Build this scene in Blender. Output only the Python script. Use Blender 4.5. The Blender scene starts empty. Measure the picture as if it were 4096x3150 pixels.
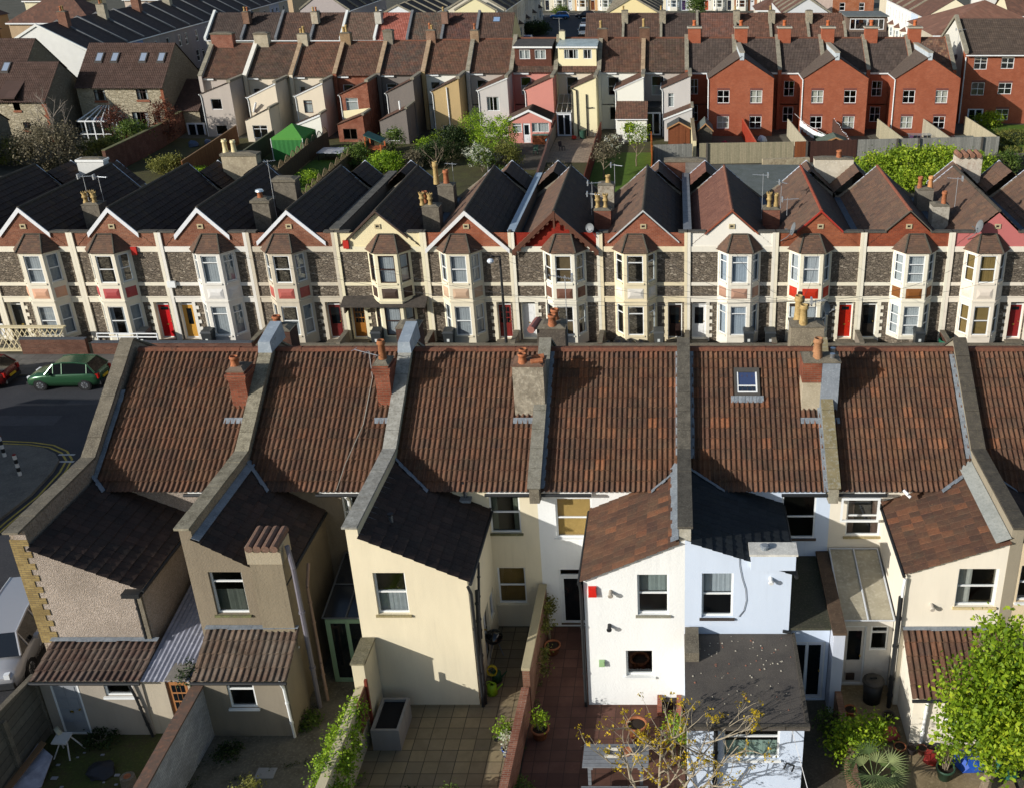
import bpy, bmesh, math, random
from mathutils import Vector, Matrix
from mathutils.geometry import tessellate_polygon

# ---------------------------------------------------------------- camera, sky, sun
SC = bpy.context.scene
CF, CPX, CPY, CTH, CH = 4180.0, 2700.0, 1575.0, math.radians(25.5), 22.9
cam_d = bpy.data.cameras.new('camera'); cam = bpy.data.objects.new('camera', cam_d)
SC.collection.objects.link(cam); SC.camera = cam
cam.location = (0, 0, CH); cam.rotation_euler = (math.radians(90) - CTH, 0, 0)
cam_d.sensor_width = 36; cam_d.lens = 36 * CF / 4096; cam_d.shift_x = -(CPX - 2048) / 4096
cam_d.clip_start = 0.5; cam_d.clip_end = 2000
SUN = Vector((-1.0, -0.75, 0.5)).normalized()
W = bpy.data.worlds.new('World'); SC.world = W; W.use_nodes = True
wn = W.node_tree.nodes; wl = W.node_tree.links
sky = wn.new('ShaderNodeTexSky'); sky.sky_type = 'NISHITA'; sky.sun_disc = False
sky.sun_elevation = math.asin(SUN.z); sky.sun_rotation = math.atan2(SUN.x, SUN.y)
wl.new(sky.outputs[0], wn['Background'].inputs[0]); wn['Background'].inputs[1].default_value = 0.1
sl = bpy.data.lights.new('sun', 'SUN'); sl.energy = 4.5; sl.angle = math.radians(0.5); sl.color = (1, 0.96, 0.90)
sun = bpy.data.objects.new('sun', sl); SC.collection.objects.link(sun)
sun.rotation_euler = SUN.to_track_quat('Z', 'Y').to_euler(); sun.location = (-40, -40, 60)
SC.view_settings.view_transform = 'Standard'; SC.view_settings.look = 'None'
SC.view_settings.exposure = 0.32; SC.view_settings.gamma = 1
SC.render.engine = 'CYCLES'
SC.cycles.max_bounces = 6; SC.cycles.diffuse_bounces = 3; SC.cycles.glossy_bounces = 2
SC.cycles.transparent_max_bounces = 12; SC.cycles.transmission_bounces = 2

# ---------------------------------------------------------------- photo point -> place
_c, _s = math.cos(CTH), math.sin(CTH)
def _ray(u, v):
    a = (u - CPX) / CF; b = -(v - CPY) / CF
    return Vector((a, _c + b * _s, -_s + b * _c))
def atY(u, v, y):
    r = _ray(u, v); t = y / r.y; return Vector((r.x * t, y, CH + r.z * t))
def atZ(u, v, z=0.0):
    r = _ray(u, v); t = (z - CH) / r.z; return Vector((r.x * t, r.y * t, z))
def rectY(u0, v0, u1, v1, y):
    p = atY(u0, v0, y); q = atY(u1, v1, y); return min(p.x, q.x), min(p.z, q.z), max(p.x, q.x), max(p.z, q.z)

# ---------------------------------------------------------------- materials
_M = {}
def lin(c):
    if isinstance(c, str):
        c = [int(c[i:i + 2], 16) / 255 for i in (0, 2, 4)]
        c = [x / 12.92 if x <= .04045 else ((x + .055) / 1.055) ** 2.4 for x in c]
    return (c[0], c[1], c[2], 1.0)
def mul(c, k): c = lin(c); return (min(1, c[0] * k), min(1, c[1] * k), min(1, c[2] * k), 1)
class NT:
    def __init__(s, name):
        s.m = bpy.data.materials.new(name); s.m.use_nodes = True
        s.n = s.m.node_tree.nodes; s.l = s.m.node_tree.links; s.b = s.n['Principled BSDF']
    def nd(s, t, **k):
        n = s.n.new('ShaderNode' + t)
        for a, v in k.items():
            if a.startswith('i_'):
                n.inputs[int(a[2:]) if a[2:].isdigit() else a[2:].replace('_', ' ')].default_value = v
            else: setattr(n, a, v)
        return n
    def ln(s, a, b): s.l.new(a, b)
    def math(s, op, a, b=None):
        n = s.nd('Math', operation=op)
        for i, x in enumerate((a, b)):
            if x is None: continue
            if isinstance(x, (int, float)): n.inputs[i].default_value = x
            else: s.ln(x, n.inputs[i])
        return n.outputs[0]
    def ramp(s, f, cols, interp='LINEAR'):
        r = s.nd('ValToRGB'); r.color_ramp.interpolation = interp; e = r.color_ramp.elements
        while len(e) < len(cols): e.new(0.5)
        for x, (p, c) in zip(e, cols): x.position = p; x.color = lin(c)
        s.ln(f, r.inputs[0]); return r.outputs[0]
    def mix(s, f, a, b, blend='MIX'):
        n = s.nd('Mix', data_type='RGBA', blend_type=blend)
        for i, x in ((0, f), (6, a), (7, b)):
            if isinstance(x, (int, float)): n.inputs[i].default_value = x
            elif isinstance(x, (tuple, list, str)): n.inputs[i].default_value = lin(x)
            else: s.ln(x, n.inputs[i])
        return n.outputs[2]
    def noise(s, co, scale, detail=4, rough=.6):
        n = s.nd('TexNoise'); n.inputs['Scale'].default_value = scale; n.inputs['Detail'].default_value = detail
        n.inputs['Roughness'].default_value = rough
        if co is not None: s.ln(co, n.inputs[0])
        return n.outputs[0]
    def bump(s, h, d=.02, st=1.0):
        b = s.nd('Bump'); b.inputs['Distance'].default_value = d; b.inputs['Strength'].default_value = st
        s.ln(h, b.inputs['Height']); s.ln(b.outputs[0], s.b.inputs['Normal'])
    def out(s, col, rough=.8, spec=.3, metal=0.0):
        if isinstance(col, (tuple, str)): s.b.inputs['Base Color'].default_value = lin(col)
        else: s.ln(col, s.b.inputs['Base Color'])
        s.b.inputs['Roughness'].default_value = rough; s.b.inputs['Specular IOR Level'].default_value = spec
        s.b.inputs['Metallic'].default_value = metal; return s.m
    def uv(s): return s.nd('UVMap').outputs[0]
    def obj(s):
        g = s.nd('NewGeometry'); return g.outputs['Position']
def cached(f):
    def g(*a, **k):
        key = (f.__name__, str(a), str(sorted(k.items())))
        if key not in _M: _M[key] = f(*a, **k)
        return _M[key]
    return g
@cached
def stucco(col, bump=.012, scale=9, dirt=.25, grain=40):
    """rendered, painted wall: fine grain, broad tone drift, faint vertical weathering"""
    t = NT('painted_render'); p = t.obj()
    mp = t.nd('Mapping'); mp.inputs['Scale'].default_value = (1.3, 1.3, .35); t.ln(p, mp.inputs[0])
    n1 = t.noise(mp.outputs[0], 1.1, 5, .65); n2 = t.noise(p, grain, 3, .7)
    c = t.mix(t.ramp(n1, [(.35, (1, 1, 1)), (.75, (0, 0, 0))]), lin(col), mul(col, 1 - dirt))
    c = t.mix(t.ramp(n2, [(.3, (0, 0, 0)), (.7, (1, 1, 1))]), c, mul(col, 1 - dirt * .5))
    mq = t.nd('Mapping'); mq.inputs['Scale'].default_value = (5, 5, .22); t.ln(p, mq.inputs[0]); n3 = t.noise(mq.outputs[0], 1.0, 4, .7); n4 = t.noise(p, .7, 3, .5)
    c = t.mix(t.math('MULTIPLY', t.ramp(n3, [(.52, (0, 0, 0)), (.72, (1, 1, 1))]), t.ramp(n4, [(.4, (0, 0, 0)), (.62, (.75, .75, .75))])), c, mul(mul(col, 1 - dirt * 1.1)[:3], .97))
    t.bump(n2, bump, .8); return t.out(c, .88, .2)
@cached
def pebble(c1, c2, c3='8a8074', grain=22):
    """pebbledash: speckled stones in cement"""
    t = NT('pebbledash'); p = t.obj()
    v = t.nd('TexVoronoi'); v.inputs['Scale'].default_value = grain; t.ln(p, v.inputs[0])
    sx = t.nd('SeparateColor'); t.ln(v.outputs['Color'], sx.inputs[0])
    c = t.ramp(sx.outputs[0], [(0, c1), (.5, c2), (1, c3)])
    n1 = t.noise(p, .8, 5); c = t.mix(t.ramp(n1, [(.4, (0, 0, 0)), (.75, (.55, .55, .55))]), c, mul(c1, .6))
    t.bump(v.outputs['Distance'], .02, .9); return t.out(c, .95, .1)
@cached
def brick(c1, c2, mortar='8c8276', w=.225, h=.075, mix=.5, var=.35):
    t = NT('brickwork'); u = t.uv()
    b = t.nd('TexBrick'); b.inputs['Scale'].default_value = 1; b.inputs['Brick Width'].default_value = w
    b.inputs['Row Height'].default_value = h; b.inputs['Mortar Size'].default_value = .007
    b.inputs['Mortar Smooth'].default_value = .3; b.inputs['Bias'].default_value = 0
    b.inputs[1].default_value = lin(c1); b.inputs[2].default_value = lin(c2); b.inputs[3].default_value = lin(mortar)
    t.ln(u, b.inputs[0])
    n = t.noise(t.obj(), 1.3, 5, .65)
    c = t.mix(t.ramp(n, [(.35, (0, 0, 0)), (.8, (1, 1, 1))]), b.outputs[0], mul(c2, 1 - var))
    t.bump(t.math('SUBTRACT', 1.0, b.outputs[1]), .01, .7); return t.out(c, .9, .15)
@cached
def rubble(c1='4b453e', c2='6e665a', c3='8d8474', mortar='3c3833', scale=3.4):
    """coursed rubble stone: irregular stones with dark joints"""
    t = NT('rubble_stone'); p = t.obj(); mp = t.nd('Mapping'); mp.inputs['Scale'].default_value = (1, 1, 2.1); t.ln(p, mp.inputs[0])
    nz = t.nd('TexNoise'); nz.inputs['Scale'].default_value = 3; t.ln(mp.outputs[0], nz.inputs[0])
    q = t.nd('Vector' + 'Math', operation='MULTIPLY_ADD'); t.ln(nz.outputs[1], q.inputs[0]); q.inputs[1].default_value = (.35, .35, .35); t.ln(mp.outputs[0], q.inputs[2])
    v = t.nd('TexVoronoi'); v.inputs['Scale'].default_value = scale; t.ln(q.outputs[0], v.inputs[0])
    e = t.nd('TexVoronoi', feature='DISTANCE_TO_EDGE'); e.inputs['Scale'].default_value = scale; t.ln(q.outputs[0], e.inputs[0])
    sx = t.nd('SeparateColor'); t.ln(v.outputs['Color'], sx.inputs[0])
    c = t.ramp(sx.outputs[0], [(0, c1), (.45, c2), (.8, c1), (1, c3)])
    n = t.noise(p, 25, 3); c = t.mix(t.ramp(n, [(.3, (0, 0, 0)), (.7, (.6, .6, .6))]), c, mul(c1, .55))
    ed = t.ramp(e.outputs[0], [(0, (0, 0, 0)), (.09, (1, 1, 1))]); c = t.mix(ed, mortar, c)
    t.bump(ed, .03, .9); return t.out(c, .92, .15)
@cached
def tiles(cols, moss=.25, seed=0, mosscol='5a5648', spot='b9663a'):
    """clay or concrete tiles; every tile its own tone (UV cell = one tile), blotches of lichen"""
    t = NT('roof_tiles'); u = t.uv(); sx = t.nd('SeparateXYZ'); t.ln(u, sx.inputs[0])
    cb = t.nd('CombineXYZ'); t.ln(t.math('FLOOR', sx.outputs[0]), cb.inputs[0]); t.ln(t.math('FLOOR', sx.outputs[1]), cb.inputs[1]); cb.inputs[2].default_value = seed
    w = t.nd('TexWhiteNoise', noise_dimensions='3D'); t.ln(cb.outputs[0], w.inputs[0])
    n = len(cols); c = t.ramp(w.outputs[0], [(i / max(1, n - 1), x) for i, x in enumerate(cols)])
    p = t.obj(); nn = t.noise(p, 2.2, 6, .7)
    c = t.mix(t.ramp(nn, [(.42, (0, 0, 0)), (.72, (moss * 2,) * 3)]), c, mosscol)
    n2 = t.noise(p, 14, 4, .7); c = t.mix(t.ramp(n2, [(.35, (.55, .55, .55)), (.62, (0, 0, 0))]), c, mul(cols[0], .6))
    if spot: 
        n3 = t.noise(p, 30, 2, .5); c = t.mix(t.ramp(n3, [(.66, (0, 0, 0)), (.76, (.7, .7, .7))]), c, spot); n5 = t.noise(p, .9, 5, .75); c = t.mix(t.ramp(n5, [(.45, (0, 0, 0)), (.7, (.2, .2, .2))]), c, mul(spot, .75))
    t.bump(n2, .008, .6); return t.out(c, .85, .25)
@cached
def plain(col, rough=.6, spec=.35, metal=0., var=.12, scale=6, bump=0.):
    t = NT('surface'); p = t.obj(); n = t.noise(p, scale, 4, .6)
    c = t.mix(t.ramp(n, [(.3, (0, 0, 0)), (.75, (1, 1, 1))]), lin(col), mul(col, 1 - var))
    if bump: t.bump(n, bump, .8)
    return t.out(c, rough, spec, metal)
@cached
def mottled(c1, c2, c3, s1=2., s2=18., rough=.9, bump=.01, spec=.15):
    """weathered concrete, asphalt, earth, lead: two scales of blotches"""
    t = NT('weathered'); p = t.obj(); n1 = t.noise(p, s1, 6, .65); n2 = t.noise(p, s2, 4, .7)
    c = t.mix(t.ramp(n1, [(.35, (0, 0, 0)), (.68, (1, 1, 1))]), c1, c2)
    c = t.mix(t.ramp(n2, [(.5, (0, 0, 0)), (.75, (1, 1, 1))]), c, c3)
    t.bump(n2, bump, .8); return t.out(c, rough, spec)
@cached
def glass(tint='e0e4e4', base=.07):
    t = NT('window_glass'); t.n.remove(t.b)
    g = t.nd('BsdfGlossy'); g.inputs['Roughness'].default_value = .03; g.inputs[0].default_value = (.9, .95, 1, 1)
    tr = t.nd('BsdfTransparent'); tr.inputs[0].default_value = lin(tint)
    f = t.nd('LayerWeight'); f.inputs[0].default_value = .5; fp = t.math('POWER', f.outputs[1], 5.0); m = t.nd('MixShader')
    t.ln(t.math('ADD', t.math('MULTIPLY', fp, .85), base), m.inputs[0]); t.ln(tr.outputs[0], m.inputs[1]); t.ln(g.outputs[0], m.inputs[2])
    t.ln(m.outputs[0], t.n['Material Output'].inputs[0]); return t.m
@cached
def slabs(c1, c2, joint, w=.6, h=.6, off=0., size=.012):
    t = NT('paving_slabs'); u = t.uv(); b = t.nd('TexBrick', offset=off); b.inputs['Scale'].default_value = 1
    b.inputs['Brick Width'].default_value = w; b.inputs['Row Height'].default_value = h; b.inputs['Mortar Size'].default_value = size
    b.inputs[1].default_value = lin(c1); b.inputs[2].default_value = lin(c2); b.inputs[3].default_value = lin(joint); t.ln(u, b.inputs[0])
    n = t.noise(t.obj(), 1.6, 6, .7); c = t.mix(t.ramp(n, [(.4, (0, 0, 0)), (.75, (.8, .8, .8))]), b.outputs[0], mul(c1, .55))
    t.bump(t.math('SUBTRACT', 1.0, b.outputs[1]), .01, .6); return t.out(c, .9, .15)
@cached
def timber(c1, c2, scale=9., horiz=False, w=.12):
    t = NT('timber_boards'); u = t.uv(); sx = t.nd('SeparateXYZ'); t.ln(u, sx.inputs[0])
    f = t.math('DIVIDE', sx.outputs[1 if horiz else 0], w); wn_ = t.nd('TexWhiteNoise', noise_dimensions='1D'); t.ln(t.math('FLOOR', f), wn_.inputs[1])
    c = t.mix(wn_.outputs[0], c1, c2); n = t.noise(t.obj(), 7, 5, .7)
    c = t.mix(t.ramp(n, [(.4, (0, 0, 0)), (.8, (.8, .8, .8))]), c, mul(c1, .5))
    fr = t.math('FRACT', f); g = t.ramp(fr, [(0, (0, 0, 0)), (.06, (1, 1, 1)), (.94, (1, 1, 1)), (1, (0, 0, 0))])
    c = t.mix(g, mul(c1, .25), c); t.bump(g, .01, .8); return t.out(c, .85, .2)
@cached
def leafm(c1, c2, c3, trans=.35):
    t = NT('leaves'); oi = t.nd('ObjectInfo'); p = t.obj()
    a = t.nd('Attribute'); a.attribute_name = 'tone'
    c = t.ramp(a.outputs['Fac'], [(0, c1), (.5, c2), (1, c3)])
    t.out(c, .6, .3); tl = t.nd('BsdfTranslucent'); t.ln(c, tl.inputs[0]); m = t.nd('MixShader'); m.inputs[0].default_value = trans
    t.ln(t.b.outputs[0], m.inputs[1]); t.ln(tl.outputs[0], m.inputs[2]); t.ln(m.outputs[0], t.n['Material Output'].inputs[0]); return t.m
WHITE = lambda: plain('d9dbd9', .35, .4, var=.06)
CREAMW = lambda: stucco('d8d0b8', dirt=.12)
LEAD = lambda: mottled('7d848a', '60676e', '969c9f', 3, 20, .55, .004, .4)
CONC = lambda: mottled('6f685a', '544e44', '8a8474', 2.5, 22)
IRON = lambda: plain('202224', .5, .4)

# ---------------------------------------------------------------- mesh building
class Fr:
    """a wall frame: origin, r along the wall, n outwards, z up"""
    def __init__(s, o, r=(1, 0, 0)): s.o = Vector(o); s.r = Vector(r).normalized(); s.n = s.r.cross(Vector((0, 0, 1)))
    def p(s, a, b, c=0.): return s.o + s.r * a + Vector((0, 0, b)) + s.n * c
class MB:
    def __init__(s, o=(0, 0, 0)): s.o = Vector(o); s.v = []; s.f = []; s.m = []; s.mats = []; s.uvs = []; s.tone = None
    def mi(s, m):
        if m not in s.mats: s.mats.append(m)
        return s.mats.index(m)
    def face(s, pts, m, uv=None):
        n = len(s.v); s.v += [Vector(p) - s.o for p in pts]; s.f.append(tuple(range(n, n + len(pts)))); s.m.append(s.mi(m)); s.uvs.append(uv)
    def hexa(s, p, m):
        """p: 8 points, bottom ring 0-3, top ring 4-7"""
        n = len(s.v); s.v += [Vector(q) - s.o for q in p]; k = s.mi(m)
        for f in ((3, 2, 1, 0), (4, 5, 6, 7), (0, 1, 5, 4), (1, 2, 6, 5), (2, 3, 7, 6), (3, 0, 4, 7)):
            s.f.append(tuple(n + i for i in f)); s.m.append(k); s.uvs.append(None)
    def box(s, x0, y0, z0, x1, y1, z1, m):
        s.hexa([(x0, y0, z0), (x1, y0, z0), (x1, y1, z0), (x0, y1, z0), (x0, y0, z1), (x1, y0, z1), (x1, y1, z1), (x0, y1, z1)], m)
    def fb(s, F, a0, b0, c0, a1, b1, c1, m):
        s.hexa([F.p(a0, b0, c0), F.p(a0, b0, c1), F.p(a1, b0, c1), F.p(a1, b0, c0), F.p(a0, b1, c0), F.p(a0, b1, c1), F.p(a1, b1, c1), F.p(a1, b1, c0)], m)
    def prism(s, pts, vec, m):
        pts = [Vector(p) for p in pts]; vec = Vector(vec); n = len(s.v); k = len(pts); mi = s.mi(m)
        s.v += [p - s.o for p in pts] + [p + vec - s.o for p in pts]
        s.f.append(tuple(range(n, n + k))); s.f.append(tuple(range(n + 2 * k - 1, n + k - 1, -1)))
        for i in range(k): j = (i + 1) % k; s.f.append((n + i, n + k + i, n + k + j, n + j))
        s.m += [mi] * (k + 2); s.uvs += [None] * (k + 2)
    def tube(s, a, b, r0, r1=None, n=8, m=None, cap=True):
        a = Vector(a); b = Vector(b); r1 = r0 if r1 is None else r1; d = (b - a)
        if d.length < 1e-6: return
        d.normalize(); x = d.orthogonal().normalized(); y = d.cross(x); k = len(s.v); mi = s.mi(m)
        for q, r in ((a, r0), (b, r1)):
            for i in range(n):
                t = 2 * math.pi * i / n; s.v.append(q + x * math.cos(t) * r + y * math.sin(t) * r - s.o)
        for i in range(n): j = (i + 1) % n; s.f.append((k + i, k + j, k + n + j, k + n + i)); s.m.append(mi); s.uvs.append(None)
        if cap:
            s.f.append(tuple(k + n - 1 - i for i in range(n))); s.f.append(tuple(k + n + i for i in range(n))); s.m += [mi] * 2; s.uvs += [None] * 2
    def path(s, pts, r, n=6, m=None):
        for a, b in zip(pts, pts[1:]): s.tube(a, b, r, r, n, m)
    def lathe(s, c, prof, n, m):
        c = Vector(c); k = len(s.v); mi = s.mi(m)
        for r, z in prof:
            for i in range(n): t = 2 * math.pi * i / n; s.v.append(c + Vector((r * math.cos(t), r * math.sin(t), z)) - s.o)
        for q in range(len(prof) - 1):
            for i in range(n):
                j = (i + 1) % n; s.f.append((k + q * n + i, k + q * n + j, k + (q + 1) * n + j, k + (q + 1) * n + i)); s.m.append(mi); s.uvs.append(None)
    def wall(s, F, outline, holes, m, rev=.12, rm=None, c=0.):
        """flat wall face with real openings and their reveals"""
        mi = s.mi(m); loops = [[Vector((a, b, 0)) for a, b in outline]]
        for a0, b0, a1, b1 in holes: loops.append([Vector(q) for q in ((a0, b0, 0), (a0, b1, 0), (a1, b1, 0), (a1, b0, 0))])
        fl = [q for l in loops for q in l]; k = len(s.v); s.v += [F.p(q.x, q.y, c) - s.o for q in fl]
        for t in tessellate_polygon(loops):
            A, B, C = (s.v[k + i] for i in t); nn = (B - A).cross(C - A)
            if nn.length < 1e-9: continue
            t = tuple(k + i for i in (t if nn.dot(F.n) > 0 else reversed(t))); s.f.append(t); s.m.append(mi); s.uvs.append(None)
        for a0, b0, a1, b1 in holes:
            q = [(a0, b0), (a1, b0), (a1, b1), (a0, b1)]
            for i in range(4):
                (x0, y0), (x1, y1) = q[i], q[(i + 1) % 4]
                s.face([F.p(x0, y0, c), F.p(x1, y1, c), F.p(x1, y1, c - rev), F.p(x0, y0, c - rev)], rm or m)
    def build(s, name, parent=None, smooth=False):
        me = bpy.data.meshes.new(name); me.from_pydata([tuple(v) for v in s.v], [], s.f)
        for m in s.mats: me.materials.append(m)
        me.polygons.foreach_set('material_index', s.m)
        uvl = me.uv_layers.new(name='UVMap'); ox = s.o.x * .37; d = uvl.data
        for p, uv in zip(me.polygons, s.uvs):
            n = p.normal; ax, ay, az = abs(n.x), abs(n.y), abs(n.z)
            for q, li in enumerate(p.loop_indices):
                if uv: d[li].uv = uv[q]; continue
                v = me.vertices[me.loops[li].vertex_index].co + s.o
                d[li].uv = (v.x, v.y) if az > .75 else ((v.y, v.z) if ax > ay else (v.x, v.z))
        if smooth:
            if smooth == 2: bm = bmesh.new(); bm.from_mesh(me); bmesh.ops.remove_doubles(bm, verts=bm.verts, dist=.001); bmesh.ops.recalc_face_normals(bm, faces=bm.faces); bm.to_mesh(me); bm.free()
            me.polygons.foreach_set('use_smooth', [True] * len(me.polygons))
        if s.tone:
            at = me.attributes.new('tone', 'FLOAT', 'FACE'); at.data.foreach_set('value', s.tone)
        o = bpy.data.objects.new(name, me); SC.collection.objects.link(o)
        if parent is not None: o.parent = parent
        return o
def tag(o, label=None, cat=None, group=None, kind=None):
    for k, v in (('label', label), ('category', cat), ('group', group), ('kind', kind)):
        if v: o[k] = v
    return o
def thing(name, label, cat, loc=(0, 0, 0), rz=0., group=None):
    o = bpy.data.objects.new(name, None); SC.collection.objects.link(o); o.empty_display_size = .3
    o.location = loc; o.rotation_euler = (0, 0, rz); return tag(o, label, cat, group)
def single(name, mb, label=None, cat=None, group=None, kind=None, smooth=False):
    """a thing that is one mesh: its origin goes to the builder's offset"""
    o = mb.build(name, None, smooth); o.location = mb.o; return tag(o, label, cat, group, kind)

# ---------------------------------------------------------------- tiled slope (real rolls and courses)
def slope(bm_all, o, P0, U, V, Wd, L, mat_i, roll=.17, course=.4, amp=.05, lift=.03, clip=(), per=2, rnd=None, flat=False, tile_w=None):
    """P0 = lower corner, U along the eaves, V up the slope. clip: (point, normal) planes, the side the normal points to is cut away"""
    rnd = rnd or random.Random(int(abs(P0[0] * 13 + P0[1] * 7) * 10)); U = Vector(U).normalized(); V = Vector(V).normalized(); N = U.cross(V).normalized()
    P0 = Vector(P0) - Vector(o); n = max(1, round(Wd / roll)); roll = Wd / n; m = max(1, round(L / course)); course = L / m
    prof = [(0, 0), (.46, -.05), (.55, .7), (.68, 1), (.84, .75), (.93, .05)] if not flat else [(0, 0), (.5, .25), (.93, .1), (.97, -.5)]
    bm = bmesh.new(); uvl = bm.loops.layers.uv.new('UVMap'); xs = []
    for i in range(n):
        for f, h in prof: xs.append(((i + f) * roll, h * amp, i + f))
    xs.append((Wd, 0, n)); rows = []
    for j in range(m):
        jit = {}
        for e in (0, 1):
            row = []
            for k, (x, h, q) in enumerate(xs):
                ti = int(q / per)
                if ti not in jit: jit[ti] = (rnd.uniform(-.012, .012), rnd.uniform(0, .008))
                dv, dn = jit[ti]
                s = j * course + (dv if e == 0 and j else 0) if e == 0 else (j + 1) * course
                row.append(bm.verts.new(P0 + U * x + V * s + N * (h + (lift + dn if e == 0 else 0))))
            rows.append(row)
    off = rnd.randint(0, 500)
    for r in range(len(rows) - 1):
        j = r // 2; top = r % 2
        for k in range(len(xs) - 1):
            f = bm.faces.new((rows[r][k], rows[r][k + 1], rows[r + 1][k + 1], rows[r + 1][k])); f.smooth = not top and not flat; f.material_index = mat_i
            cu = int((xs[k][2] + .01) / per) + off + .5
            for lp in f.loops: lp[uvl].uv = (cu, j + .5 + (off % 37))
    for pt, nn in clip:
        bmesh.ops.bisect_plane(bm, geom=bm.verts[:] + bm.edges[:] + bm.faces[:], plane_co=Vector(pt) - Vector(o), plane_no=Vector(nn), clear_outer=True)
    me = bpy.data.meshes.new('t'); bm.to_mesh(me); bm.free(); bm_all.from_mesh(me); bpy.data.meshes.remove(me)
def roofmesh(name, parent, o, slopes, mats, extra=None):
    bm = bmesh.new(); bm.loops.layers.uv.new('UVMap')
    for sl_ in slopes: slope(bm, o, **sl_)
    me = bpy.data.meshes.new(name); bm.to_mesh(me); bm.free()
    for m in mats: me.materials.append(m)
    ob = bpy.data.objects.new(name, me); SC.collection.objects.link(ob)
    if parent is not None: ob.parent = parent
    return ob

# ---------------------------------------------------------------- windows, doors, chimneys
def bars(mb, F, a0, b0, w, h, hs, vs, m, c0, c1, fw=.06, bw=.045):
    mb.fb(F, a0, b0, c0, a0 + fw, b0 + h, c1, m); mb.fb(F, a0 + w - fw, b0, c0, a0 + w, b0 + h, c1, m)
    mb.fb(F, a0 + fw, b0, c0, a0 + w - fw, b0 + fw, c1, m); mb.fb(F, a0 + fw, b0 + h - fw, c0, a0 + w - fw, b0 + h, c1, m)
    for q in hs: mb.fb(F, a0 + fw, b0 + h * q - bw / 2, c0 + .003, a0 + w - fw, b0 + h * q + bw / 2, c1 - .004, m)
    for q in vs: mb.fb(F, a0 + w * q - bw / 2, b0 + fw, c0 + .005, a0 + w * q + bw / 2, b0 + h - fw, c1 - .007, m)
STY = {'sash': ([.5], []), 'plain': ([], []), 'top': ([.74], []), 'cross': ([.5], [.5]), 'double': ([], [.5]), 'triple': ([], [.33, .66]),
       'three': ([.34, .67], []), 'tcase': ([.72], [.5]), 'side': ([], [.35])}
def curtain(mb, F, a0, b0, a1, b1, c, m, amp=.014, per=.13):
    n = max(4, int((a1 - a0) / per * 2)); pts = [(a0 + (a1 - a0) * min(1, max(0, i + .35 * math.sin(i * 2.3 + a0 * 7))) / n if False else a0 + (a1 - a0) * (i + (.32 * math.sin(i * 2.3 + a0 * 7) if 0 < i < n else 0)) / n, c - amp * (i % 2) * (.6 + .4 * math.sin(i * 1.7 + a0))) for i in range(n + 1)]
    for (x0, c0), (x1, c1) in zip(pts, pts[1:]): mb.face([F.p(x0, b0, c0), F.p(x1, b0, c1), F.p(x1, b1, c1), F.p(x0, b1, c0)], m)
def window(root, F, a0, b0, a1, b1, style='sash', col=None, rev=.12, cur=None, curcol='c4c6c4', sill=None, o=(0, 0, 0), simple=False, far=False, gl=None):
    """frame mesh 'window' > pane, curtain, sill ; opening itself is cut by wall()"""
    m = col or WHITE(); w = a1 - a0; h = b1 - b0; mb = MB(o); hs, vs = STY[style]
    bars(mb, F, a0, b0, w, h, hs, vs, m, -rev, -rev + .06, .055 if not far else .09, .05 if not far else .08)
    wo = mb.build('window', root)
    p = MB(o); c = -rev + .025; p.face([F.p(a0 + .02, b0 + .02, c), F.p(a1 - .02, b0 + .02, c), F.p(a1 - .02, b1 - .02, c), F.p(a0 + .02, b1 - .02, c)], gl or glass()); p.build('pane', wo)
    if cur:
        k = MB(o); cc = -rev - .07; cm = plain(curcol, .9, .1, var=.15)
        if cur == 'net': curtain(k, F, a0, b0, a1, b1, cc, cm)
        elif cur == 'side': curtain(k, F, a0, b0, a0 + w * .24, b1, cc, cm); curtain(k, F, a1 - w * .24, b0, a1, b1, cc, cm)
        elif cur == 'half': curtain(k, F, a0, b0, a1, b0 + h * .5, cc, cm)
        elif cur == 'upper': curtain(k, F, a0, b0 + h * .5, a1, b1, cc, cm)
        elif cur == 'left': curtain(k, F, a0, b0, a0 + w * .4, b1, cc, cm)
        elif cur == 'blind': k.face([F.p(a0, b0, cc), F.p(a1, b0, cc), F.p(a1, b1, cc), F.p(a0, b1, cc)], cm)
        k.build('curtain' if cur != 'blind' else 'blind', wo)
    if sill:
        q = MB(o); q.fb(F, a0 - .06, b0 - .07, -rev + .003, a1 + .06, b0 - .002, .07, sill); q.build('sill', wo)
    return wo
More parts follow.
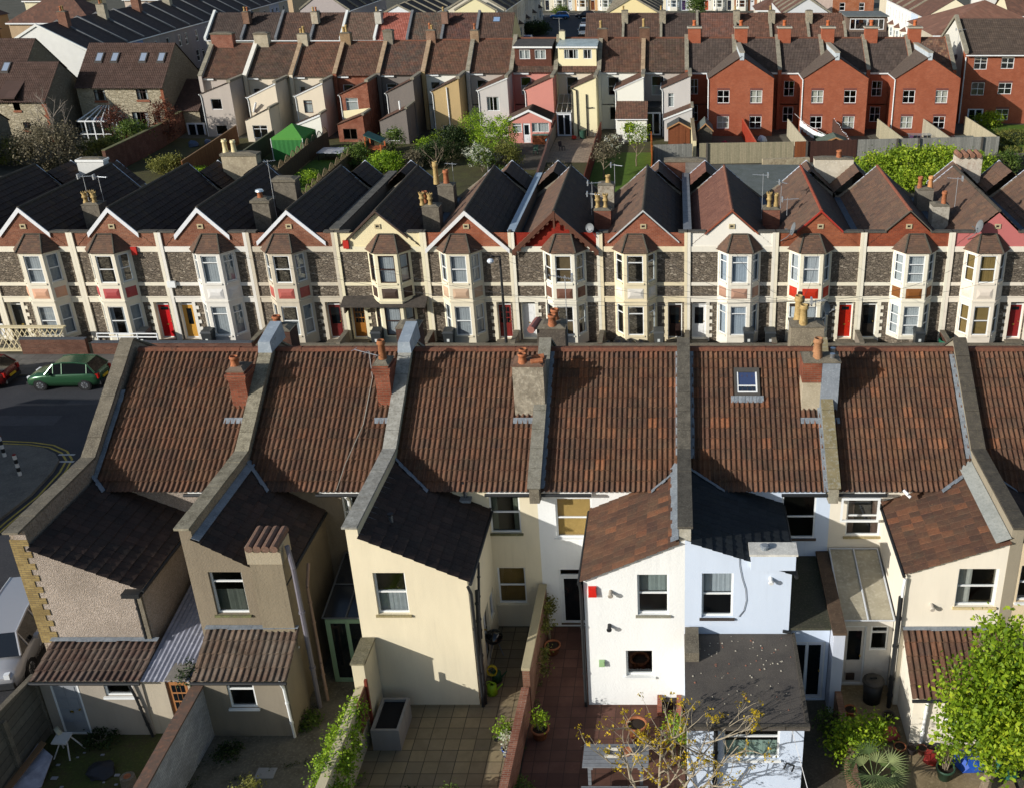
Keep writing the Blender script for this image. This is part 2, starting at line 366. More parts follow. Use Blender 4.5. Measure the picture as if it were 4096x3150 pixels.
def door(root, F, a0, b0, a1, b1, col, rev=.2, style='panel', frame=None, o=(0, 0, 0), knob='c9a94a', fan=0.):
    """door slab with raised panels > pane, handle; fan = fanlight height above"""
    m = plain(col, .4, .4, var=.1); fm = frame or WHITE(); w = a1 - a0; h = b1 - b0; mb = MB(o)
    bars(mb, F, a0, b0, w, h, [1 - fan / h] if fan else [], [], fm, -rev, -rev + .06, .05, .06)
    t = b1 - fan - .02; mb.fb(F, a0 + .05, b0 + .02, -rev + .004, a1 - .05, t - .02, -rev + .04, m)
    A0, A1, B0, B1 = a0 + .05, a1 - .05, b0 + .02, t - .03; W_, H_ = A1 - A0, B1 - B0; panes = []
    def pan(x0, y0, x1, y1, mm=None, c=.055): mb.fb(F, A0 + W_ * x0, B0 + H_ * y0, -rev + .03, A0 + W_ * x1, B0 + H_ * y1, -rev + c, mm or m)
    if style == 'panel':
        for x in (.12, .56):
            pan(x, .08, x + .32, .36); pan(x, .44, x + .32, .8)
        pan(.42, .38, .6, .42, plain(knob, .3, .5, .8)); panes = [(.2, .85, .8, .95)]
    elif style == 'six':
        for x in (.12, .56):
            for y in (.06, .3, .54, .77): pan(x, y, x + .32, y + .19)
        pan(.4, .43, .58, .47, plain(knob, .3, .5, .8))
    elif style == 'glazed':
        for x in (.12, .56): pan(x, .06, x + .32, .34)
        panes = [(.14 + .25 * i, .45 + .17 * j, .35 + .25 * i, .59 + .17 * j) for i in range(3) for j in range(3)]
    elif style == 'oval':
        pan(.15, .08, .85, .3); panes = [(.3, .4, .7, .9)]
    elif style == 'french': panes = [(.08, .06, .45, .95), (.55, .06, .92, .95)]; pan(.485, 0, .515, 1, fm)
    elif style == 'full': panes = [(.1, .06, .9, .95)]
    elif style == 'half': panes = [(.15, .42, .85, .93)]; pan(.15, .06, .85, .36)
    d = mb.build('door', root); p = MB(o)
    for x0, y0, x1, y1 in panes:
        c = -rev + .046; q = [(A0 + W_ * x, B0 + H_ * y) for x, y in ((x0, y0), (x1, y0), (x1, y1), (x0, y1))]; p.face([F.p(a, b, c) for a, b in q], glass_dark())
    if fan: p.face([F.p(a, b, -rev + .02) for a, b in ((a0 + .05, b1 - fan), (a1 - .05, b1 - fan), (a1 - .05, b1 - .05), (a0 + .05, b1 - .05))], glass())
    if panes or fan: p.build('pane', d)
    k = MB(o); k.tube(F.p(A1 - .1, B0 + H_ * .5, -rev + .04), F.p(A1 - .1, B0 + H_ * .5, -rev + .1), .025, .03, 8, plain(knob, .3, .5, .8)); k.build('handle', d)
    return d
@cached
def glass_dark(): return plain('10161a', .06, .6, var=.3, scale=2)
CLAY = lambda: mottled('9c6040', '7d4c34', 'b07c58', 4, 18, .8, .005)
BUFF = lambda: mottled('ab9260', '866f46', 'bfa878', 5, 18, .8, .005)
def pot(mb, c, h=.55, r=.14, m=None, crown=False):
    prof = [(r * 1.15, 0), (r * 1.1, .06), (r * .95, h * .3), (r * .85, h * .75), (r * 1.1, h * .8), (r * 1.1, h * .88), (r * .92, h * .9), (r * .98, h), (r * .78, h), (r * .75, h * .5), (0.01, h * .5)]
    if crown: prof = [(r * .95, 0), (r * 1.0, h * .1), (r * .72, h * .2), (r * .72, h * .45), (r * 1.1, h * .5), (r * 1.1, h * .58), (r * .85, h * .62), (r * .88, h * .8), (r * 1.1, h * .86), (r * 1.1, h * .92), (r * .8, h * .93), (r * .7, h * .6), (.01, h * .6)]
    mb.lathe(c, prof, 14, m or CLAY())
    if crown:
        for i in range(8):
            t = i * math.pi / 4; q = Vector(c) + Vector((math.cos(t) * r * .95, math.sin(t) * r * .95, h * .9)); mb.tube(q, q + Vector((math.cos(t) * .02, math.sin(t) * .02, h * .12)), r * .22, r * .05, 4, m or CLAY())
def chimney(root, o, x0, y0, z0, x1, y1, z1, m, pots=(), cap=None, capm=None, corbel=0, mat2=None, topm=None):
    """stack (slightly battered) with corbel courses and flaunching > pot children"""
    mb = MB(o)
    if mat2: xm = (x0 + x1) / 2; mb.box(x0, y0, z0, xm, y1, z1, m); mb.box(xm, y0 - .03, z0, x1, y1 + .01, z1 - .02, mat2)
    else: mb.box(x0, y0, z0, x1, y1, z1, m)
    for i in range(corbel): e = .035 * (i + 1); mb.box(x0 - e, y0 - e, z1 - .3 + i * .12, x1 + e, y1 + e, z1 - .2 + i * .12, m)
    tm = topm or CONC(); e = cap or .03; t = z1 + (.03 if not cap else .12)
    mb.box(x0 - e, y0 - e, z1 - (0 if not cap else .02) + .002, x1 + e, y1 + e, t, capm or tm)
    cx, cy = (x0 + x1) / 2, (y0 + y1) / 2
    mb.hexa([(x0, y0, t + .001), (x1, y0, t + .001), (x1, y1, t + .001), (x0, y1, t + .001)] + [(cx + (x - cx) * .6, cy + (y - cy) * .6, t + .09) for x, y in ((x0, y0), (x1, y0), (x1, y1), (x0, y1))], tm)
    c = mb.build('chimney', root)
    for q in pots:
        x, y, h, r, mm, cr = (list(q) + [None, None, .5, .13, None, False][len(q):])[:6]; pb = MB(o); pot(pb, (x, y, t + .03), h, r, mm, cr); pb.build('chimney_pot', c, True)
    return c
def aerial(root, o, base, h=1.6, d=(1, 0, 0), L=.9, n=9, m=None):
    m = m or plain('b9bec2', .4, .5, .6); mb = MB(o); b = Vector(base); t = b + Vector((0, 0, h)); d = Vector(d).normalized(); e = Vector((-d.y, d.x, 0))
    mb.tube(b, t, .018, .014, 6, m); s = t - Vector((0, 0, .08)); mb.tube(s - d * L * .35, s + d * L * .65, .012, .012, 5, m)
    for i in range(n): q = s + d * (L * (i / (n - 1) - .35)); w = .16 - .006 * i; mb.tube(q - e * w, q + e * w, .008, .008, 4, m)
    mb.box(s.x - d.x * L * .3 - .03, s.y - .12, s.z - .14, s.x - d.x * L * .3 + .03, s.y + .12, s.z + .14, m) if n > 8 else None
    return mb.build('aerial', root)
def dish(root, o, c, n, r=.38, m=None, arm=None):
    m = m or plain('6a6e70', .5, .4); mb = MB(o); c = Vector(c); n = Vector(n).normalized(); x = n.orthogonal().normalized(); y = n.cross(x)
    rings = [(0.02, -.09 * r / .38), (.5, -.065 * r / .38), (.85, -.02), (1, .01)]; k = len(mb.v); N = 18; mi = mb.mi(m)
    for q, dz in rings:
        for i in range(N): t = 2 * math.pi * i / N; mb.v.append(c + x * math.cos(t) * r * q + y * math.sin(t) * r * q + n * dz - mb.o)
    for a in range(3):
        for i in range(N): j = (i + 1) % N; mb.f.append((k + a * N + i, k + a * N + j, k + (a + 1) * N + j, k + (a + 1) * N + i)); mb.m.append(mi); mb.uvs.append(None)
    lo = c - Vector((0, 0, r)); f = c + n * r * 1.1 - Vector((0, 0, r * .3)); mb.tube(lo, f, .012, .012, 5, m); mb.tube(f - n * .06, f + n * .05, .03, .03, 6, m)
    if arm is not None: mb.path([c - n * .08, (c - n * .08 + Vector(arm)) / 2 + Vector((0, 0, -.1)), Vector(arm)], .02, 6, m)
    return mb.build('satellite_dish', root)
def gutter(root, o, a, b, m=None, r=.055, name='gutter'):
    mb = MB(o); m = m or IRON(); mb.tube(a, b, r, r, 8, m); return mb.build(name, root)
def pipe(root, o, pts, m=None, r=.045, name='downpipe'):
    mb = MB(o); m = m or IRON(); mb.path([Vector(p) for p in pts], r, 8, m)
    for a, b in zip(pts, pts[1:]):
        a = Vector(a); b = Vector(b); L = (b - a).length
        if L > 1: 
            for t in (.3, .7): q = a.lerp(b, t); d = (b - a).normalized() * .03; mb.tube(q - d, q + d, r * 1.35, r * 1.35, 8, m)
    return mb.build(name, root)
# ================================================================ NEAR TERRACE (seen from behind)
NY0, NYR, NY1, NZE, NZR = 29.05, 33.55, 38.05, 5.68, 8.62
NS = (NZR - NZE) / (NYR - NY0); NL = math.hypot(NYR - NY0, NZR - NZE)
NV = Vector((0, NYR - NY0, NZR - NZE)).normalized()
def nz(y): return NZE + NS * (y - NY0) if y < NYR else NZE + NS * (NY1 - y)
TILE_A = lambda sd=0: tiles(['563d31', '644636', '4b382f', '5b4133', '6b4a38', '46362e', '5f4335', '684735'], .24, sd, '56503f', 'a87c5c')
TILE_B = lambda sd=0: tiles(['583d30', '4d382e', '624334', '533c31', '44342c', '5e4233', '4f3b31', '6a4735', '503a30', '493730', '85553a', '563f33', '5c4132', '4c382f'], .24, sd, '565040', 'b0805a')
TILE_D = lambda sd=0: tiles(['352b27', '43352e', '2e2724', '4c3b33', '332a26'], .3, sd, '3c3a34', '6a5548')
SLATE = lambda: tiles(['3c4148', '32373e', '474c52'], .3, 5, '4a4c4a', None)
def party(root, o, x, w, m, cap, y0=28.85, y1=38.25, zt=.36, zb=0., ext=None, capw=.0, joints=None):
    """party wall rising above the roof, coping slabs as a sub-part; ext = (y front, z top) parapet of the rear wing"""
    mb = MB(o); x0, x1 = x - w / 2, x + w / 2; top = lambda y: nz(y) + zt
    pts = [(x0, 29.34, zb), (x0, 29.34, 5.2), (x0, y0, 5.3), (x0, y0, top(y0)), (x0, NYR, NZR + zt), (x0, y1, top(y1)), (x0, y1, zb)]
    if ext:
        yf, zp = ext; yf += .14; yj = NY0 + (zp - zt - NZE) / NS; pts = [(x0, yf, zb), (x0, yf, zp), (x0, yj, zp), (x0, NYR, NZR + zt), (x0, y1, top(y1)), (x0, y1, zb)]
    mb.prism(pts, (w, 0, 0), m); po = mb.build('party_wall', root)
    c = MB(o); e = .05; rnd = random.Random(int(x * 10)); line = [Vector(p) for p in pts[(1 if ext else 3):-1]]
    for a, b in zip(line, line[1:]):
        d = b - a; L = d.length; d.normalize(); nn = Vector((0, -d.z, d.y)); k = max(1, round(L / .75)); g = .006
        for i in range(k):
            p = a + d * (L * i / k + (g if i else (-.2 if ext and a is line[0] else -.02))); q = a + d * (L * (i + 1) / k - g); t = .07 + rnd.uniform(-.008, .01)
            P = [p + nn * .002, q + nn * .002]
            c.hexa([P[0] + Vector((-e, 0, 0)), P[0] + Vector((w + e, 0, 0)), P[1] + Vector((w + e, 0, 0)), P[1] + Vector((-e, 0, 0))] +
                   [P[0] + nn * t + Vector((-e, 0, 0)), P[0] + nn * t + Vector((w + e, 0, 0)), P[1] + nn * t + Vector((w + e, 0, 0)), P[1] + nn * t + Vector((-e, 0, 0))], cap)
    c.build('coping', po); return po
def strip(root, o, a, b, side, w, m, up=.02, name='flashing', n=1, jag=0.):
    """thin lead strip from a to b, width along side"""
    mb = MB(o); a = Vector(a); b = Vector(b); side = Vector(side).normalized() * w; u = (b - a).cross(side).normalized(); u = u if u.z > 0 else -u; rnd = random.Random(int(a.x * 9 + a.y))
    for i in range(n):
        p = a.lerp(b, i / n); q = a.lerp(b, (i + 1) / n); k = rnd.uniform(0, jag); h = up + .004 * (i % 2)
        mb.hexa([p + u * (h - .012), q + u * (h - .012), q + side * (1 + k) + u * (h - .012), p + side * (1 + k) + u * (h - .012), p + u * h, q + u * h, q + side * (1 + k) + u * h, p + side * (1 + k) + u * h], m)
    return mb.build(name, root)
def near(i, X0, X1, lab, wm, tile, og, wins=(), omat=None, otile=None, fascia=True, holes_extra=(), cat='house'):
    xc = (X0 + X1) / 2; root = thing('terraced_house', lab, cat, (xc, 33.5, 0), group='near terrace seen from behind'); o = root.location.copy()
    a, b = X0 + .19, X1 - .19; F = Fr((0, 29.3, 0)); mb = MB(o)
    hm = [w for w in wins if w[0] == 'm']; rects = [rectY(*w[1], 29.3) for w in hm]
    mb.wall(F, [(X0, 0), (X1, 0), (X1, 5.62), (X0, 5.62)], [(max(r[0], X0 + .25), max(r[1], .06), min(r[2], X1 - .25), r[3]) for r in rects], wm, .14)
    mb.wall(Fr((0, 37.8, 0), (-1, 0, 0)), [(-X1, 0), (-X0, 0), (-X0, 5.62), (-X1, 5.62)], [], wm)
    mb.box(X0, 29.31, 2.55, X1, 37.79, 2.7, plain('6a5a48', .8)); mb.box(X0, 29.31, .01, X1, 37.79, .1, plain('5a4a3a', .8))
    hl = og['hi'] == 'L'; xh, xl = (X0, og['x']) if hl else (X1, og['x']); zh, zl = og.get('zh', 6.15), og['zl']; yf = og.get('y', 25.4)
    zat = lambda x: zl + (zh - zl) * (x - xl) / (xh - xl)
    om = omat or wm; FF = Fr((0, yf, 0)); rs = [rectY(*w[1], yf) for w in wins if w[0] == 'o']
    x0, x1 = min(xh, xl), max(xh, xl)
    zt = og.get('zp', 0)
    if zt and hl: ol = [(x0 - .18, 0), (x1, 0), (x1, zat(x1) - .03), (x0 + .17, zat(x0 + .17) - .03), (x0 + .17, zt), (x0 - .18, zt)]
    elif zt: ol = [(x0, 0), (x1 + .18, 0), (x1 + .18, zt), (x1 - .18, zt), (x1 - .18, zat(x1 - .18) - .03), (x0, zat(x0) - .03)]
    else: ol = [(x0, 0), (x1, 0), (x1, zat(x1) - .03), (x0, zat(x0) - .03)]
    mb.wall(FF, ol, rs, om, .16)
    SF = Fr((xl, 0, 0), (0, 1, 0) if hl else (0, -1, 0)); sg = 1 if hl else -1; yr = sorted((yf * sg, 29.3 * sg))
    sh = [w for w in wins if w[0] == 's']; mb.wall(SF, [(yr[0], 0), (yr[1], 0), (yr[1], zl - .03), (yr[0], zl - .03)], [w[1] for w in sh], om, .1)
    mb.build('wall', root)
    for w, r in zip(hm, rects): 
        r = (max(r[0], X0 + .25), max(r[1], .06), min(r[2], X1 - .25), r[3])
        (door if w[2] == 'door' else window)(root, F, *r, o=o, **(dict(w[3], rev=.13) if w[2] == 'door' else w[3]))
    for w, r in zip([w for w in wins if w[0] == 'o'], rs): window(root, FF, *r, o=o, rev=.16, **w[3])
    for w in sh: (door if w[2] == 'door' else window)(root, SF, *w[1], o=o, **w[3])
    # main roof, both slopes
    T = tile; roofmesh('roof', root, o, [dict(P0=(a, NY0 - .12, NZE - .08), U=(1, 0, 0), V=NV, Wd=b - a, L=NL + .12, mat_i=0, amp=.06, lift=.038),
        dict(P0=(b, NY1, NZE), U=(-1, 0, 0), V=(0, -NV.y, NV.z), Wd=b - a, L=NL, mat_i=0)], [T])
    rd = MB(o); n = round((b - a) / .45); rnd = random.Random(i); rm = mottled('6c4434', '533a2e', '80533e', 3, 14, .85)
    for k in range(n):
        p = a + (b - a) * k / n; q = a + (b - a) * (k + 1) / n; h = rnd.uniform(-.006, .008)
        for t0, t1 in ((-1.25, -.45), (-.45, .45), (.45, 1.25)):
            P = [(x, NYR + math.sin(t) * .17, NZR - .07 + math.cos(t) * .17 + h) for x, t in ((p + .006, t0), (q - .006, t0), (q - .006, t1), (p + .006, t1))]; rd.face(P, rm)
        rd.tube((q - .012, NYR, NZR - .07 + h), (q + .012, NYR, NZR - .07 + h), .168, .168, 12, rm)
    rd.build('ridge_tiles', root)
    # wing roof
    ot = otile or tile; V = Vector((xh - xl, 0, zh - zl)); L = V.length; V.normalize(); y1 = 30.3; ov = .1; u0 = yf - .14
    ea = Vector((xl, 0, zl)) - V * ov
    P0 = (ea.x, u0, ea.z) if hl else (ea.x, y1, ea.z)
    roofmesh('wing_roof', root, o, [dict(P0=P0, U=(0, 1 if hl else -1, 0), V=V, Wd=y1 - u0, L=L + ov - .18, mat_i=0, roll=.3, course=.34, amp=.024, lift=.02, flat=True, per=1)], [ot])
    gm = og.get('gut', IRON()); gutter(root, o, (ea.x - (0 if hl else .03) + (.03 if hl else 0), u0, ea.z - .06), (ea.x + (.03 if hl else -.03), 29.25, ea.z - .06), gm)
    # eaves gutter + fascia of the main roof beside the wing
    g0, g1 = (xl, X1 - .2) if hl else (X0 + .2, xl)
    if fascia: mb = MB(o); mb.box(g0, 29.2, 5.36, g1, 29.297, 5.56, fascia if fascia is not True else WHITE()); mb.build('fascia', root)
    gutter(root, o, (g0, 28.93, 5.5), (g1, 28.93, 5.5), og.get('gut2', IRON()))
    # valley lead where wing roof meets the main slope
    xv = xl + (xh - xl) * (NZE - zl) / (zh - zl); yv = NY0 + (zh - NZE) / NS
    strip(root, o, (xv, NY0 - .12, NZE - .02), (xh, yv, zh), (0, -NV.y, -NV.z) if 0 else (0, -1, .1), .16, LEAD(), .05, 'valley_lead', 9, .5)
    return root, o
def lead_side(root, o, x, y0, y1, w=.16, dz=.06):
    a = Vector((x, y0, nz(y0) + dz)); b = Vector((x, y1, nz(y1) + dz)); strip(root, o, a, b, (1 if w > 0 else -1, 0, 0), abs(w), LEAD(), .03, 'flashing', 14, .15)
NX = {c: .29 + 4.79 * k for c, k in zip('ABCDEFGH', range(-4, 4))}
W1 = dict(style='sash', sill=mottled('5a5446', '46412f', '6a6a4a'))
# ---- house 1 (street corner, pebbledash)
PB1 = pebble('8a7f73', '9c9084', 'aea297', 40); PB2 = pebble('857a68', '9a8e7a', '6f665a', 30)
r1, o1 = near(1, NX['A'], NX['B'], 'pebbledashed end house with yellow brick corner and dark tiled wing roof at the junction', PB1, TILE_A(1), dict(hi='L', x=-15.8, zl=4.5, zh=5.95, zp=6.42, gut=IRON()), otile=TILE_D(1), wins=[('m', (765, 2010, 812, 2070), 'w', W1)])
party(r1, o1, -19.0, .36, pebble('8a7c6c', '9b8f80', '756a5c'), CONC(), ext=(25.28, 6.42))
party(r1, o1, NX['B'], .34, PB2, mottled('86806f', '5f5a4c', 'a19a84', 4, 20), ext=(25.28, 6.55), y1=38.3)
lead_side(r1, o1, -18.8, 29.3, 32.1, .14)
mb = MB(o1); q = brick('a08c5c', '826f48', '6b6152')
for k in range(18): zz = 2.45 + k * .205; w = .42 if k % 2 else .24; mb.box(-19.2, 25.375, zz, -19.19 + w + .1, 25.398, zz + .2, q); mb.box(-19.2, 25.4, zz, -19.17, 25.4 + w + .1, zz + .2, q)
mb.build('quoins', r1)
pipe(r1, o1, [(-15.98, 25.34, 4.3), (-15.98, 25.33, 2.5)], IRON(), .05); mb = MB(o1); mb.box(-16.25, 25.1, 4.28, -15.72, 25.39, 4.42, IRON()); mb.box(-15.92, 25.3, 2.5, -15.8, 25.38, 4.3, CONC()); mb.build('gutter_box', r1)
pipe(r1, o1, [(-14.95, 29.1, 5.4), (-14.75, 29.2, 5.0), (-14.75, 29.2, 0)], plain('59544c'), .06)
# ---- house 2 (dull cement render)
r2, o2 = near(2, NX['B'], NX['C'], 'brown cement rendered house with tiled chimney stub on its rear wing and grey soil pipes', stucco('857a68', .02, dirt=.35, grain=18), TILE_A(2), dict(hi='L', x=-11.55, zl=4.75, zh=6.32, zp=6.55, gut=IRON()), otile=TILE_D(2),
    wins=[('m', (1362, 1978, 1470, 2120), 'w', dict(style='sash', cur='left')), ('o', (830, 2286, 1000, 2455), 'w', dict(style='top', sill=mottled('5e5848', '6c7048', '4a4638', 8), cur='half', curcol='5a5f58'))])
party(r2, o2, NX['C'], .34, stucco('d0c6a8'), mottled('7c7a72', '9b9a92', '636058', 4, 12), ext=(25.28, 6.6))
# tiled stub stack on the wing's front wall
mb = MB(o2); x0, x1 = atY(1000, 2200, 25.4).x + .12, atY(1180, 2200, 25.4).x - .1; x0 = -12.35; x1 = -11.4
mb.box(x0, 25.25, 2.4, x1, 25.95, 6.0, stucco('8b806c', .02, dirt=.4, grain=18)); mb.box(x0 - .03, 25.2, 5.42, x1 + .03, 25.98, 6.0, stucco('a59a84', .02, dirt=.3, grain=18))
for k in range(4): x = x0 + .13 + k * .24; mb.tube((x, 25.1, 6.0), (x, 26.1, 6.06), .12, .12, 10, mottled('6f5548', '584a40', '80685a', 5))
mb.build('chimney', r2)
pipe(r2, o2, [(-11.25, 25.45, 5.9), (-11.12, 25.3, 5.2), (-11.1, 25.3, 0)], plain('6d6a72', .5), .075, 'soil_pipe')
pipe(r2, o2, [(-11.2, 26.6, 4.5), (-11.2, 26.2, 3.9), (-11.2, 26.2, 2.0), (-10.95, 25.6, 1.5), (-10.95, 25.6, 0)], plain('8a7466', .6), .05)
pipe(r2, o2, [(-14.0, 25.33, 2.72), (-11.62, 25.33, 2.66), (-11.62, 25.33, 2.45), (-11.4, 25.33, 2.3)], WHITE(), .03, 'waste_pipe')
pipe(r2, o2, [(-10.6, 28.93, 5.45), (-10.6, 29.15, 5.2), (-10.6, 29.15, 3.2)], WHITE(), .05)
strip(r2, o2, (NX['B'] + .17, 25.3, 6.23), (NX['B'] + .17, 30, 6.23), (1, 0, -.45), .24, LEAD(), .03, 'flashing', 5)
# ---- house 3 (cream)
CR3 = stucco('ded3b6', .01, dirt=.2)
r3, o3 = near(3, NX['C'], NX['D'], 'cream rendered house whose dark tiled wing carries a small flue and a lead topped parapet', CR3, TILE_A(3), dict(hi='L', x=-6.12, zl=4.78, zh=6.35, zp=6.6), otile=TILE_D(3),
    wins=[('m', (1951, 1968, 2087, 2130), 'w', dict(style='sash', cur='side', curcol='6a6f60', sill=mottled('6e6a4c', '5a5a40', '87846a'))), ('m', (1987, 2268, 2110, 2412), 'w', dict(style='sash', cur='blind', curcol='8f7444', sill=CR3)),
          ('o', (1489, 2289, 1640, 2455), 'w', dict(style='sash', cur='half', curcol='9aa0a4', sill=mottled('8f8462', '7a704e', 'a59a78'))),
          ('s', (27.0, .08, 27.9, 2.1), 'door', dict(col='cfd2d0', style='half')), ('s', (25.9, .9, 26.6, 2.0), 'w', dict(style='sash')), ('s', (28.2, .9, 28.9, 2.0), 'w', dict(style='plain'))])
party(r3, o3, NX['D'], .32, CONC(), mottled('79766c', '605d52', '8d8a7c', 4, 18), y0=28.75)
strip(r3, o3, (NX['C'] + .17, 25.3, 6.23), (NX['C'] + .17, 30, 6.23), (1, 0, -.45), .26, LEAD(), .03, 'flashing', 5)
pipe(r3, o3, [(-6.08, 25.25, 4.6), (-6.02, 25.32, 4.3), (-6.0, 25.32, 0)], IRON(), .05)
pipe(r3, o3, [(-5.98, 25.9, 4.0), (-5.98, 25.6, 2.6), (-5.95, 25.45, 0)], IRON(), .06, 'soil_pipe'); pipe(r3, o3, [(-5.98, 26.5, 4.6), (-5.98, 25.95, 3.2), (-5.98, 25.9, 2.2)], IRON(), .04)
for c, h, r in ((atZ(1568, 2105, 5.78), .42, .07), (atZ(1862, 1990, 5.22), .55, .06)):
    mb = MB(o3); mb.tube(c - Vector((0, 0, .1)), c + Vector((0, 0, h)), r, r, 10, plain('6a6f75', .4, .5, .7)); mb.tube(c + Vector((0, 0, h)), c + Vector((0, 0, h + .04)), r * 1.3, r * 1.3, 10, IRON()); mb.box(c.x - .16, c.y - .22, c.z - .06, c.x + .2, c.y + .16, c.z + .03, LEAD()); mb.build('flue', r3)
# ---- house 4 (white)
WH4 = stucco('e2e3e0', .012, dirt=.13, grain=16); WG = mottled('8a8878', '6e6c60', 'a6a494')
r4, o4 = near(4, NX['D'], NX['E'], 'bright white rough rendered house with a red alarm box and orange patched roof tiles', WH4, TILE_B(4), dict(hi='R', x=-2.7, zl=4.78), otile=TILE_B(14),
    wins=[('m', (2219, 1991, 2372, 2150), 'w', dict(style='sash', cur='blind', curcol='c9a566', sill=WH4)), ('m', (2234, 2276, 2370, 2515), 'door', dict(col='d5d7d5', style='full', fan=.28)),
          ('o', (2548, 2296, 2676, 2457), 'w', dict(style='sash', cur='upper', curcol='8f9a98', sill=WG)), ('o', (2503, 2600, 2616, 2702), 'w', dict(style='plain', sill=WHITE()))])
party(r4, o4, NX['E'], .34, mottled('a8a498', '8a8678', 'bdb9aa'), mottled('56524a', '3f3c36', '6b675c', 4, 18), ext=(25.3, 6.6), capw=.05)
lead_side(r4, o4, NX['E'] - .27, 30, 33.4, .1); lead_side(r4, o4, NX['D'] + .17, 29, 33.4, .14)
strip(r4, o4, (NX['E'] - .17, 25.3, 6.2), (NX['E'] - .17, 30, 6.2), (-1, 0, -.45), .2, LEAD(), .04, 'flashing', 20, .4)
pipe(r4, o4, [(-2.8, 25.3, 4.65), (-2.78, 25.33, 4.4), (-2.78, 25.33, 0)], IRON(), .05)
def wallbox(root, o, p, w, h, d, m, name): mb = MB(o); mb.hexa([(p.x - w / 2, 25.38, p.z - h / 2), (p.x - w / 2, 25.38 - d, p.z - h / 2), (p.x + w / 2, 25.38 - d, p.z - h / 2), (p.x + w / 2, 25.38, p.z - h / 2), (p.x - w / 2, 25.38, p.z + h / 2), (p.x - w * .4, 25.38 - d, p.z + h * .4), (p.x + w * .4, 25.38 - d, p.z + h * .4), (p.x + w / 2, 25.38, p.z + h / 2)], m); return mb.build(name, root)
wallbox(r4, o4, atY(2370, 2359, 25.4), .25, .34, .1, plain('c3261c', .4), 'alarm_box')
def vent(root, o, p, m=None): mb = MB(o); mb.tube((p.x, 25.41, p.z), (p.x, 25.22, p.z - .04), .06, .06, 10, m or WHITE()); mb.tube((p.x, 25.22, p.z - .04), (p.x, 25.18, p.z - .05), .085, .07, 10, m or WHITE()); mb.build('flue', root)
vent(r4, o4, atY(2443, 2362, 25.4), plain('9c9488')); vent(r4, o4, atY(2438, 2497, 25.4), IRON()); wallbox(r4, o4, atY(2408, 2645, 25.4), .18, .2, .1, plain('8fae7c'), 'lamp')
# ---- house 5 (pale blue)
BL5 = stucco('c4d0e0', .008, dirt=.12)
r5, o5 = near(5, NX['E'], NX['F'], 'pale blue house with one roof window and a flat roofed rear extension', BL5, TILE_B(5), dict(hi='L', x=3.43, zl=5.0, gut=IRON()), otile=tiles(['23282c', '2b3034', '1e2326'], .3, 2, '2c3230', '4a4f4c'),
    wins=[('m', (3130, 1979, 3256, 2150), 'w', dict(style='sash', sill=plain('4a3f3a'), rev=.08)), ('o', (2808, 2291, 2930, 2468), 'w', dict(style='sash', cur='upper', curcol='b4bcc4', sill=plain('3f3835')))], fascia=BL5)
party(r5, o5, NX['F'], .3, mottled('8e8a7a', '6a6254', 'a29c88'), mottled('7d7358', '6a6248', '8f8f86', 3, 9), y0=28.75)
lead_side(r5, o5, NX['E'] + .17, 29.9, 33.4, .16); lead_side(r5, o5, NX['F'] - .3, 28.9, 33, .15)
mb = MB(o5); p = atY(3085, 2215, 25.4); mb.box(2.2, 25.2, 5.2, 3.5, 25.75, 5.72, BL5); mb.box(2.15, 25.15, 5.722, 3.55, 25.8, 5.79, mottled('c9c7be', 'a8a69e', 'dedcd2')); k = mb.build('chimney', r5)
mb = MB(o5); mb.tube((2.6, 25.45, 5.79), (2.6, 25.45, 5.9), .12, .12, 12, LEAD()); mb.tube((2.6, 25.45, 5.9), (2.6, 25.45, 5.93), .15, .1, 12, LEAD()); mb.build('flue', k)
vent(r5, o5, atY(3083, 2310, 25.4)); pipe(r5, o5, [(3.25, 25.35, 2.9), (3.5, 25.35, 2.85)], IRON(), .05, 'waste_pipe')
mb = MB(o5); pts = [atY(u, v, 25.37) for u, v in ((2957, 2232), (2958, 2260), (2968, 2310), (2982, 2355), (2985, 2400), (2975, 2440), (2955, 2465))]; mb.path(pts, .01, 4, IRON()); mb.build('cable', r5)
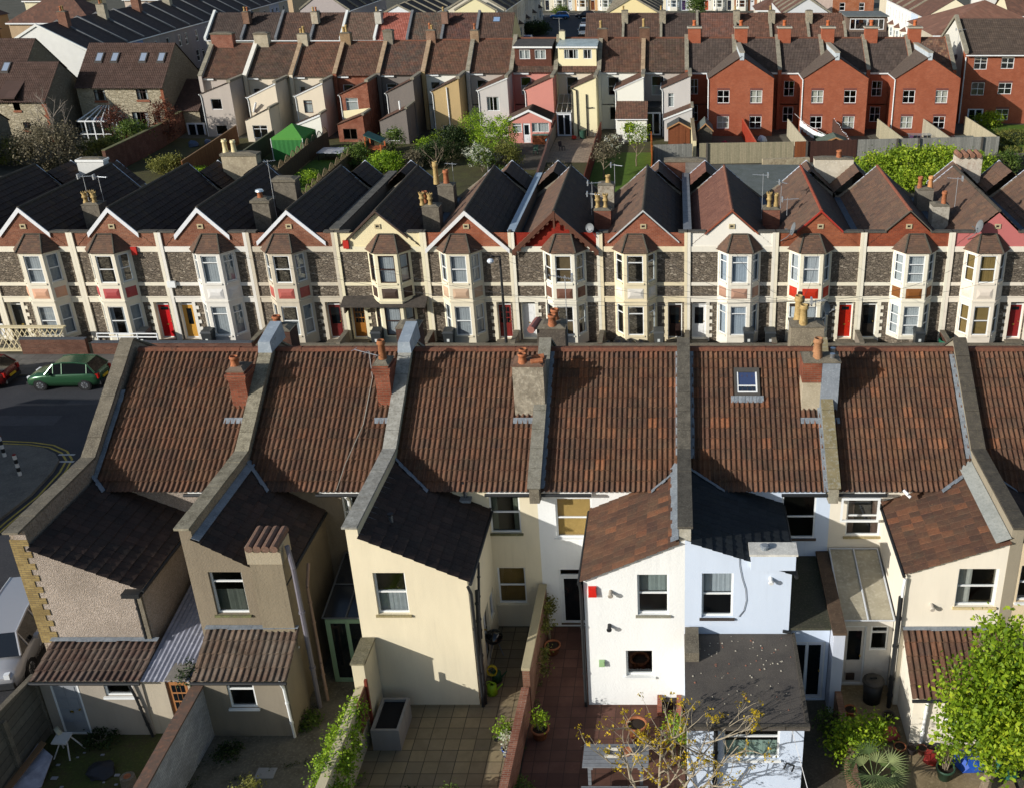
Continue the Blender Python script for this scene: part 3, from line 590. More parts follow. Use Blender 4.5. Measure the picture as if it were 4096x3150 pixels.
# roof window
def roofwin(root, o, p0, p1, m=None, gl='2a3350', flash=True, plane=None):
    x0, x1 = p0.x, p1.x; mb = MB(o); N = Vector((0, -NV.z, NV.y)); m = m or plain('4a4742', .5)
    def P(x, y, h): return Vector((x, y, nz(y))) + N * h
    y0, y1 = min(p0.y, p1.y), max(p0.y, p1.y); f = .09
    for a, b, c, d in ((x0, y0, x0 + f, y1), (x1 - f, y0, x1, y1), (x0 + f, y0, x1 - f, y0 + f), (x0 + f, y1 - f * 1.6, x1 - f, y1)):
        mb.hexa([P(a, b, .0), P(c, b, .0), P(c, d, .0), P(a, d, .0), P(a, b, .13), P(c, b, .13), P(c, d, .13), P(a, d, .13)], m)
    s = WHITE(); g = .05
    for a, b, c, d in ((x0 + f, y0 + f, x0 + f + g, y1 - f * 1.6), (x1 - f - g, y0 + f, x1 - f, y1 - f * 1.6), (x0 + f + g, y0 + f, x1 - f - g, y0 + f + g), (x0 + f + g, y0 + (y1 - y0) * .34, x1 - f - g, y0 + (y1 - y0) * .34 + .03)):
        mb.hexa([P(a, b, .05), P(c, b, .05), P(c, d, .05), P(a, d, .05), P(a, b, .115), P(c, b, .115), P(c, d, .115), P(a, d, .115)], s)
    w = mb.build('roof_window', root); k = MB(o); k.face([P(x0 + f, y0 + f, .1), P(x1 - f, y0 + f, .1), P(x1 - f, y1 - f, .1), P(x0 + f, y1 - f, .1)], glass(base=.25)); k.build('pane', w)
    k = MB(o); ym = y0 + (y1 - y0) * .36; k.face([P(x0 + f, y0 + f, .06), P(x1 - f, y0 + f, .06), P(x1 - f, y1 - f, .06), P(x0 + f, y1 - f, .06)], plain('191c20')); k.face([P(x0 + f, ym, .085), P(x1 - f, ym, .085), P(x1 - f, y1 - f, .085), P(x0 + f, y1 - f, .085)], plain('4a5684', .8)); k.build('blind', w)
    if flash: 
        k = MB(o); n = 9
        for i in range(n): a = x0 - .12 + (x1 - x0 + .24) * i / n; b = a + (x1 - x0 + .24) / n * .93; k.hexa([P(a, y0 - .2, .03), P(b, y0 - .2, .03), P(b, y0, .06), P(a, y0, .06), P(a, y0 - .2, .06 + .02 * (i % 2)), P(b, y0 - .2, .06), P(b, y0, .1), P(a, y0, .1)], LEAD())
        k.build('flashing', w)
def onroof(u, v):
    r = _ray(u, v); t = (NZE - NS * NY0 - CH) / (r.z - NS * r.y); return Vector((r.x * t, r.y * t, CH + r.z * t))
roofwin(r5, o5, onroof(2938, 1588), onroof(3035, 1478))
# ---- house 6 (ivory)
IV6 = stucco('e2dac8', .006, dirt=.15)
r6, o6 = near(6, NX['F'], NX['G'], 'ivory rendered house with an open top hung window and a clear plastic lean-to roof', IV6, TILE_B(6), dict(hi='R', x=6.82, zl=5.05, zp=6.6), otile=TILE_B(16),
    wins=[('m', (3392, 1984, 3516, 2142), 'w', dict(style='sash', cur='side', curcol='6f5a50', sill=mottled('a3946c', '8a7c58', 'b8a884'))), ('o', (3838, 2273, 3976, 2424), 'w', dict(style='sash', sill=mottled('cbb98e', 'b3a277', 'd8c9a0'), cur='left', curcol='c8c8c0'))], fascia=WHITE())
party(r6, o6, NX['G'], .36, stucco('9a917e', dirt=.3), mottled('4f4a42', '3b3833', '67604e', 5, 20), ext=(25.25, 6.6))
lead_side(r6, o6, NX['G'] - .36, 29.9, 33.3, .16)
strip(r6, o6, (NX['G'] - .19, 25.3, 6.22), (NX['G'] - .19, 30, 6.22), (-1, 0, -.4), .45, mottled('8a8d88', '9ea09a', '7b7f78', 3, 14), .04, 'flashing', 3)
pipe(r6, o6, [(6.75, 25.3, 4.85), (6.72, 25.3, 4.5), (6.72, 25.3, 4.2)], WHITE(), .045); pipe(r6, o6, [(6.68, 25.3, 4.2), (6.68, 25.3, 1.6), (6.68, 25.3, 0)], IRON(), .075, 'soil_pipe'); vent(r6, o6, atY(3725, 2415, 25.4), plain('b4ada0'))
mb = MB(o6); F = Fr((0, 29.05, 0)); a0, b0, a1, b1 = rectY(3367, 1990, 3513, 2085, 28.85); H_ = Fr((0, 28.85, 0)); bars(mb, H_, a0, b0, a1 - a0, b1 - b0, [], [], WHITE(), -.03, .03, .07); mb.build('open_sash', r6)
mb = MB(o6); p = atY(3620, 1985, 28.7); 
for x, y in ((3615, 1960), (3625, 1972)): p = atY(x, y, 28.7); mb.tube(p, p + Vector((.12, -.15, -.06)), .05, .05, 8, WHITE()); 
mb.build('camera_bracket', r6)
# ---- house 7 (cut by the frame)
r7, o7 = near(7, NX['G'], NX['H'], 'house at the right edge with peach rendered rear wing and dark shaded wing roof', stucco('dcc9a8'), TILE_B(7), dict(hi='L', x=NX['G'] + 3.1, zl=4.78), otile=TILE_D(7), wins=[('o', (4088, 2260, 4160, 2405), 'w', dict(style='sash', sill=WHITE()))])
party(r7, o7, NX['H'], .34, CONC(), CONC(), ext=(25.3, 6.6))
# ---- chimneys (base y from the photo)
BR = brick('93523c', '74402f', '7a6c5c', var=.5); 
chimney(r1, o1, -14.86, 31.55, 6.9, -14.3, 32.3, 8.65, BR, [(-14.66, 31.85, .38, .14)], topm=mottled('6a5c50', '54493f', '7d6e60'), corbel=2)
chimney(r2, o2, -9.98, 31.6, 7.0, -9.5, 32.35, 8.85, BR, [(-9.74, 31.95, .72, .13, mottled('8a5a3c', '6f4a34', 'a07048'))], corbel=2)
aerial(r2, o2, (-10.15, 31.9, 8.3), .95, (-.9, .3, .1), .9, 3)
pipe(r2, o2, [(-10.15, 31.9, 8.3), (-10.35, 30.9, 7.05), (-10.7, 29.6, 6.25), (-10.85, 28.9, 5.7)], plain('8d8a80'), .012, 'cable')
chimney(r3, o3, -5.35, 31.3, 6.9, -4.33, 32.15, 8.95, mottled('948c7c', '686154', 'aca493', 2.2, 9, .9, .04), [(-5.02, 31.5, .33, .14), (-5.04, 31.9, .33, .14)], topm=mottled('5c4a3e', '6f5a4a', '8a5a44'))
mb = MB(o3)
for y in (31.45, 31.8): mb.tube((-4.75, y, 9.06), (-4.35, y + .05, 9.1), .09, .09, 8, CLAY())
mb.build('hollow_tiles', r3)
chimney(r5, o5, 4.25, 31.5, 7.0, 5.45, 32.35, 9.0, mottled('a89e8a', '8f8570', 'b8ae98'), [(4.72, 31.75, .72, .15, mottled('9a7050', '7d5a40', 'b08a68')), (4.75, 32.15, .5, .14, mottled('9a7050', '7d5a40', 'b08a68'))], mat2=mottled('7d848c', '6e757d', '9299a0', 3), topm=CONC())
mb = MB(o5); mb.box(4.22, 31.47, 8.3, 4.86, 32.38, 8.98, BR); 
for x in (5.2, 5.28): mb.tube((x, 31.7 + (x - 5.2) * 6, 9.03), (x, 31.7 + (x - 5.2) * 6, 9.25), .08, .09, 10, plain('a9aeb2', .3, .5, .8))
mb.build('stack_top', r5)
for rt, oo, x0, x1 in ((r1, o1, -15.05, -14.3), (r2, o2, -10.05, -9.4), (r3, o3, -5.4, -4.3), (r5, o5, 4.2, 5.5)):
    strip(rt, oo, (x0, 31.2, nz(31.2) + .05), (x1, 31.2, nz(31.2) + .05), (0, -1, -.66), .22, LEAD(), .02, 'flashing', 5)
# lead covered blocks standing on the ridge at B and C, and front stacks half hidden by the ridge
for rt, oo, x in ((r1, o1, NX['B']), (r2, o2, NX['C'])):
    mb = MB(oo); mb.hexa([(x - .24, 33.0, 8.72), (x + .24, 33.0, 8.72), (x + .24, 34.4, 8.72), (x - .24, 34.4, 8.72), (x - .2, 33.05, 9.1), (x + .2, 33.05, 9.1), (x + .2, 34.35, 9.35), (x - .2, 34.35, 9.35)], mottled('8c969e', '737d87', 'a2abb2', 2, 8, .5)); mb.build('lead_cap', rt)
DST = mottled('5a5248', '46403a', '6e655a', 3, 14)
chimney(r1, o1, -14.95, 35.1, 7.2, -13.95, 35.9, 8.65, brick('5f4034', '4a342c', '5a5048'), [(-14.5, 35.5, .4, .15)])
chimney(r2, o2, -10.1, 35.1, 7.2, -9.3, 35.9, 8.75, brick('5f4034', '4a342c', '5a5048'), [])
chimney(r3, o3, -5.0, 35.1, 7.2, -3.98, 36.0, 8.75, DST, [(-4.45, 35.3, .42, .15), (-4.4, 35.8, .45, .15)])
mb = MB(o3); mb.tube((-5.2, 35.0, 8.75), (-5.05, 35.9, 8.78), .14, .14, 10, plain('8a5a50')); mb.build('ridge_cowl', r3)
aerial(r3, o3, (-3.95, 35.6, 8.0), 2.6, (-.8, -.2, .2), .9, 11)
chimney(r5, o5, 4.2, 35.1, 7.2, 5.4, 36.0, 8.8, mottled('8a7f6c', '6a6254', 'a59a82'), [(4.65, 35.3, .75, .15, BUFF()), (4.5, 35.7, .95, .15, BUFF())])
aerial(r5, o5, (5.1, 35.6, 8.8), .9, (.6, .3, 0), .6, 9); dish(r5, o5, (5.5, 35.5, 9.4), (.3, -.2, .1), .25)
# ================================================================ MIDDLE TERRACE (bay fronts facing us)
MY = 55.0
def PXk(k): return .68 + 4.8 * (k - 8)
STONE = lambda: rubble('6a6055', '8f8372', 'b5a996', '4a443a', 5.2)
BRK = lambda: brick('8f5c45', '744635', '93806e')
DARKROOF = lambda s=0: tiles(['41332d', '4a3a32', '3a302c', '51402f'], .25, s, '3d3a34', '6f5a48')
BRNROOF = lambda s=0: tiles(['5f4a3e', '6c5344', '54433a', '745845', '5f483c'], .28, s, '524d40', '8a6a56')
def mid(k, c):
    """house between party lines k-1 and k; odd: door left, bay right; even: the other way round"""
    X0, X1 = PXk(k - 1), PXk(k); odd = k % 2; xc = (X0 + X1) / 2
    root = thing('bay_fronted_house', c['lab'], 'house', (xc, MY, 0), group='bay fronted terrace in the middle'); o = root.location.copy(); F = Fr((X0, MY, 0)); Wd = 4.8
    g = 1 if odd else -1; A = (lambda a: a) if odd else (lambda a: Wd - a)
    cream = stucco(c.get('cream', 'ddd6c2'), .006, dirt=c.get('dirt', .14)); gm = c['gable'](); za, sl_, hw = 7.45, .9, c.get('hw', 1.35)
    apex = c.get('apex', za); zp = 6.36; d0, d1 = sorted((A(.28), A(1.08))); st = STONE()
    wb = MB(o); wb.wall(F, [(0, 0), (Wd, 0), (Wd, 5.45), (0, 5.45)], [(d0, .12, d1, 2.42)], st, .4, cream)
    gh = (apex - zp) / c.get('slope', .9) ; sc = c.get('slope', .9)
    wb.wall(F, [(0, 5.45), (Wd, 5.45), (Wd, zp), (2.4 + gh, zp), (2.4, apex), (2.4 - gh, zp), (0, zp)], [], gm, c=.0)
    # back wall and floor
    wb.wall(Fr((X1, 65.1, 0), (-1, 0, 0)), [(0, 0), (Wd, 0), (Wd, 5.7), (Wd / 2, 7.5), (0, 5.7)], [], stucco('8d8474')); wb.box(X0, 55.01, 2.5, X1, 65, 2.62, plain('6a5a48', .8))
    wb.build('wall', root)
    v = MB(o); vm = stucco('b9ab88', .004); a = 2.4
    if c.get('vent', 1): bars(v, F, a - .16, 6.58, .32, .26, [], [], vm, .003, .05, .07); v.fb(F, a - .08, 6.66, .004, a + .08, 6.76, .012, plain('2a2420')); v.build('air_vent', root)
    # white bands and pilasters
    t = MB(o); pw = .17; bl, bh = sorted((A(1.6), A(4.1)))
    for z0, z1, e in ((5.28, 5.58, .05), (3.33, 3.52, .045), (2.36, 2.68, .055)): t.fb(F, pw, z0, .002, Wd - pw, z1, e, cream)
    t.fb(F, pw, 2.66, .056, Wd - pw, 2.72, .1, cream); t.build('band', root)
    t = MB(o); pt = zp + .02 if c.get('pil', 1) else 5.58
    t.fb(F, 0.004, 0, .0, pw, pt, .09, cream); t.build('pilaster', root); t = MB(o); t.fb(F, Wd - pw, 0, .0, Wd - .004, pt, .09, cream); t.build('pilaster', root)
    # toothed surround beside the door
    t = MB(o); j0, j1 = sorted((A(1.08), A(1.26))); t.fb(F, j0, 0, .002, j1, 2.36, .05, cream)
    for i in range(5): q0, q1 = sorted((A(1.26), A(1.42))); t.fb(F, q0, .25 + i * .42, .003, q1, .25 + i * .42 + .2, .046, cream)
    t.build('door_surround', root)
    dc, ds = c['door']; door(root, F, d0, .12, d1, 2.42, dc, .32, ds, o=o, fan=.3, knob='d8b85a' if ds != 'french' else 'cccccc')
    mb = MB(o); mb.fb(F, d0 - .1, 0, .01, d1 + .1, .12, .5, CONC()); mb.build('doorstep', root)
    # bay
    bc = A(2.85); z0, z1 = 0.0, 5.5; P = [(bc - 1.18, 0), (bc - .62, .75), (bc + .62, .75), (bc + 1.18, 0)]; bb = MB(o); wins = []
    cur = c.get('cur', ('net', 'net')); wf = plain(c.get('frame', 'd9dbd9'), .35, .4, var=.06); sty = c.get('sty', 'sash')
    tops = MB(o)
    for i in range(3):
        (a0, c0), (a1, c1) = P[i], P[i + 1]; G = Fr(F.p(a0, 0, c0), F.p(a1, 0, c1) - F.p(a0, 0, c0)); L = (F.p(a1, 0, c1) - F.p(a0, 0, c0)).length; e = .16 if i != 1 else .18
        hs = [(e, .64, L - e, 2.36), (e, 3.72, L - e, 5.28)]; bb.wall(G, [(0, 0), (L, 0), (L, z1), (0, z1)], hs, cream, .12)
        bb.fb(G, -.01, 2.6, .0, L + .01, 2.7, .05, cream); bb.fb(G, -.01, 5.4, .0, L + .01, 5.5, .05, cream)
        bb.fb(G, e - .04, 3.62, .0, L - e + .04, 3.71, .05, cream); bb.fb(G, e - .04, .55, .0, L - e + .04, .63, .05, cream)
        if c.get('plinth'): bb.fb(G, 0, 0, .001, L, .4, .02, st)
        wins.append((G, hs))
        pm = plain(c['panel'], .55, .3, var=.1); pn = MB(o); q = [(e, 2.82), (L - e, 2.82), (L - e, 3.4), (e, 3.4)]; m_ = .16
        iq = [(e + m_, 2.82 + .2), (L - e - m_, 2.82 + .2), (L - e - m_, 3.4 - .2), (e + m_, 3.4 - .2)]
        for u in range(4): w_ = (u + 1) % 4; pn.face([G.p(*q[u], .008), G.p(*q[w_], .008), G.p(*iq[w_], .06), G.p(*iq[u], .06)], pm)
        pn.face([G.p(*x, .06) for x in iq], pm); wins[-1] += (pn,)
    b = bb.build('bay', root)
    for G, hs, pn in wins:
        pn.build('panel', b)
    for i, (G, hs, pn) in enumerate(wins):
        for j, h in enumerate(hs):
            cu = cur[j]; cc = c.get('curcol', 'b4b8bc')
            if isinstance(cu, tuple): cu = cu[i]
            window(root, G, *h, style=sty, col=wf, rev=.1, cur=cu, curcol=cc, o=o)
    # bay roof (hipped, tiled)
    zt = 6.28; E = [F.p(bc - 1.34, 5.44, -.02), F.p(bc - .72, 5.44, .87), F.p(bc + .72, 5.44, .87), F.p(bc + 1.34, 5.44, -.02)]; R_ = [F.p(bc - .55, zt, .0), F.p(bc - .42, zt, .1), F.p(bc + .42, zt, .1), F.p(bc + .55, zt, .0)]
    rb = MB(o); bt = c.get('bayroof', BRNROOF)(k) if callable(c.get('bayroof', BRNROOF)) else c['bayroof']; hip = mottled('4a463e', '3a3a34', '5e584c')
    for i in range(3):
        n = 9
        for r in range(n):
            f0, f1 = r / n, (r + 1) / n; p0, p1 = E[i].lerp(R_[i], f0), E[i + 1].lerp(R_[i + 1], f0); p2, p3 = E[i + 1].lerp(R_[i + 1], f1), E[i].lerp(R_[i], f1); nn = (p1 - p0).cross(p3 - p0).normalized() * .022
            m = max(1, round((p1 - p0).length / .2))
            for q in range(m):
                a_, b_ = q / m, (q + 1) / m; uvq = [(q + .5 + 20 * i, r + .5)] * 4
                rb.face([p0.lerp(p1, a_) + nn, p0.lerp(p1, b_) + nn, p3.lerp(p2, b_), p3.lerp(p2, a_)], bt, uvq); rb.face([p0.lerp(p1, a_), p0.lerp(p1, b_), p0.lerp(p1, b_) + nn, p0.lerp(p1, a_) + nn], bt, uvq)
    for i in (1, 2): rb.tube(E[i] + Vector((0, 0, .02)), R_[i] + Vector((0, 0, .03)), .055, .055, 6, hip)
    rb.tube(R_[1] + Vector((0, 0, .02)), R_[2] + Vector((0, 0, .02)), .05, .05, 6, hip)
    rb.face([F.p(bc - .42, zt, .1), F.p(bc + .42, zt, .1), F.p(bc + .42, zt + .02, 0), F.p(bc - .42, zt + .02, 0)], hip); rb.face([E[0], E[3], E[2], E[1]], cream); rb.build('bay_roof', root)
    # main roof: two slopes falling to the party lines, ridge running back
    rl, rr = c['roof']; za2 = apex + .12; y0, y1 = MY - .02 - c.get('oh', 0), 65.3; dz = 2.22 * sc; sL = math.hypot(2.22, dz); ov = .1  # where tones differ, the right slope's shade is put into its tile colour
    pr_ = c.get('prof', dict(roll=.33, course=.34, amp=.028, lift=.035, flat=True, per=1))
    roofmesh('roof', root, o, [dict(P0=(xc + 2.22, y0, za2 - dz), U=(0, 1, 0), V=(-2.22, 0, dz), Wd=y1 - y0, L=sL, mat_i=0, **pr_), dict(P0=(xc - 2.22, y1, za2 - dz), U=(0, -1, 0), V=(2.22, 0, dz), Wd=y1 - y0, L=sL, mat_i=1, **pr_)], [rr, rl])
    rg = MB(o); rg.tube((xc, y0, za2 + .01), (xc, y1, za2 + .01), .09, .09, 8, c.get('ridge', mottled('4a443c', '3c3832', '5e564a'))); rg.build('ridge_tiles', root)
    # rear gabled wing
    wx = xc + (.68 if not odd else -1.12); wz = 7.25; wh = 1.6
    wr = MB(o); ym = 68.1
    roofmesh('wing_roof', root, o, [dict(P0=(wx + wh, 65.2, wz - wh * .9), U=(0, 1, 0), V=(-wh, 0, wh * .9), Wd=ym - 65.2, L=wh * 1.345, mat_i=0, **pr_), dict(P0=(wx - wh, ym, wz - wh * .9), U=(0, -1, 0), V=(wh, 0, wh * .9), Wd=ym - 65.2, L=wh * 1.345, mat_i=1, **pr_)], [rr, rl])
    wr.wall(Fr((wx + wh, ym - .1, 0), (-1, 0, 0)), [(.1, 0), (2 * wh - .1, 0), (2 * wh - .1, wz - wh * .9 + .1), (wh, wz - .05), (.1, wz - wh * .9 + .1)], [], stucco('8d8474'))
    for s in (1, -1): wr.box(wx + s * (wh - .12) - .06, 65.1, 0, wx + s * (wh - .12) + .06, ym - .11, wz - wh * .9 + .08, stucco('8d8474'))
    wr.build('wing_wall', root)
    if c.get('vergecol', 1):
        vm = plain('c2cad6', .5) if c.get('vergecol', 1) == 1 else c['vergecol']; vg = MB(o)
        for X_, Z_, H_, y in ((xc, za2, 2.22, 65.3), (wx, wz, wh, ym)):
            vg = MB(o)
            for s in (1, -1): vg.prism([(X_, y, Z_ - .1), (X_ + s * H_, y, Z_ - .1 - H_ * sc), (X_ + s * H_, y, Z_ + .06 - H_ * sc), (X_, y, Z_ + .06)], (0, .04, 0), vm)
            vg.build('verge', root)
    # bargeboard
    if c.get('barge'):
        col, hw, dp, th = c['barge']; bm_ = col() if callable(col) else plain(col, .5, .35, var=.12); bg = MB(o); y = MY - .09 - c.get('oh', 0)
        for s in (1, -1):
            x1 = xc + s * hw; zb = za2 - hw * sc; zt_ = .05
            bg.prism([(xc, y, za2 - dp + zt_), (x1, y, zb - dp + zt_), (x1, y, zb + zt_), (xc, y, za2 + zt_)], (0, th, 0), bm_)
            if c.get('fret'):
                for i in range(9): q = (i + .5) / 9 * hw; bg.tube((xc + s * q, y + .02, za2 - q * sc - dp + .05), (xc + s * q, y + .06, za2 - q * sc - dp + .05), .11, .11, 8, bm_)
        if c.get('fret'): bg.box(xc - .05, y - .02, za2 - .9, xc + .05, y + .05, za2 + .05, bm_)
        bg.build('bargeboard', root)
    # dark coping on the parapet beside the gable
    cp = MB(o); cm = mottled('55524c', '45423c', '6a675f'); hb = max(c.get('barge', (0, 0, 0, 0))[1] if c.get('barge') else 0, gh)
    for a0, a1 in ((-.02, 2.4 - hb + .05), (2.4 + hb - .05, Wd + .02)):
        if a1 - a0 > .15: cp.fb(F, a0, zp + .002, -.28, a1, zp + .09, .08, cm)
    cp.build('coping', root)
    gt = MB(o); gt.box(X1 - .2, 55.1, 5.55, X1 + .2, 65.2, 5.62, mottled('4a5560', '38424c', '5e6a74', 2, 10, .6)); gt.build('valley_gutter', root)
    if c.get('party'):
        m, w, zt = c['party']; pb = MB(o); pb.box(X1 - w / 2, 55.15, 5.0, X1 + w / 2, 68.2, zt, stucco('8d8474')); pb.box(X1 - w / 2 - .03, 55.12, zt, X1 + w / 2 + .03, 68.25, zt + .06, m); pb.build('party_wall', root)
    return root, o
WHB = ('d4d6d8', 1.38, .27, .06)
BRICK = BRK; CRG = lambda: stucco('ddd0a8', .01, dirt=.08); DK = DARKROOF; BN = BRNROOF
NETS = ('net', 'net')
HM = {
 -1: dict(lab='far left terrace house almost out of frame', gable=BRICK, door=('c8cac8', 'half'), panel='c9a084', roof=(DK(0), DK(0)), barge=WHB, slope=1.0, apex=7.55),
 0: dict(lab='brick gabled house at the left edge with a white arched door', gable=BRICK, door=('d0d2d2', 'half'), panel='b98f78', roof=(DK(0), DK(0)), barge=WHB, slope=1.0, apex=7.55),
 1: dict(lab='brick gabled house with beige bay panels and a black front door', gable=BRICK, door=('1d201d', 'panel'), panel='c79a7e', roof=(DK(1), DK(1)), barge=WHB, slope=1.02, apex=7.6, plinth=1),
 2: dict(lab='brick gabled house with dull red bay panels and a bright red panelled door', gable=BRICK, door=('b01218', 'panel'), panel='a04444', roof=(DK(2), DK(2)), barge=WHB, slope=1.02, apex=7.6, cur=(('net', 'side', 'net'), ('side', None, 'left'))),
 3: dict(lab='brick gabled house with an all white bay, leaded top lights and a honey wood door', gable=BRICK, door=('b98a3c', 'oval'), panel='cfcdc8', roof=(DK(3), DK(3)), barge=('d4d6d8', 1.5, .28, .06), slope=1.02, apex=7.6, sty='top', cream='dad6cc'),
 4: dict(lab='brick gabled house with salmon bay panels and a dark red door', gable=BRICK, door=('5c1d1c', 'half'), panel='a4554c', roof=(DK(4), DK(4)), barge=('d4d6d8', 1.88, .24, .06), slope=.93, cream='c6bca8', dirt=.2, cur=(('half', 'half', 'net'), ('left', None, 'net')), party=(mottled('5e5c56', '4a4843', '706e66'), .5, 6.5)),
 5: dict(lab='cream gabled house with brown window frames and a tiled canopy over its wooden door', gable=CRG, door=('8a5a24', 'glazed'), panel='43342c', roof=(DK(5), DK(5)), barge=('4a3a30', 1.6, .12, .1), frame='3c2a24', cream='ded5b6', oh=.1, pil=1),
 6: dict(lab='brick gabled house with a very wide white bargeboard and a part glazed maroon door', gable=lambda: brick('a25c3c', '8c4c34', '93786a'), door=('6e2522', 'glazed'), panel='b89c82', roof=(BN(6), DK(6)), barge=('d4d4d2', 2.3, .26, .06), slope=.93, cream='dcd3ba', oh=.12, party=(mottled('93a3b0', '80909e', 'a6b4c0', 2, 8, .5), .36, 6.38)),
 7: dict(lab='red painted gable house with carved brown bargeboards and a white door', gable=lambda: brick('8f2c20', '7e2419', '8a3a2c', mix=.3), door=('d3d5d6', 'six'), panel='6b4a3c', roof=(BN(7), DK(7)), barge=('5a3a2c', 2.36, .3, .08), fret=1, slope=.93, cream='dfdac8', oh=.22, cur=((None, 'half', 'side'), ('blind', 'blind', 'side')), curcol='7d6a50', vent=0),
 8: dict(lab='orange brick gabled house with pale panels and a dark open doorway', gable=lambda: brick('9c5c42', '854a36', '937868'), door=('2a1d1a', 'half'), panel='d0cbc0', roof=(BN(8), DK(8)), barge=('b4b6b4', 1.95, .09, .06), cream='dccfae', sty='top', cur=(None, None), party=(mottled('6f7276', '5c6064', '84888c', 2, 8, .6), .4, 6.38)),
 9: dict(lab='white painted gable house with net curtains and a white leaded glass door', gable=lambda: stucco('ded9cc', .006, dirt=.06), door=('d6d7d6', 'half'), panel='a8836e', roof=(tiles(['6c4a3d', '765143', '644338', '7c5646'], .12, 9, '6a4c3e', None), DK(9)), barge=(lambda: tiles(['8a4a34', '7a4232', '95533a'], .1, 3), 1.45, .1, .1), slope=.88, cream='ded8c8', sty='top', curcol='b6c0cc', plinth=0, ridge=mottled('7d5443', '6c4839', '8e6450')),
 10: dict(lab='brick gabled house with scarlet bay panels, scarlet door and red bargeboards', gable=lambda: brick('a05c3c', '884c34', '8c6450'), door=('a8200e', 'panel'), panel='b02c14', roof=(BN(10), DK(10)), barge=('9c3528', 1.25, .13, .06), cream='e0d8c0', slope=.92, curcol='c8ccd0', ridge=mottled('8a4634', '73392b', '9c5a44')),
 11: dict(lab='brick gabled house with brown bay panels, three row windows and a black door', gable=lambda: brick('94492e', '7c3d2a', '86604c'), door=('221e1a', 'half'), panel='7c4c22', roof=(BN(11), DK(11)), barge=('5c564c', 1.25, .07, .06), cream='e2dcc8', sty='three', curcol='c6cacc', ridge=mottled('84503f', '6d4233', '95614d'), plinth=1),
 12: dict(lab='pink painted gable house with a cream bay and dark red door', gable=lambda: stucco('b56a66', .006, dirt=.08), door=('7c1f20', 'panel'), panel='d4c8b8', roof=(BN(12), DK(12)), barge=None, cream='e0d6c4', cur=('blind', 'net'), curcol='8f7448'),
 13: dict(lab='terrace house at the right edge behind the pink gable', gable=BRICK, door=('c8c8c6', 'panel'), panel='b0a898', roof=(BN(13), BN(14)), barge=None),
 14: dict(lab='last terrace house beyond the right edge', gable=BRICK, door=('c8c8c6', 'panel'), panel='b0a898', roof=(BN(13), BN(14)), barge=None),
}
HM[12]['curcol'] = '9a8050'
MR = {k: mid(k, HM[k]) for k in range(-1, 15)}
def mstack(k, y0, z1, pots, m=None, w=.95, d=.9, dx=0., **kw):
    r, o = MR[k]; x = PXk(k) + dx; return chimney(r, o, x - w / 2, y0, 5.4, x + w / 2, y0 + d, z1, m or brick('8a5a48', '6f4a3c', '6a6056'), pots, **kw)
BF = BUFF(); GST = mottled('6f685b', '554f46', '867e70', 3, 14)
mstack(1, 57.6, 7.15, [(-33.25, 57.9, .65, .15, BF, True), (-33.0, 58.2, .65, .15, BF, True), (-32.75, 57.9, .65, .15, BF, True)], GST)
r, o = MR[1]; aerial(r, o, (-33.3, 58.3, 7.2), 1.5, (1, .2, 0), .9, 11); aerial(r, o, (-32.4, 58.2, 7.2), 1.5, (1, -.2, 0), .8, 11)
mstack(3, 57.6, 7.3, [(-23.4, 58, .45, .15)], GST, cap=.08); r, o = MR[3]; mb = MB(o); mb.tube((-23.4, 58, 7.85), (-23.4, 58, 7.95), .24, .2, 14, plain('c4ccd0', .3, .5, .5)); mb.build('cowl', r); aerial(r, o, (-22.7, 58.1, 6.2), 3.4, (.3, .2, 0), .6, 7)
mstack(3, 61.6, 7.5, [], GST, cap=.08, w=1.3)
mstack(5, 57.3, 7.1, [(-14.2, 57.6, .75, .15, BF, True), (-13.75, 57.6, .7, .15, BF, True), (-14.1, 58, .7, .15, CLAY())], GST)
mstack(5, 61.6, 7.2, [(-14.3, 62, 1.35, .16, BF), (-13.7, 62, .85, .17, CLAY())], GST); r, o = MR[5]; aerial(r, o, (-13.3, 62.2, 7.2), 1.3, (-1, .3, 0), .7, 7)
mstack(7, 57.9, 6.75, [(-4.4, 58.3, .85, .15, BF, True), (-3.95, 58.3, .85, .15, BF, True)], brick('8f5a46', '74483a', '6e6258'))
mstack(7, 61.4, 7.3, [(-4.0, 61.8, .5, .15, BF)], mottled('a49c8c', '8a8272', '6e5a4c', 3, 6)); r, o = MR[7]; aerial(r, o, (-4.7, 58.4, 6.8), 1.5, (.9, .2, 0), .8, 9); aerial(r, o, (-4.75, 58.3, 6.4), 1.3, (.9, -.3, 0), .8, 9); aerial(r, o, (-3.6, 61.9, 7), 1.5, (.8, -.4, 0), .8, 11)
dish(r, o, (-4.6, 54.7, 6.7), (-.5, -1, .35), .26, arm=(-4.15, 54.95, 6.0))
mstack(9, 57.9, 6.8, [(5.35, 58.2, .9, .15, BF, True), (5.75, 58.3, .8, .14, BF)], brick('8f5a46', '74483a', '6e6258')); r, o = MR[9]; aerial(r, o, (4.95, 58.2, 6.2), 2.6, (-.8, .2, 0), .9, 11); aerial(r, o, (6.0, 58.2, 6.2), 2.2, (.4, -.5, 0), .7, 9); aerial(r, o, (6.3, 57.5, 6.6), 1.0, (.8, .2, 0), 1.0, 12)
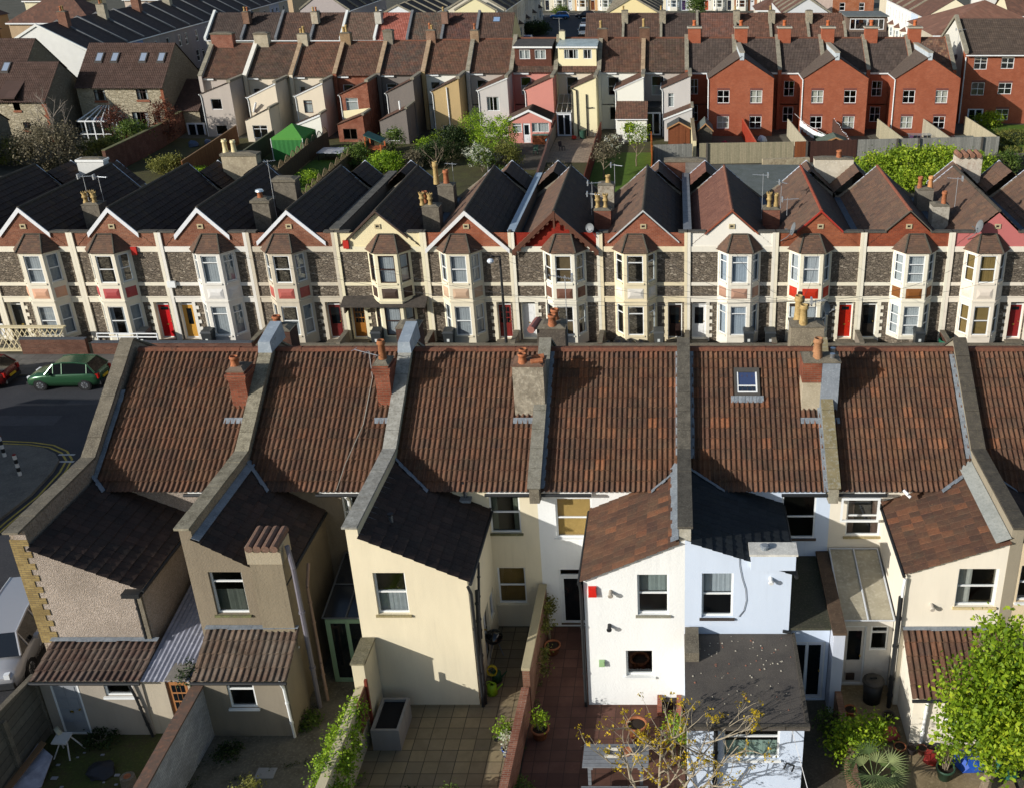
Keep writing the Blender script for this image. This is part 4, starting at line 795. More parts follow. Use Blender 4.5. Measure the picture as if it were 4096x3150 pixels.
mstack(11, 57.9, 7.0, [(15.25, 58.2, .75, .15, CLAY())], mottled('b0aa9c', '8f897c', '746c60', 3, 8)); mstack(11, 61.9, 6.9, [(14.75, 62.2, .7, .15, CLAY()), (15.4, 62.3, .7, .15, mottled('c08a5a', 'a8744a', 'd09c6c'))], mottled('7b7468', '645e54', '8f887a')); r, o = MR[11]; aerial(r, o, (15.9, 58.2, 6.9), 1.7, (-.9, .3, 0), .9, 11)
# wide stacks on the rear wings
mstack(0, 67.2, 7.4, [], plain('c9c9c4', .8), w=1.7, d=.7, cap=.06, capm=plain('dfe0dc', .6))
mstack(2, 67.3, 7.75, [(-29.0, 67.6, .85, .16, mottled('d2c49a', 'b9ab80', 'e0d4b0')), (-28.45, 67.6, .8, .16, mottled('d2c49a', 'b9ab80', 'e0d4b0'))], mottled('a0957e', '827764', 'b2a890', 1.5, 8), w=2.25, d=.8, cap=.06, capm=mottled('6f6a5c', '57524a', '86806f', 4))
mstack(8, 68.2, 7.15, [], brick('8f5a42', '7a4a38', '958878'), w=2.7, d=.7, mat2=mottled('75706a', '5a5650', '8c8880', 1.5, 6), cap=.06)
mstack(10, 67.3, 7.5, [(10.6, 67.6, .5, .18, CLAY())], mottled('c2b9a6', 'a59c8a', 'cfc8b8', 2, 8), w=2.5, d=.8)
mstack(12, 67.3, 7.7, [], mottled('c0b7a8', 'a39a8a', '8a6e5c', 1.5, 5), w=1.7, d=.8, dx=-.9); r, o = MR[12]; mb = MB(o)
for i in range(4): x = PXk(12) - 1.6 + i * .42; mb.tube((x, 67.1, 7.8), (x, 68.1, 7.84), .17, .17, 8, mottled('8a6450', '6f5244', '9c7660'))
mb.build('stack_tiles', r)
dish(*MR[10], (6.35, 54.55, 6.7), (-1, -.12, .3), .36, arm=(5.75, 54.95, 5.9)); dish(*MR[12], (16.35, 54.5, 6.85), (-1, -.2, .3), .36, arm=(15.9, 54.95, 6.0))
def onfacade(k, u, v, w, h, d, m, name):
    r, o = MR[k]; p = atY(u, v, 54.9); mb = MB(o); mb.box(p.x - w / 2, 54.95 - d, p.z - h / 2, p.x + w / 2, 54.95, p.z + h / 2, m); return mb.build(name, r)
onfacade(2, 537, 1004, .3, .45, .12, plain('b0281e', .5), 'alarm_box'); onfacade(5, 1384, 978, .3, .45, .12, plain('b0281e', .5), 'alarm_box')
onfacade(3, 687, 1137, .45, .35, .15, WHITE(), 'alarm_box'); 
# canopy in front of house 5
r, o = MR[5]; F = Fr((PXk(4), MY, 0)); mb = MB(o); mb.prism([F.p(.05, 2.75, .05), F.p(.05, 2.45, .95), F.p(.05, 2.37, .95), F.p(.05, 2.67, .05)], (4.7, 0, 0), mottled('4a443e', '3a3632', '5a544c', 4)); mb.fb(F, .12, 1.9, .05, .2, 2.5, .6, plain('3a2e26')); mb.fb(F, 4.5, 1.9, .05, 4.58, 2.5, .6, plain('3a2e26')); mb.build('canopy', r)
# ================================================================ BACK TERRACE (rear walls and wings facing us)
BY, BR_, BYR = 115.0, 114.75, 119.5
BX = [-50.4, -45.65, -40.75, -36.1, -31.45, -26.7, -21.95, -17.35, -12.65, -8.05, -3.4, 1.25, 6.4, 11.1, 15.8, 20.5, 25.2, 29.6]
def bdz(x): return -.62 * min(1, max(0, (-14 - x) / 32))
BROOF = lambda s: tiles([['5a4238', '4a372f', '61463a', '42322c'], ['4e4038', '43362f', '58463f', '3c312c'], ['624639', '4e3a31', '6b4b3d', '45352e']][s % 3], .3, s, '57503f', 'a06a4c')
FINE = dict(roll=.165, course=.4, amp=.03, lift=.02)
def hstrip(root, o, a, b, w, h, m, name): mb = MB(o); a = Vector(a); b = Vector(b); s = Vector((w, 0, 0)); u = Vector((0, 0, h)); mb.hexa([a, a + s, b + s, b, a + u, a + s + u, b + s + u, b + u], m); return mb.build(name, root)
def back(i, c):
    X0, X1 = BX[i], BX[i + 1]; xc = (X0 + X1) / 2; dz = bdz(xc); root = thing('terraced_house', c['lab'], 'house', (xc, 117.5, 0), group=c.get('group', 'back terrace with rear wings facing us')); o = root.location.copy()
    ze, zr = 6.0 + dz, 8.85 + dz; F = Fr((0, BY, 0)); wm = c['wm'](); om = (c.get('om') or c['wm'])(); mb = MB(o)
    w = c.get('wing'); T = (c.get('tile') or BROOF)(i)
    hs = [(X0 + a, z0 + dz, X0 + b, z1 + dz) for a, z0, b, z1, *_ in c.get('mw', [])]; mb.wall(F, [(X0, -1), (X1, -1), (X1, ze), (X0, ze)], hs, wm, .14)
    mb.wall(Fr((0, 123.6, 0), (-1, 0, 0)), [(-X1, -1), (-X0, -1), (-X0, ze), (-X1, ze)], [], wm); mb.box(X0, BY, 2.5, X1, 123.6, 2.6, plain('6a5a48', .8))
    if w:
        xl, xh, zl, zh, yf = w; zl += dz; zh += dz; FW = Fr((0, yf, 0)); za = lambda x: zl + (zh - zl) * (x - xl) / (xh - xl); ws = [(X0 + a, z0 + dz, X0 + b, z1 + dz) for a, z0, b, z1, *_ in c.get('ww', [])]
        mb.build('wall', root); mb = MB(o); mb.wall(FW, [(xl, -1), (xh, -1), (xh, za(xh) - .03), (xl, za(xl) - .03)], ws, om, .12); mb.wall(Fr((xl, 0, 0), (0, -1, 0)), [(-BY, -1), (-yf, -1), (-yf, zl - .03), (-BY, zl - .03)], [], om)
        mb.wall(Fr((xh, 0, 0), (0, 1, 0)), [(yf, -1), (BY, -1), (BY, zh + .1), (yf, zh + .1)], [], om)
    mb.build('wing_wall' if w else 'wall', root)
    for h, q in zip(hs, c.get('mw', [])): (door if len(q) > 5 and q[5] == 'door' else window)(root, F, *h, o=o, **(q[4] if len(q) > 4 else dict(style='sash')))
    if w:
        for h, q in zip(ws, c.get('ww', [])): window(root, FW, *h, o=o, **(q[4] if len(q) > 4 else dict(style='plain')))
    if not c.get('noroof'):
        V = Vector((0, BYR - BR_, zr - ze)); L = V.length; roofmesh('roof', root, o, [dict(P0=(X0 + .15, BR_ - .1, ze - .06), U=(1, 0, 0), V=V, Wd=X1 - X0 - .3, L=L + .1, mat_i=0, **FINE)], [T])
        b2 = MB(o); b2.face([(X0, BYR, zr), (X1, BYR, zr), (X1, 124, ze), (X0, 124, ze)], T, [(0, 0), (14, 0), (14, 14), (0, 14)]); b2.build('front_roof', root)
        rg = MB(o); rg.tube((X0 + .15, BYR, zr - .02), (X1 - .15, BYR, zr - .02), .13, .13, 8, mottled('6a4636', '5a3c30', '7c5442') if c.get('rt', 1) else plain('8c8a80')); rg.build('ridge_tiles', root)
    # party wall coping on the left edge (and last)
    cm = {'w': plain('d6d2c6', .8), 'c': mottled('8a8474', '6c675a', 'a39c88', 2, 10), 's': mottled('a08a70', '7e6a54', 'b8a488', 2, 8)}
    for x, q in [(X0, c.get('cope', 'c'))] + ([(X1, c['cope2'])] if c.get('cope2') else []):
        if not q: continue
        wd = .36; pb = MB(o); pts = [(x - wd / 2, 114.5, -1), (x - wd / 2, 114.5, ze + .18), (x - wd / 2, BYR, zr + .3), (x - wd / 2, 124, ze + .2), (x - wd / 2, 124, -1)]; pb.prism(pts, (wd, 0, 0), om if q != 'w' else wm); p = pb.build('party_wall', root)
        k = MB(o)
        for a, b in ((pts[1], pts[2]), (pts[2], pts[3])):
            a = Vector(a); b = Vector(b); n = 7; nn = Vector((0, -(b - a).normalized().z, (b - a).normalized().y))
            for j in range(n): s = a.lerp(b, j / n) + nn * .003; t = a.lerp(b, (j + .97) / n) + nn * .003; k.hexa([s - Vector((.04, 0, 0)), s + Vector((wd + .04, 0, 0)), t + Vector((wd + .04, 0, 0)), t - Vector((.04, 0, 0)), s - Vector((.04, 0, 0)) + nn * .09, s + Vector((wd + .04, 0, 0)) + nn * .09, t + Vector((wd + .04, 0, 0)) + nn * .09, t - Vector((.04, 0, 0)) + nn * .09], cm[q])
        k.build('coping', p)
    if w:
        V = Vector((xh - xl, 0, zh - zl)).normalized(); L = math.hypot(xh - xl, zh - zl); sg = xl < xh; ot = (c.get('wt') or c.get('tile') or BROOF)(i + 20); y1 = BY + .9
        E_ = Vector((xl, 0, zl)) - V * .1; roofmesh('wing_roof', root, o, [dict(P0=(E_.x, y1, E_.z), U=(0, -1, 0), V=V, Wd=y1 - yf + .12, L=L - .1, mat_i=0, roll=.3, course=.33, amp=.014, lift=.02, flat=True, per=1)], [ot])
        hstrip(root, o, (xh - .24, yf - .08, zh - .05), (xh - .24, BY + .7, zh - .05), .38, .25, cm[c.get('wcope', 'c')], 'parapet')
        gutter(root, o, (E_.x - .04, yf - .1, E_.z - .04), (E_.x - .04, BY, E_.z - .04), WHITE() if c.get('wg', 1) else IRON(), .05)
        if c.get('fas'): hb = MB(o); hb.prism([(xl - .08, yf - .06, zl - .2), (xh + .05, yf - .06, zh - .16), (xh + .05, yf - .06, zh + .02), (xl - .08, yf - .06, zl - .02)], (0, .05, 0), WHITE()); hb.build('bargeboard', root)
        dx = xl + .05 if c.get('dp', 1) else xl
        pipe(root, o, [(xl - .02, yf - .06, zl - .1), (xl + .06, yf - .06, zl - .4), (xl + .06, yf - .06, 0)], WHITE() if c.get('wg', 1) else IRON(), .045)
    gx = w[0] if w else X1
    if not c.get('nofas'):
        f = MB(o); f.box(X0 + .2, 114.8, ze - .28, gx, 114.98, ze - .08, WHITE() if c.get('fw', 1) else IRON()); f.build('fascia', root)
    # single-storey lean-to in front of the wing
    l = c.get('lean')
    if l:
        lx0, lx1, ly, z0, z1, typ = l['x0'], l['x1'], l['y'], l['z0'] + dz, l['z1'] + dz, l.get('typ', 'side'); lm = l['wm']() if 'wm' in l else om; q = MB(o); G = Fr((0, ly, 0)); lw = [(X0 + a, b + dz, X0 + e, d + dz) for a, b, e, d, *_ in l.get('win', [])]
        if typ == 'side':
            q.wall(G, [(lx0, -1), (lx1, -1), (lx1, z1), (lx0, z0)], lw, lm, .1); q.wall(Fr((lx0, 0, 0), (0, -1, 0)), [(-yf, -1), (-ly, -1), (-ly, z0), (-yf, z0)], [], lm); q.wall(Fr((lx1, 0, 0), (0, 1, 0)), [(ly, -1), (yf, -1), (yf, z1 + .1), (ly, z1 + .1)], [], lm); q.build('extension_wall', root)
            V = Vector((lx1 - lx0, 0, z1 - z0)); roofmesh('extension_roof', root, o, [dict(P0=(lx0 - .08, yf - .02, z0 - .0), U=(0, -1, 0), V=V, Wd=yf - ly + .1, L=V.length + .05, mat_i=0, roll=.3, course=.33, amp=.014, lift=.02, flat=True, per=1)], [(c.get('wt') or BROOF)(i + 5)])
            hstrip(root, o, (lx1 - .14, ly - .08, z1 - .05), (lx1 - .14, yf, z1 - .05), .28, .2, cm['c'], 'parapet')
            if l.get('fas', 0): hb = MB(o); hb.prism([(lx0 - .1, ly - .08, z0 - .2), (lx1, ly - .08, z1 - .2), (lx1, ly - .08, z1 + .0), (lx0 - .1, ly - .08, z0 + .0)], (0, .05, 0), WHITE()); hb.build('bargeboard', root)
        else:
            q.wall(G, [(lx0, -1), (lx1, -1), (lx1, z0), (lx0, z0)], lw, lm, .1)
            for x, s in ((lx0, -1), (lx1, 1)): q.wall(Fr((x, 0, 0), (0, s, 0)), [(min(s * ly, s * yf), -1), (max(s * ly, s * yf), -1), (max(s * ly, s * yf), z1 if s > 0 else z0), (min(s * ly, s * yf), z0 if s > 0 else z1)], [], lm)
            q.build('extension_wall', root); V = Vector((0, yf - ly + .15, z1 - z0)); roofmesh('extension_roof', root, o, [dict(P0=(lx0 - .1, ly - .15, z0), U=(1, 0, 0), V=V, Wd=lx1 - lx0 + .2, L=V.length, mat_i=0, **FINE)], [(c.get('wt') or BROOF)(i + 5)]); gutter(root, o, (lx0 - .1, ly - .2, z0 - .03), (lx1 + .1, ly - .2, z0 - .03), WHITE(), .05)
        for h, e in zip(lw, l.get('win', [])): window(root, G, *h, o=o, **(e[4] if len(e) > 4 else dict(style='plain')))
    return root, o
STG = lambda: stucco('b3a99f', .01, dirt=.18); STC = lambda: stucco('d6cab4', .008, dirt=.14); CEM = lambda: stucco('77706a', .01, dirt=.2); WHI = lambda: stucco('dddcd0', .008, dirt=.08)
RBK = lambda: brick('985840', '804632', '948070'); TAN = lambda: stucco('b39b70', .01, dirt=.15); PNK = lambda: stucco('c48478', .008, dirt=.1); CRM = lambda: stucco('e0d6ae', .006, dirt=.08); GRW = lambda: stucco('bdb9b4', .012, dirt=.15)
wn_ = dict(style='plain'); wd_ = dict(style='double', cur='side'); wt_ = dict(style='tcase'); ws_ = dict(style='sash', cur='half'); wh_ = dict(style='top')
BH = [
 dict(lab='grey pebble rendered end terrace house with pale door and brown fence in its yard', wm=STG, wing=(-49.15, -45.95, 4.95, 6.15, 111), cope='c', ww=[(2.2, 3.35, 3.3, 4.45, wn_), (2.2, .75, 3.4, 1.75, wn_)], mw=[(1.0, 3.4, 2.0, 5.0, wd_), (.1, .3, .8, 2.2, wd_)]),
 dict(lab='pink cream house with stepped wing and angled white flue behind the brown fence', wm=STC, wing=(-44.35, -41.25, 4.6, 6.0, 111), cope='w', ww=[], mw=[(.5, 3.4, 1.2, 4.8, ws_)], fas=1, lean=dict(x0=-43.9, x1=-41.3, y=108.3, z0=2.7, z1=3.9, fas=0, win=[(2.4, .9, 3.9, 2.2, wt_)])),
 dict(lab='cream house with brown framed wing window behind the green gazebo', wm=STC, wing=(-39.4, -36.4, 4.65, 5.95, 111), cope='s', fas=1, ww=[(2.15, 2.85, 3.05, 4.15, dict(style='top', col=plain('4a2f28', .5), cur='net'))], mw=[(.6, 3.4, 1.2, 4.9, ws_)], lean=dict(x0=-39.2, x1=-36.4, y=109, z0=2.0, z1=3.1, fas=1, wm=WHI, win=[(1.6, .6, 2.9, 1.3)])),
 dict(lab='red brick rear wing house with a white framed window over pale render', wm=RBK, wing=(-34.75, -31.75, 4.65, 5.95, 111), cope='s', wcope='c', ww=[(1.9, 2.85, 3.15, 4.3, dict(style='top', cur='net'))], mw=[(.6, 3.3, 1.7, 5.0, ws_)], lean=dict(x0=-34.5, x1=-31.8, y=108.2, z0=2.1, z1=3.1, win=[(2.1, .6, 3.5, 1.7, dict(style='double', col=plain('55483c')))])),
 dict(lab='dark grey rendered house with a two step wing and white kitchen window', wm=CEM, wing=(-29.9, -27.0, 4.75, 6.1, 111), cope='s', tile=lambda s: tiles(['4f423c', '453a36', '5a4b44'], .3, s), wt=BROOF, ww=[], mw=[(.6, 3.4, 1.7, 5.0, dict(style='top'))], lean=dict(x0=-29.9, x1=-27.1, y=107.3, z0=2.55, z1=3.8, win=[(2.2, .55, 3.4, 1.8, wh_)])),
 dict(lab='tan rendered wing house with a white soil pipe between dark shrubs', wm=WHI, om=TAN, wing=(-25.15, -22.3, 4.8, 6.1, 111), cope='s', ww=[(2.4, .4, 3.0, 1.3, wn_)], mw=[(.6, 3.7, 1.6, 5.1, ws_), (.5, .2, 1.1, 2.3, wn_)]),
 dict(lab='pale grey rendered wing house with a casement window above the flowering shrubs', wm=STG, om=GRW, wing=(-20.4, -17.3, 4.85, 6.1, 111), cope='c', wg=1, fas=1, ww=[(2.4, 2.7, 3.7, 4.15, wd_)], mw=[(.8, 3.6, 1.8, 5.2, ws_)]),
 dict(lab='pink rendered house with a tile hung dormer and a gabled pink porch', wm=PNK, om=PNK, wing=(-15.55, -12.6, 4.8, 6.05, 111), cope='c', ww=[], mw=[(.9, 3.6, 2.0, 5.4, ws_)], wcope='c'),
 dict(lab='cream house with a cream box dormer, grey flat roof and glazed yard roof', wm=STC, om=CRM, wing=(-10.75, -8.15, 4.9, 6.0, 111), cope='c', wg=0, ww=[], mw=[(1.1, 3.6, 2.3, 5.4, dict(style='sash'))]),
 dict(lab='white winged house with a brown tiled kitchen extension behind the flowering tree', wm=WHI, om=WHI, wing=(-6.2, -3.25, 4.8, 6.1, 111), cope='c', fas=1, ww=[], mw=[(.9, 3.5, 2.1, 5.4, dict(style='sash')), (1.0, .9, 1.9, 2.3, wn_)], lean=dict(x0=-6.0, x1=-2.9, y=108.2, z0=2.3, z1=3.6, typ='front', win=[(2.9, .8, 3.9, 1.9, dict(style='double'))])),
 dict(lab='light grey rendered house with a round extractor window and the wide brown shed', wm=STG, om=GRW, wing=(-1.35, 1.6, 4.9, 6.15, 111), cope='s', ww=[(2.7, 3.0, 3.3, 4.4, dict(style='top', cur='net'))], mw=[(.9, 3.5, 2.2, 5.5, ws_), (.7, .1, 2.1, 2.4, dict(style='double'))], lean=dict(x0=-1.1, x1=1.75, y=108.6, z0=2.3, z1=3.4, fas=1, win=[])),
]
BK = {i: back(i, c) for i, c in enumerate(BH)}
def bst(i, w, z1, pots, m=None, dx=0., y0=118.9, d=.95, **kw): r, o = BK[i]; dz = bdz(BX[i]); x = BX[i] + dx; return chimney(r, o, x - w / 2, y0, 7.6 + dz, x + w / 2, y0 + d, z1 + dz, m or mottled('a59c88', '887f6c', 'b9b09c', 2, 8), [(x + a, y0 + .5, h, .14, mm) for a, h, mm in pots], **kw)
BFm = BUFF(); bst(0, 2.3, 9.9, [], brick('8f5540', '7a4636'), 1.2, cap=.06); bst(1, 1.5, 9.9, [], None, .7, cap=.06); bst(2, 1.1, 9.8, [(-.2, .5, BFm), (.1, .75, BFm)], None, .3)
bst(3, 1.1, 9.8, [(-.2, .6, BFm), (.1, .8, BFm)], mottled('8a7458', '6f5c48', '9c876a'), .3); bst(4, 1.0, 9.9, [], mottled('7a7468', '615b50', '8c8678'), .3, cap=.06); bst(5, 1.0, 9.9, [(-.1, .7, CLAY()), (.1, .5, BFm)], brick('8a6450', '75543f', 'a09484'), .2); bst(6, .9, 9.8, [(0, .65, CLAY())], brick('a08468', '8a7058', 'b0a48c'), .2)
bst(9, 1.1, 9.8, [(-.2, .8, BFm)], brick('6f5040', '5d4234', '7a6a5a'), .2); bst(10, 1.1, 9.9, [(-.1, .9, BFm)], brick('6f5040', '5d4234', '7a6a5a'), .1)
r, o = BK[8]; chimney(r, o, -12.55, 118.9, 8, -11.95, 119.8, 9.6, plain('cfc9a8', .9), []); aerial(r, o, (-12.5, 119, 9.6), 1.4, (-.9, 0, 0), 1.0, 8)
# box dormers
def dormer(root, o, x0, x1, z0, z1, y, m, rm, wins):
    mb = MB(o); F = Fr((0, y, 0)); mb.wall(F, [(x0, z0), (x1, z0), (x1, z1), (x0, z1)], wins, m, .1)
    for x, s in ((x0, -1), (x1, 1)): mb.wall(Fr((x, 0, 0), (0, s, 0)), sorted([(s * y, z0), (s * (BYR + .3), z0)])[0:2] + [(max(s * y, s * (BYR + .3)), z1), (min(s * y, s * (BYR + .3)), z1)], [], m)
    d = mb.build('dormer', root); k = MB(o); k.hexa([(x0 - .15, y - .2, z1), (x1 + .15, y - .2, z1), (x1 + .1, BYR + .4, z1 + .35), (x0 - .1, BYR + .4, z1 + .35), (x0 - .15, y - .2, z1 + .1), (x1 + .15, y - .2, z1 + .1), (x1 + .1, BYR + .4, z1 + .45), (x0 - .1, BYR + .4, z1 + .45)], rm); k.build('dormer_roof', d)
    k = MB(o); k.box(x0 - .16, y - .24, z1 - .06, x1 + .16, y - .203, z1 + .11, WHITE()); k.build('fascia', d)
    return d, F
r, o = BK[7]; a = rectY(2125, 190, 2205, 275, 115.6); d0 = a[0], a[2]; yD = 115.5
p0, p1 = atY(2062, 270, yD), atY(2203, 190, yD)
w = [rectY(2076, 200, 2121, 237, yD), rectY(2138, 200, 2184, 237, yD)]; d, F = dormer(r, o, p0.x, p1.x, p0.z, p1.z, yD, brick('6a4438', '5a3a30', '4a3028', .2, .16), mottled('4a4744', '3c3a38', '5a5652', 2, 8), w)
for q in w: window(r, F, *q, style='double', cur='net', o=o, rev=.08)
r, o = BK[8]; p0, p1 = atY(2235, 277, yD), atY(2384, 190, yD); w = [rectY(2255, 198, 2314, 236, yD), rectY(2332, 198, 2368, 236, yD)]
d, F = dormer(r, o, p0.x, p1.x, p0.z, p1.z, yD, CRM(), mottled('9aa6a6', '7c8886', 'b4bebc', 1, 6, .4), w)
window(r, F, *w[0], style='triple', cur='side', o=o, rev=.08); window(r, F, *w[1], style='double', cur='side', o=o, rev=.08)
# pink gabled porch, glazed yard roofs, doors
r, o = BK[7]; yP = 107.6; a = atY(2036, 545, yP); b = atY(2205, 545, yP); F = Fr((0, yP, 0)); zE = atY(2036, 480, yP).z; zA = atY(2113, 437, yP).z - .15; ws = [rectY(2050, 494, 2088, 532, yP), rectY(2126, 492, 2197, 530, yP)]; dr = rectY(2090, 494, 2124, 573, yP); dr = (dr[0], .02, dr[2], dr[3])
mb = MB(o); mb.wall(F, [(a.x, -1), (b.x, -1), (b.x, zE), ((a.x + b.x) / 2, zA), (a.x, zE)], ws + [dr], PNK(), .1); mb.wall(Fr((a.x, 0, 0), (0, -1, 0)), [(-111, -1), (-yP, -1), (-yP, zE), (-111, zE)], [], PNK()); mb.wall(Fr((b.x, 0, 0), (0, 1, 0)), [(yP, -1), (111, -1), (111, zE), (yP, zE)], [], PNK()); mb.build('porch_wall', r)
window(r, F, *ws[0], style='top', cur='net', o=o); window(r, F, *ws[1], style='side', cur='net', o=o); door(r, F, *dr, 'd5d7d8', .1, 'half', o=o)
xm = (a.x + b.x) / 2; V1 = Vector((xm - a.x, 0, zA - zE)); roofmesh('porch_roof', r, o, [dict(P0=(a.x - .2, 111, zE - .05), U=(0, -1, 0), V=V1, Wd=3.55, L=V1.length + .22, mat_i=0, **FINE), dict(P0=(b.x + .2, yP - .15, zE - .05), U=(0, 1, 0), V=(-V1.x, 0, V1.z), Wd=3.55, L=V1.length + .22, mat_i=0, **FINE)], [DARKROOF(7)])
mb = MB(o)
for s, x in ((1, a.x - .15), (-1, b.x + .15)): mb.prism([(x, yP - .17, zE - .25), (xm, yP - .17, zA - .1), (xm, yP - .17, zA + .12), (x, yP - .17, zE - .03)], (0, .04, 0), WHITE())
mb.build('bargeboard', r)
def glazed(root, o, x0, x1, y0, y1, z0, z1, n, m=None, fr=None, cross=0):
    mb = MB(o); mb.face([(x0, y0, z0), (x1, y0, z0), (x1, y1, z1), (x0, y1, z1)], m or glass(base=.2)); p = mb.build('glazed_roof', root); k = MB(o); fr = fr or WHITE()
    for i in range(n + 1): x = x0 + (x1 - x0) * i / n; k.tube((x, y0, z0 + .03), (x, y1, z1 + .03), .03, .03, 5, fr)
    for j in range(cross + 2): t = j / (cross + 1); k.tube((x0, y0 + (y1 - y0) * t, z0 + (z1 - z0) * t + .03), (x1, y0 + (y1 - y0) * t, z0 + (z1 - z0) * t + .03), .025, .025, 5, fr)
    k.build('glazing_bars', p)
r, o = BK[8]; glazed(r, o, -12.4, -10.8, 111, 115, 2.4, 3.6, 3, cross=1); F = Fr((0, 111.0, 0)); door(r, F, -12.35, .02, -10.85, 2.35, 'd3d6d8', .0, 'french', o=o)
pipe(r, o, [(-10.7, 110.9, 4.9), (-10.2, 110.9, 4.7), (-10.15, 110.9, 0)], IRON(), .06); pipe(r, o, [(-9.2, 110.9, 4.3), (-9.2, 110.9, 0)], IRON(), .06, 'soil_pipe'); pipe(r, o, [(-9.2, 110.9, 2.9), (-8.5, 110.9, 2.95)], IRON(), .05, 'waste_pipe')
r, o = BK[10]; door(r, Fr((0, 111.4, 0)), -3.1, .02, -1.5, 2.4, 'd3d6d8', .0, 'french', o=o); mb = MB(o); mb.box(-3.2, 111.42, 2.4, -1.4, 115, 2.9, IRON()); mb.build('flat_roof', r)
r, o = BK[0]; door(r, Fr((0, 112.0, 0)), *rectY(745, 492, 835, 583, 112.0), 'cdd2da', .0, 'french', o=o)
r, o = BK[5]; pipe(r, o, [(-23.6, 110.9, 5.0), (-23.55, 110.9, 1.0)], WHITE(), .06, 'soil_pipe')
r, o = BK[1]; pipe(r, o, [(-43.9, 110.9, 2.5), (-43.4, 110.6, 3.5)], WHITE(), .1, 'flue')
r, o = BK[3]; mb = MB(o); mb.wall(Fr((0, 110.97, 0)), [(-34.6, 1.6), (-31.8, 1.6), (-31.8, 2.9), (-34.6, 2.6)], [], CRM()); mb.build('render_patch', r)
r, o = BK[4]; mb = MB(o); mb.tube((-28.2, 109.3, 2.9), (-28.2, 109.3, 3.9), .1, .1, 8, WHITE()); mb.build('flue', r)
# ---- red brick blocks: paired houses with a shared gabled wing
RB = lambda: brick('a2593c', '904e36', '966c5a', .225, .075, var=.12); RROOF = lambda s: tiles(['4f443e', '463c38', '584b44'], .2, s, '4c463e', None); RR2 = lambda s: tiles(['5f5248', '554a42', '675a50'], .12, s, '5c544a', None)
cr = dict(style='cross', sill=None); crn = dict(style='cross', cur='net', curcol='cfcabc')
for i in range(11, 17):
    X0, X1 = BX[i], BX[i + 1]; lw = i % 2 == 1
    lab = ['red brick house left of the first shared gable', 'red brick house right of the first shared gable', 'red brick house left of the second shared gable, washing line below', 'red brick house right of the second shared gable', 'red brick house left of the third shared gable', 'red brick house right of the third shared gable, light patched roof tiles'][i - 11]
    c = dict(lab=lab, group='red brick houses', wm=RB, tile=RROOF if i < 16 else (lambda s: tiles(['5d4a40', '4f3f38', '6a5448', '8a7058'], .2, s)), cope='c', mw=[(.55, 3.4, 1.65, 5.0, dict(style='cross')), (.55, .7, 1.65, 2.3, dict(style='cross'))] if lw and i > 11 else ([(.4, 3.6, 1.2, 5.2, dict(style='cross')), (.4, .8, 1.2, 2.5, dict(style='cross'))] if lw else []), fw=1)
    if i == 16: c['cope2'] = 'c'
    BK[i] = back(i, c); r, o = BK[i]
    if i < 17 and True: 
        z = 9.0; x = X0 + (.75 if i > 11 else .85); ch = chimney(r, o, x - .68, 118.7, 8, x + .68, 119.6, 9.95, RB(), [(x, 119.2, .6, .2, mottled('b0623c', '96502f', 'c27850'))], cap=.12, capm=plain('a59f90', .8))
for n, (xm, gi) in enumerate(((6.85, 11), (16.6, 13), (26.1, 15))):
    r, o = BK[gi]; y = 111.2; a, b = xm - 3.35, xm + 3.35; ze, za = 5.85, 7.95; F = Fr((0, y, 0)); ws = [(xm - 2.45, 3.35, xm - 1.2, 4.65), (xm + .95, 3.35, xm + 2.2, 4.65), (xm - 2.45, .75, xm - 1.2, 2.0), (xm + .95, .75, xm + 2.2, 2.0)]
    for side in (0, 1):   # each house owns its half of the shared wing
        r, o = BK[gi + side]; sx = (a, xm) if side == 0 else (xm, b); mb = MB(o); hh = [w for w in ws if sx[0] <= w[0] < sx[1]]
        mb.wall(F, [(sx[0], -1), (sx[1], -1), (sx[1], ze if side else za), (sx[0], za if side else ze)], hh, RB(), .1)
        x = sx[side]; s = 1 if side else -1; mb.wall(Fr((x, 0, 0), (0, s, 0)), [(min(s * y, s * 115), -1), (max(s * y, s * 115), -1), (max(s * y, s * 115), ze), (min(s * y, s * 115), ze)], [], RB()); mb.build('wing_wall', r)
        for j, w in enumerate(hh): wo = window(r, F, *w, o=o, rev=.1, **(crn if (j + n + side) % 2 else cr)); k = MB(o); k.fb(F, w[0] - .04, w[3] + .01, .0, w[2] + .04, w[3] + .22, .006, plain('6e4038')); k.build('lintel', wo); k = MB(o); k.fb(F, w[0] - .04, w[1] - .12, .0, w[2] + .04, w[1] - .01, .03, plain('6e4038')); k.build('sill', wo)
        V = Vector((xm - (a - .1) if side == 0 else -(b + .1 - xm), 0, za + .05 - ze + .08)); y1 = 118.2
        roofmesh('wing_roof', r, o, [dict(P0=((a - .1), y1, ze - .03) if side == 0 else (b + .1, y - .12, ze - .03), U=(0, -1 if side == 0 else 1, 0), V=V, Wd=y1 - y + .12, L=V.length, mat_i=0, roll=.17, course=.11, amp=.004, lift=.01, flat=True, per=1, clip=[((0, BR_, 6.0 - .05), (0, .6, -1))] if 0 else ())], [RR2(1)])
    r, o = BK[gi + 1]; k = MB(o); k.box(xm - .22, y - .05, za - .3, xm + .22, 118.4, za + .45, mottled('b4bcc0', '98a2a8', 'c8ced0')); k.box(xm - .27, y - .1, za + .452, xm + .27, 119.3, za + .55, mottled('9a9282', '7e7768', 'b0a898')); k.build('parapet', r)
    r, o = BK[gi]; pipe(r, o, [(a - .05, y - .05, ze - .1), (a - .05, y - .05, 0)], WHITE(), .06); gutter(r, o, (a - .14, y, ze - .06), (a - .14, 115, ze - .06), WHITE(), .06)
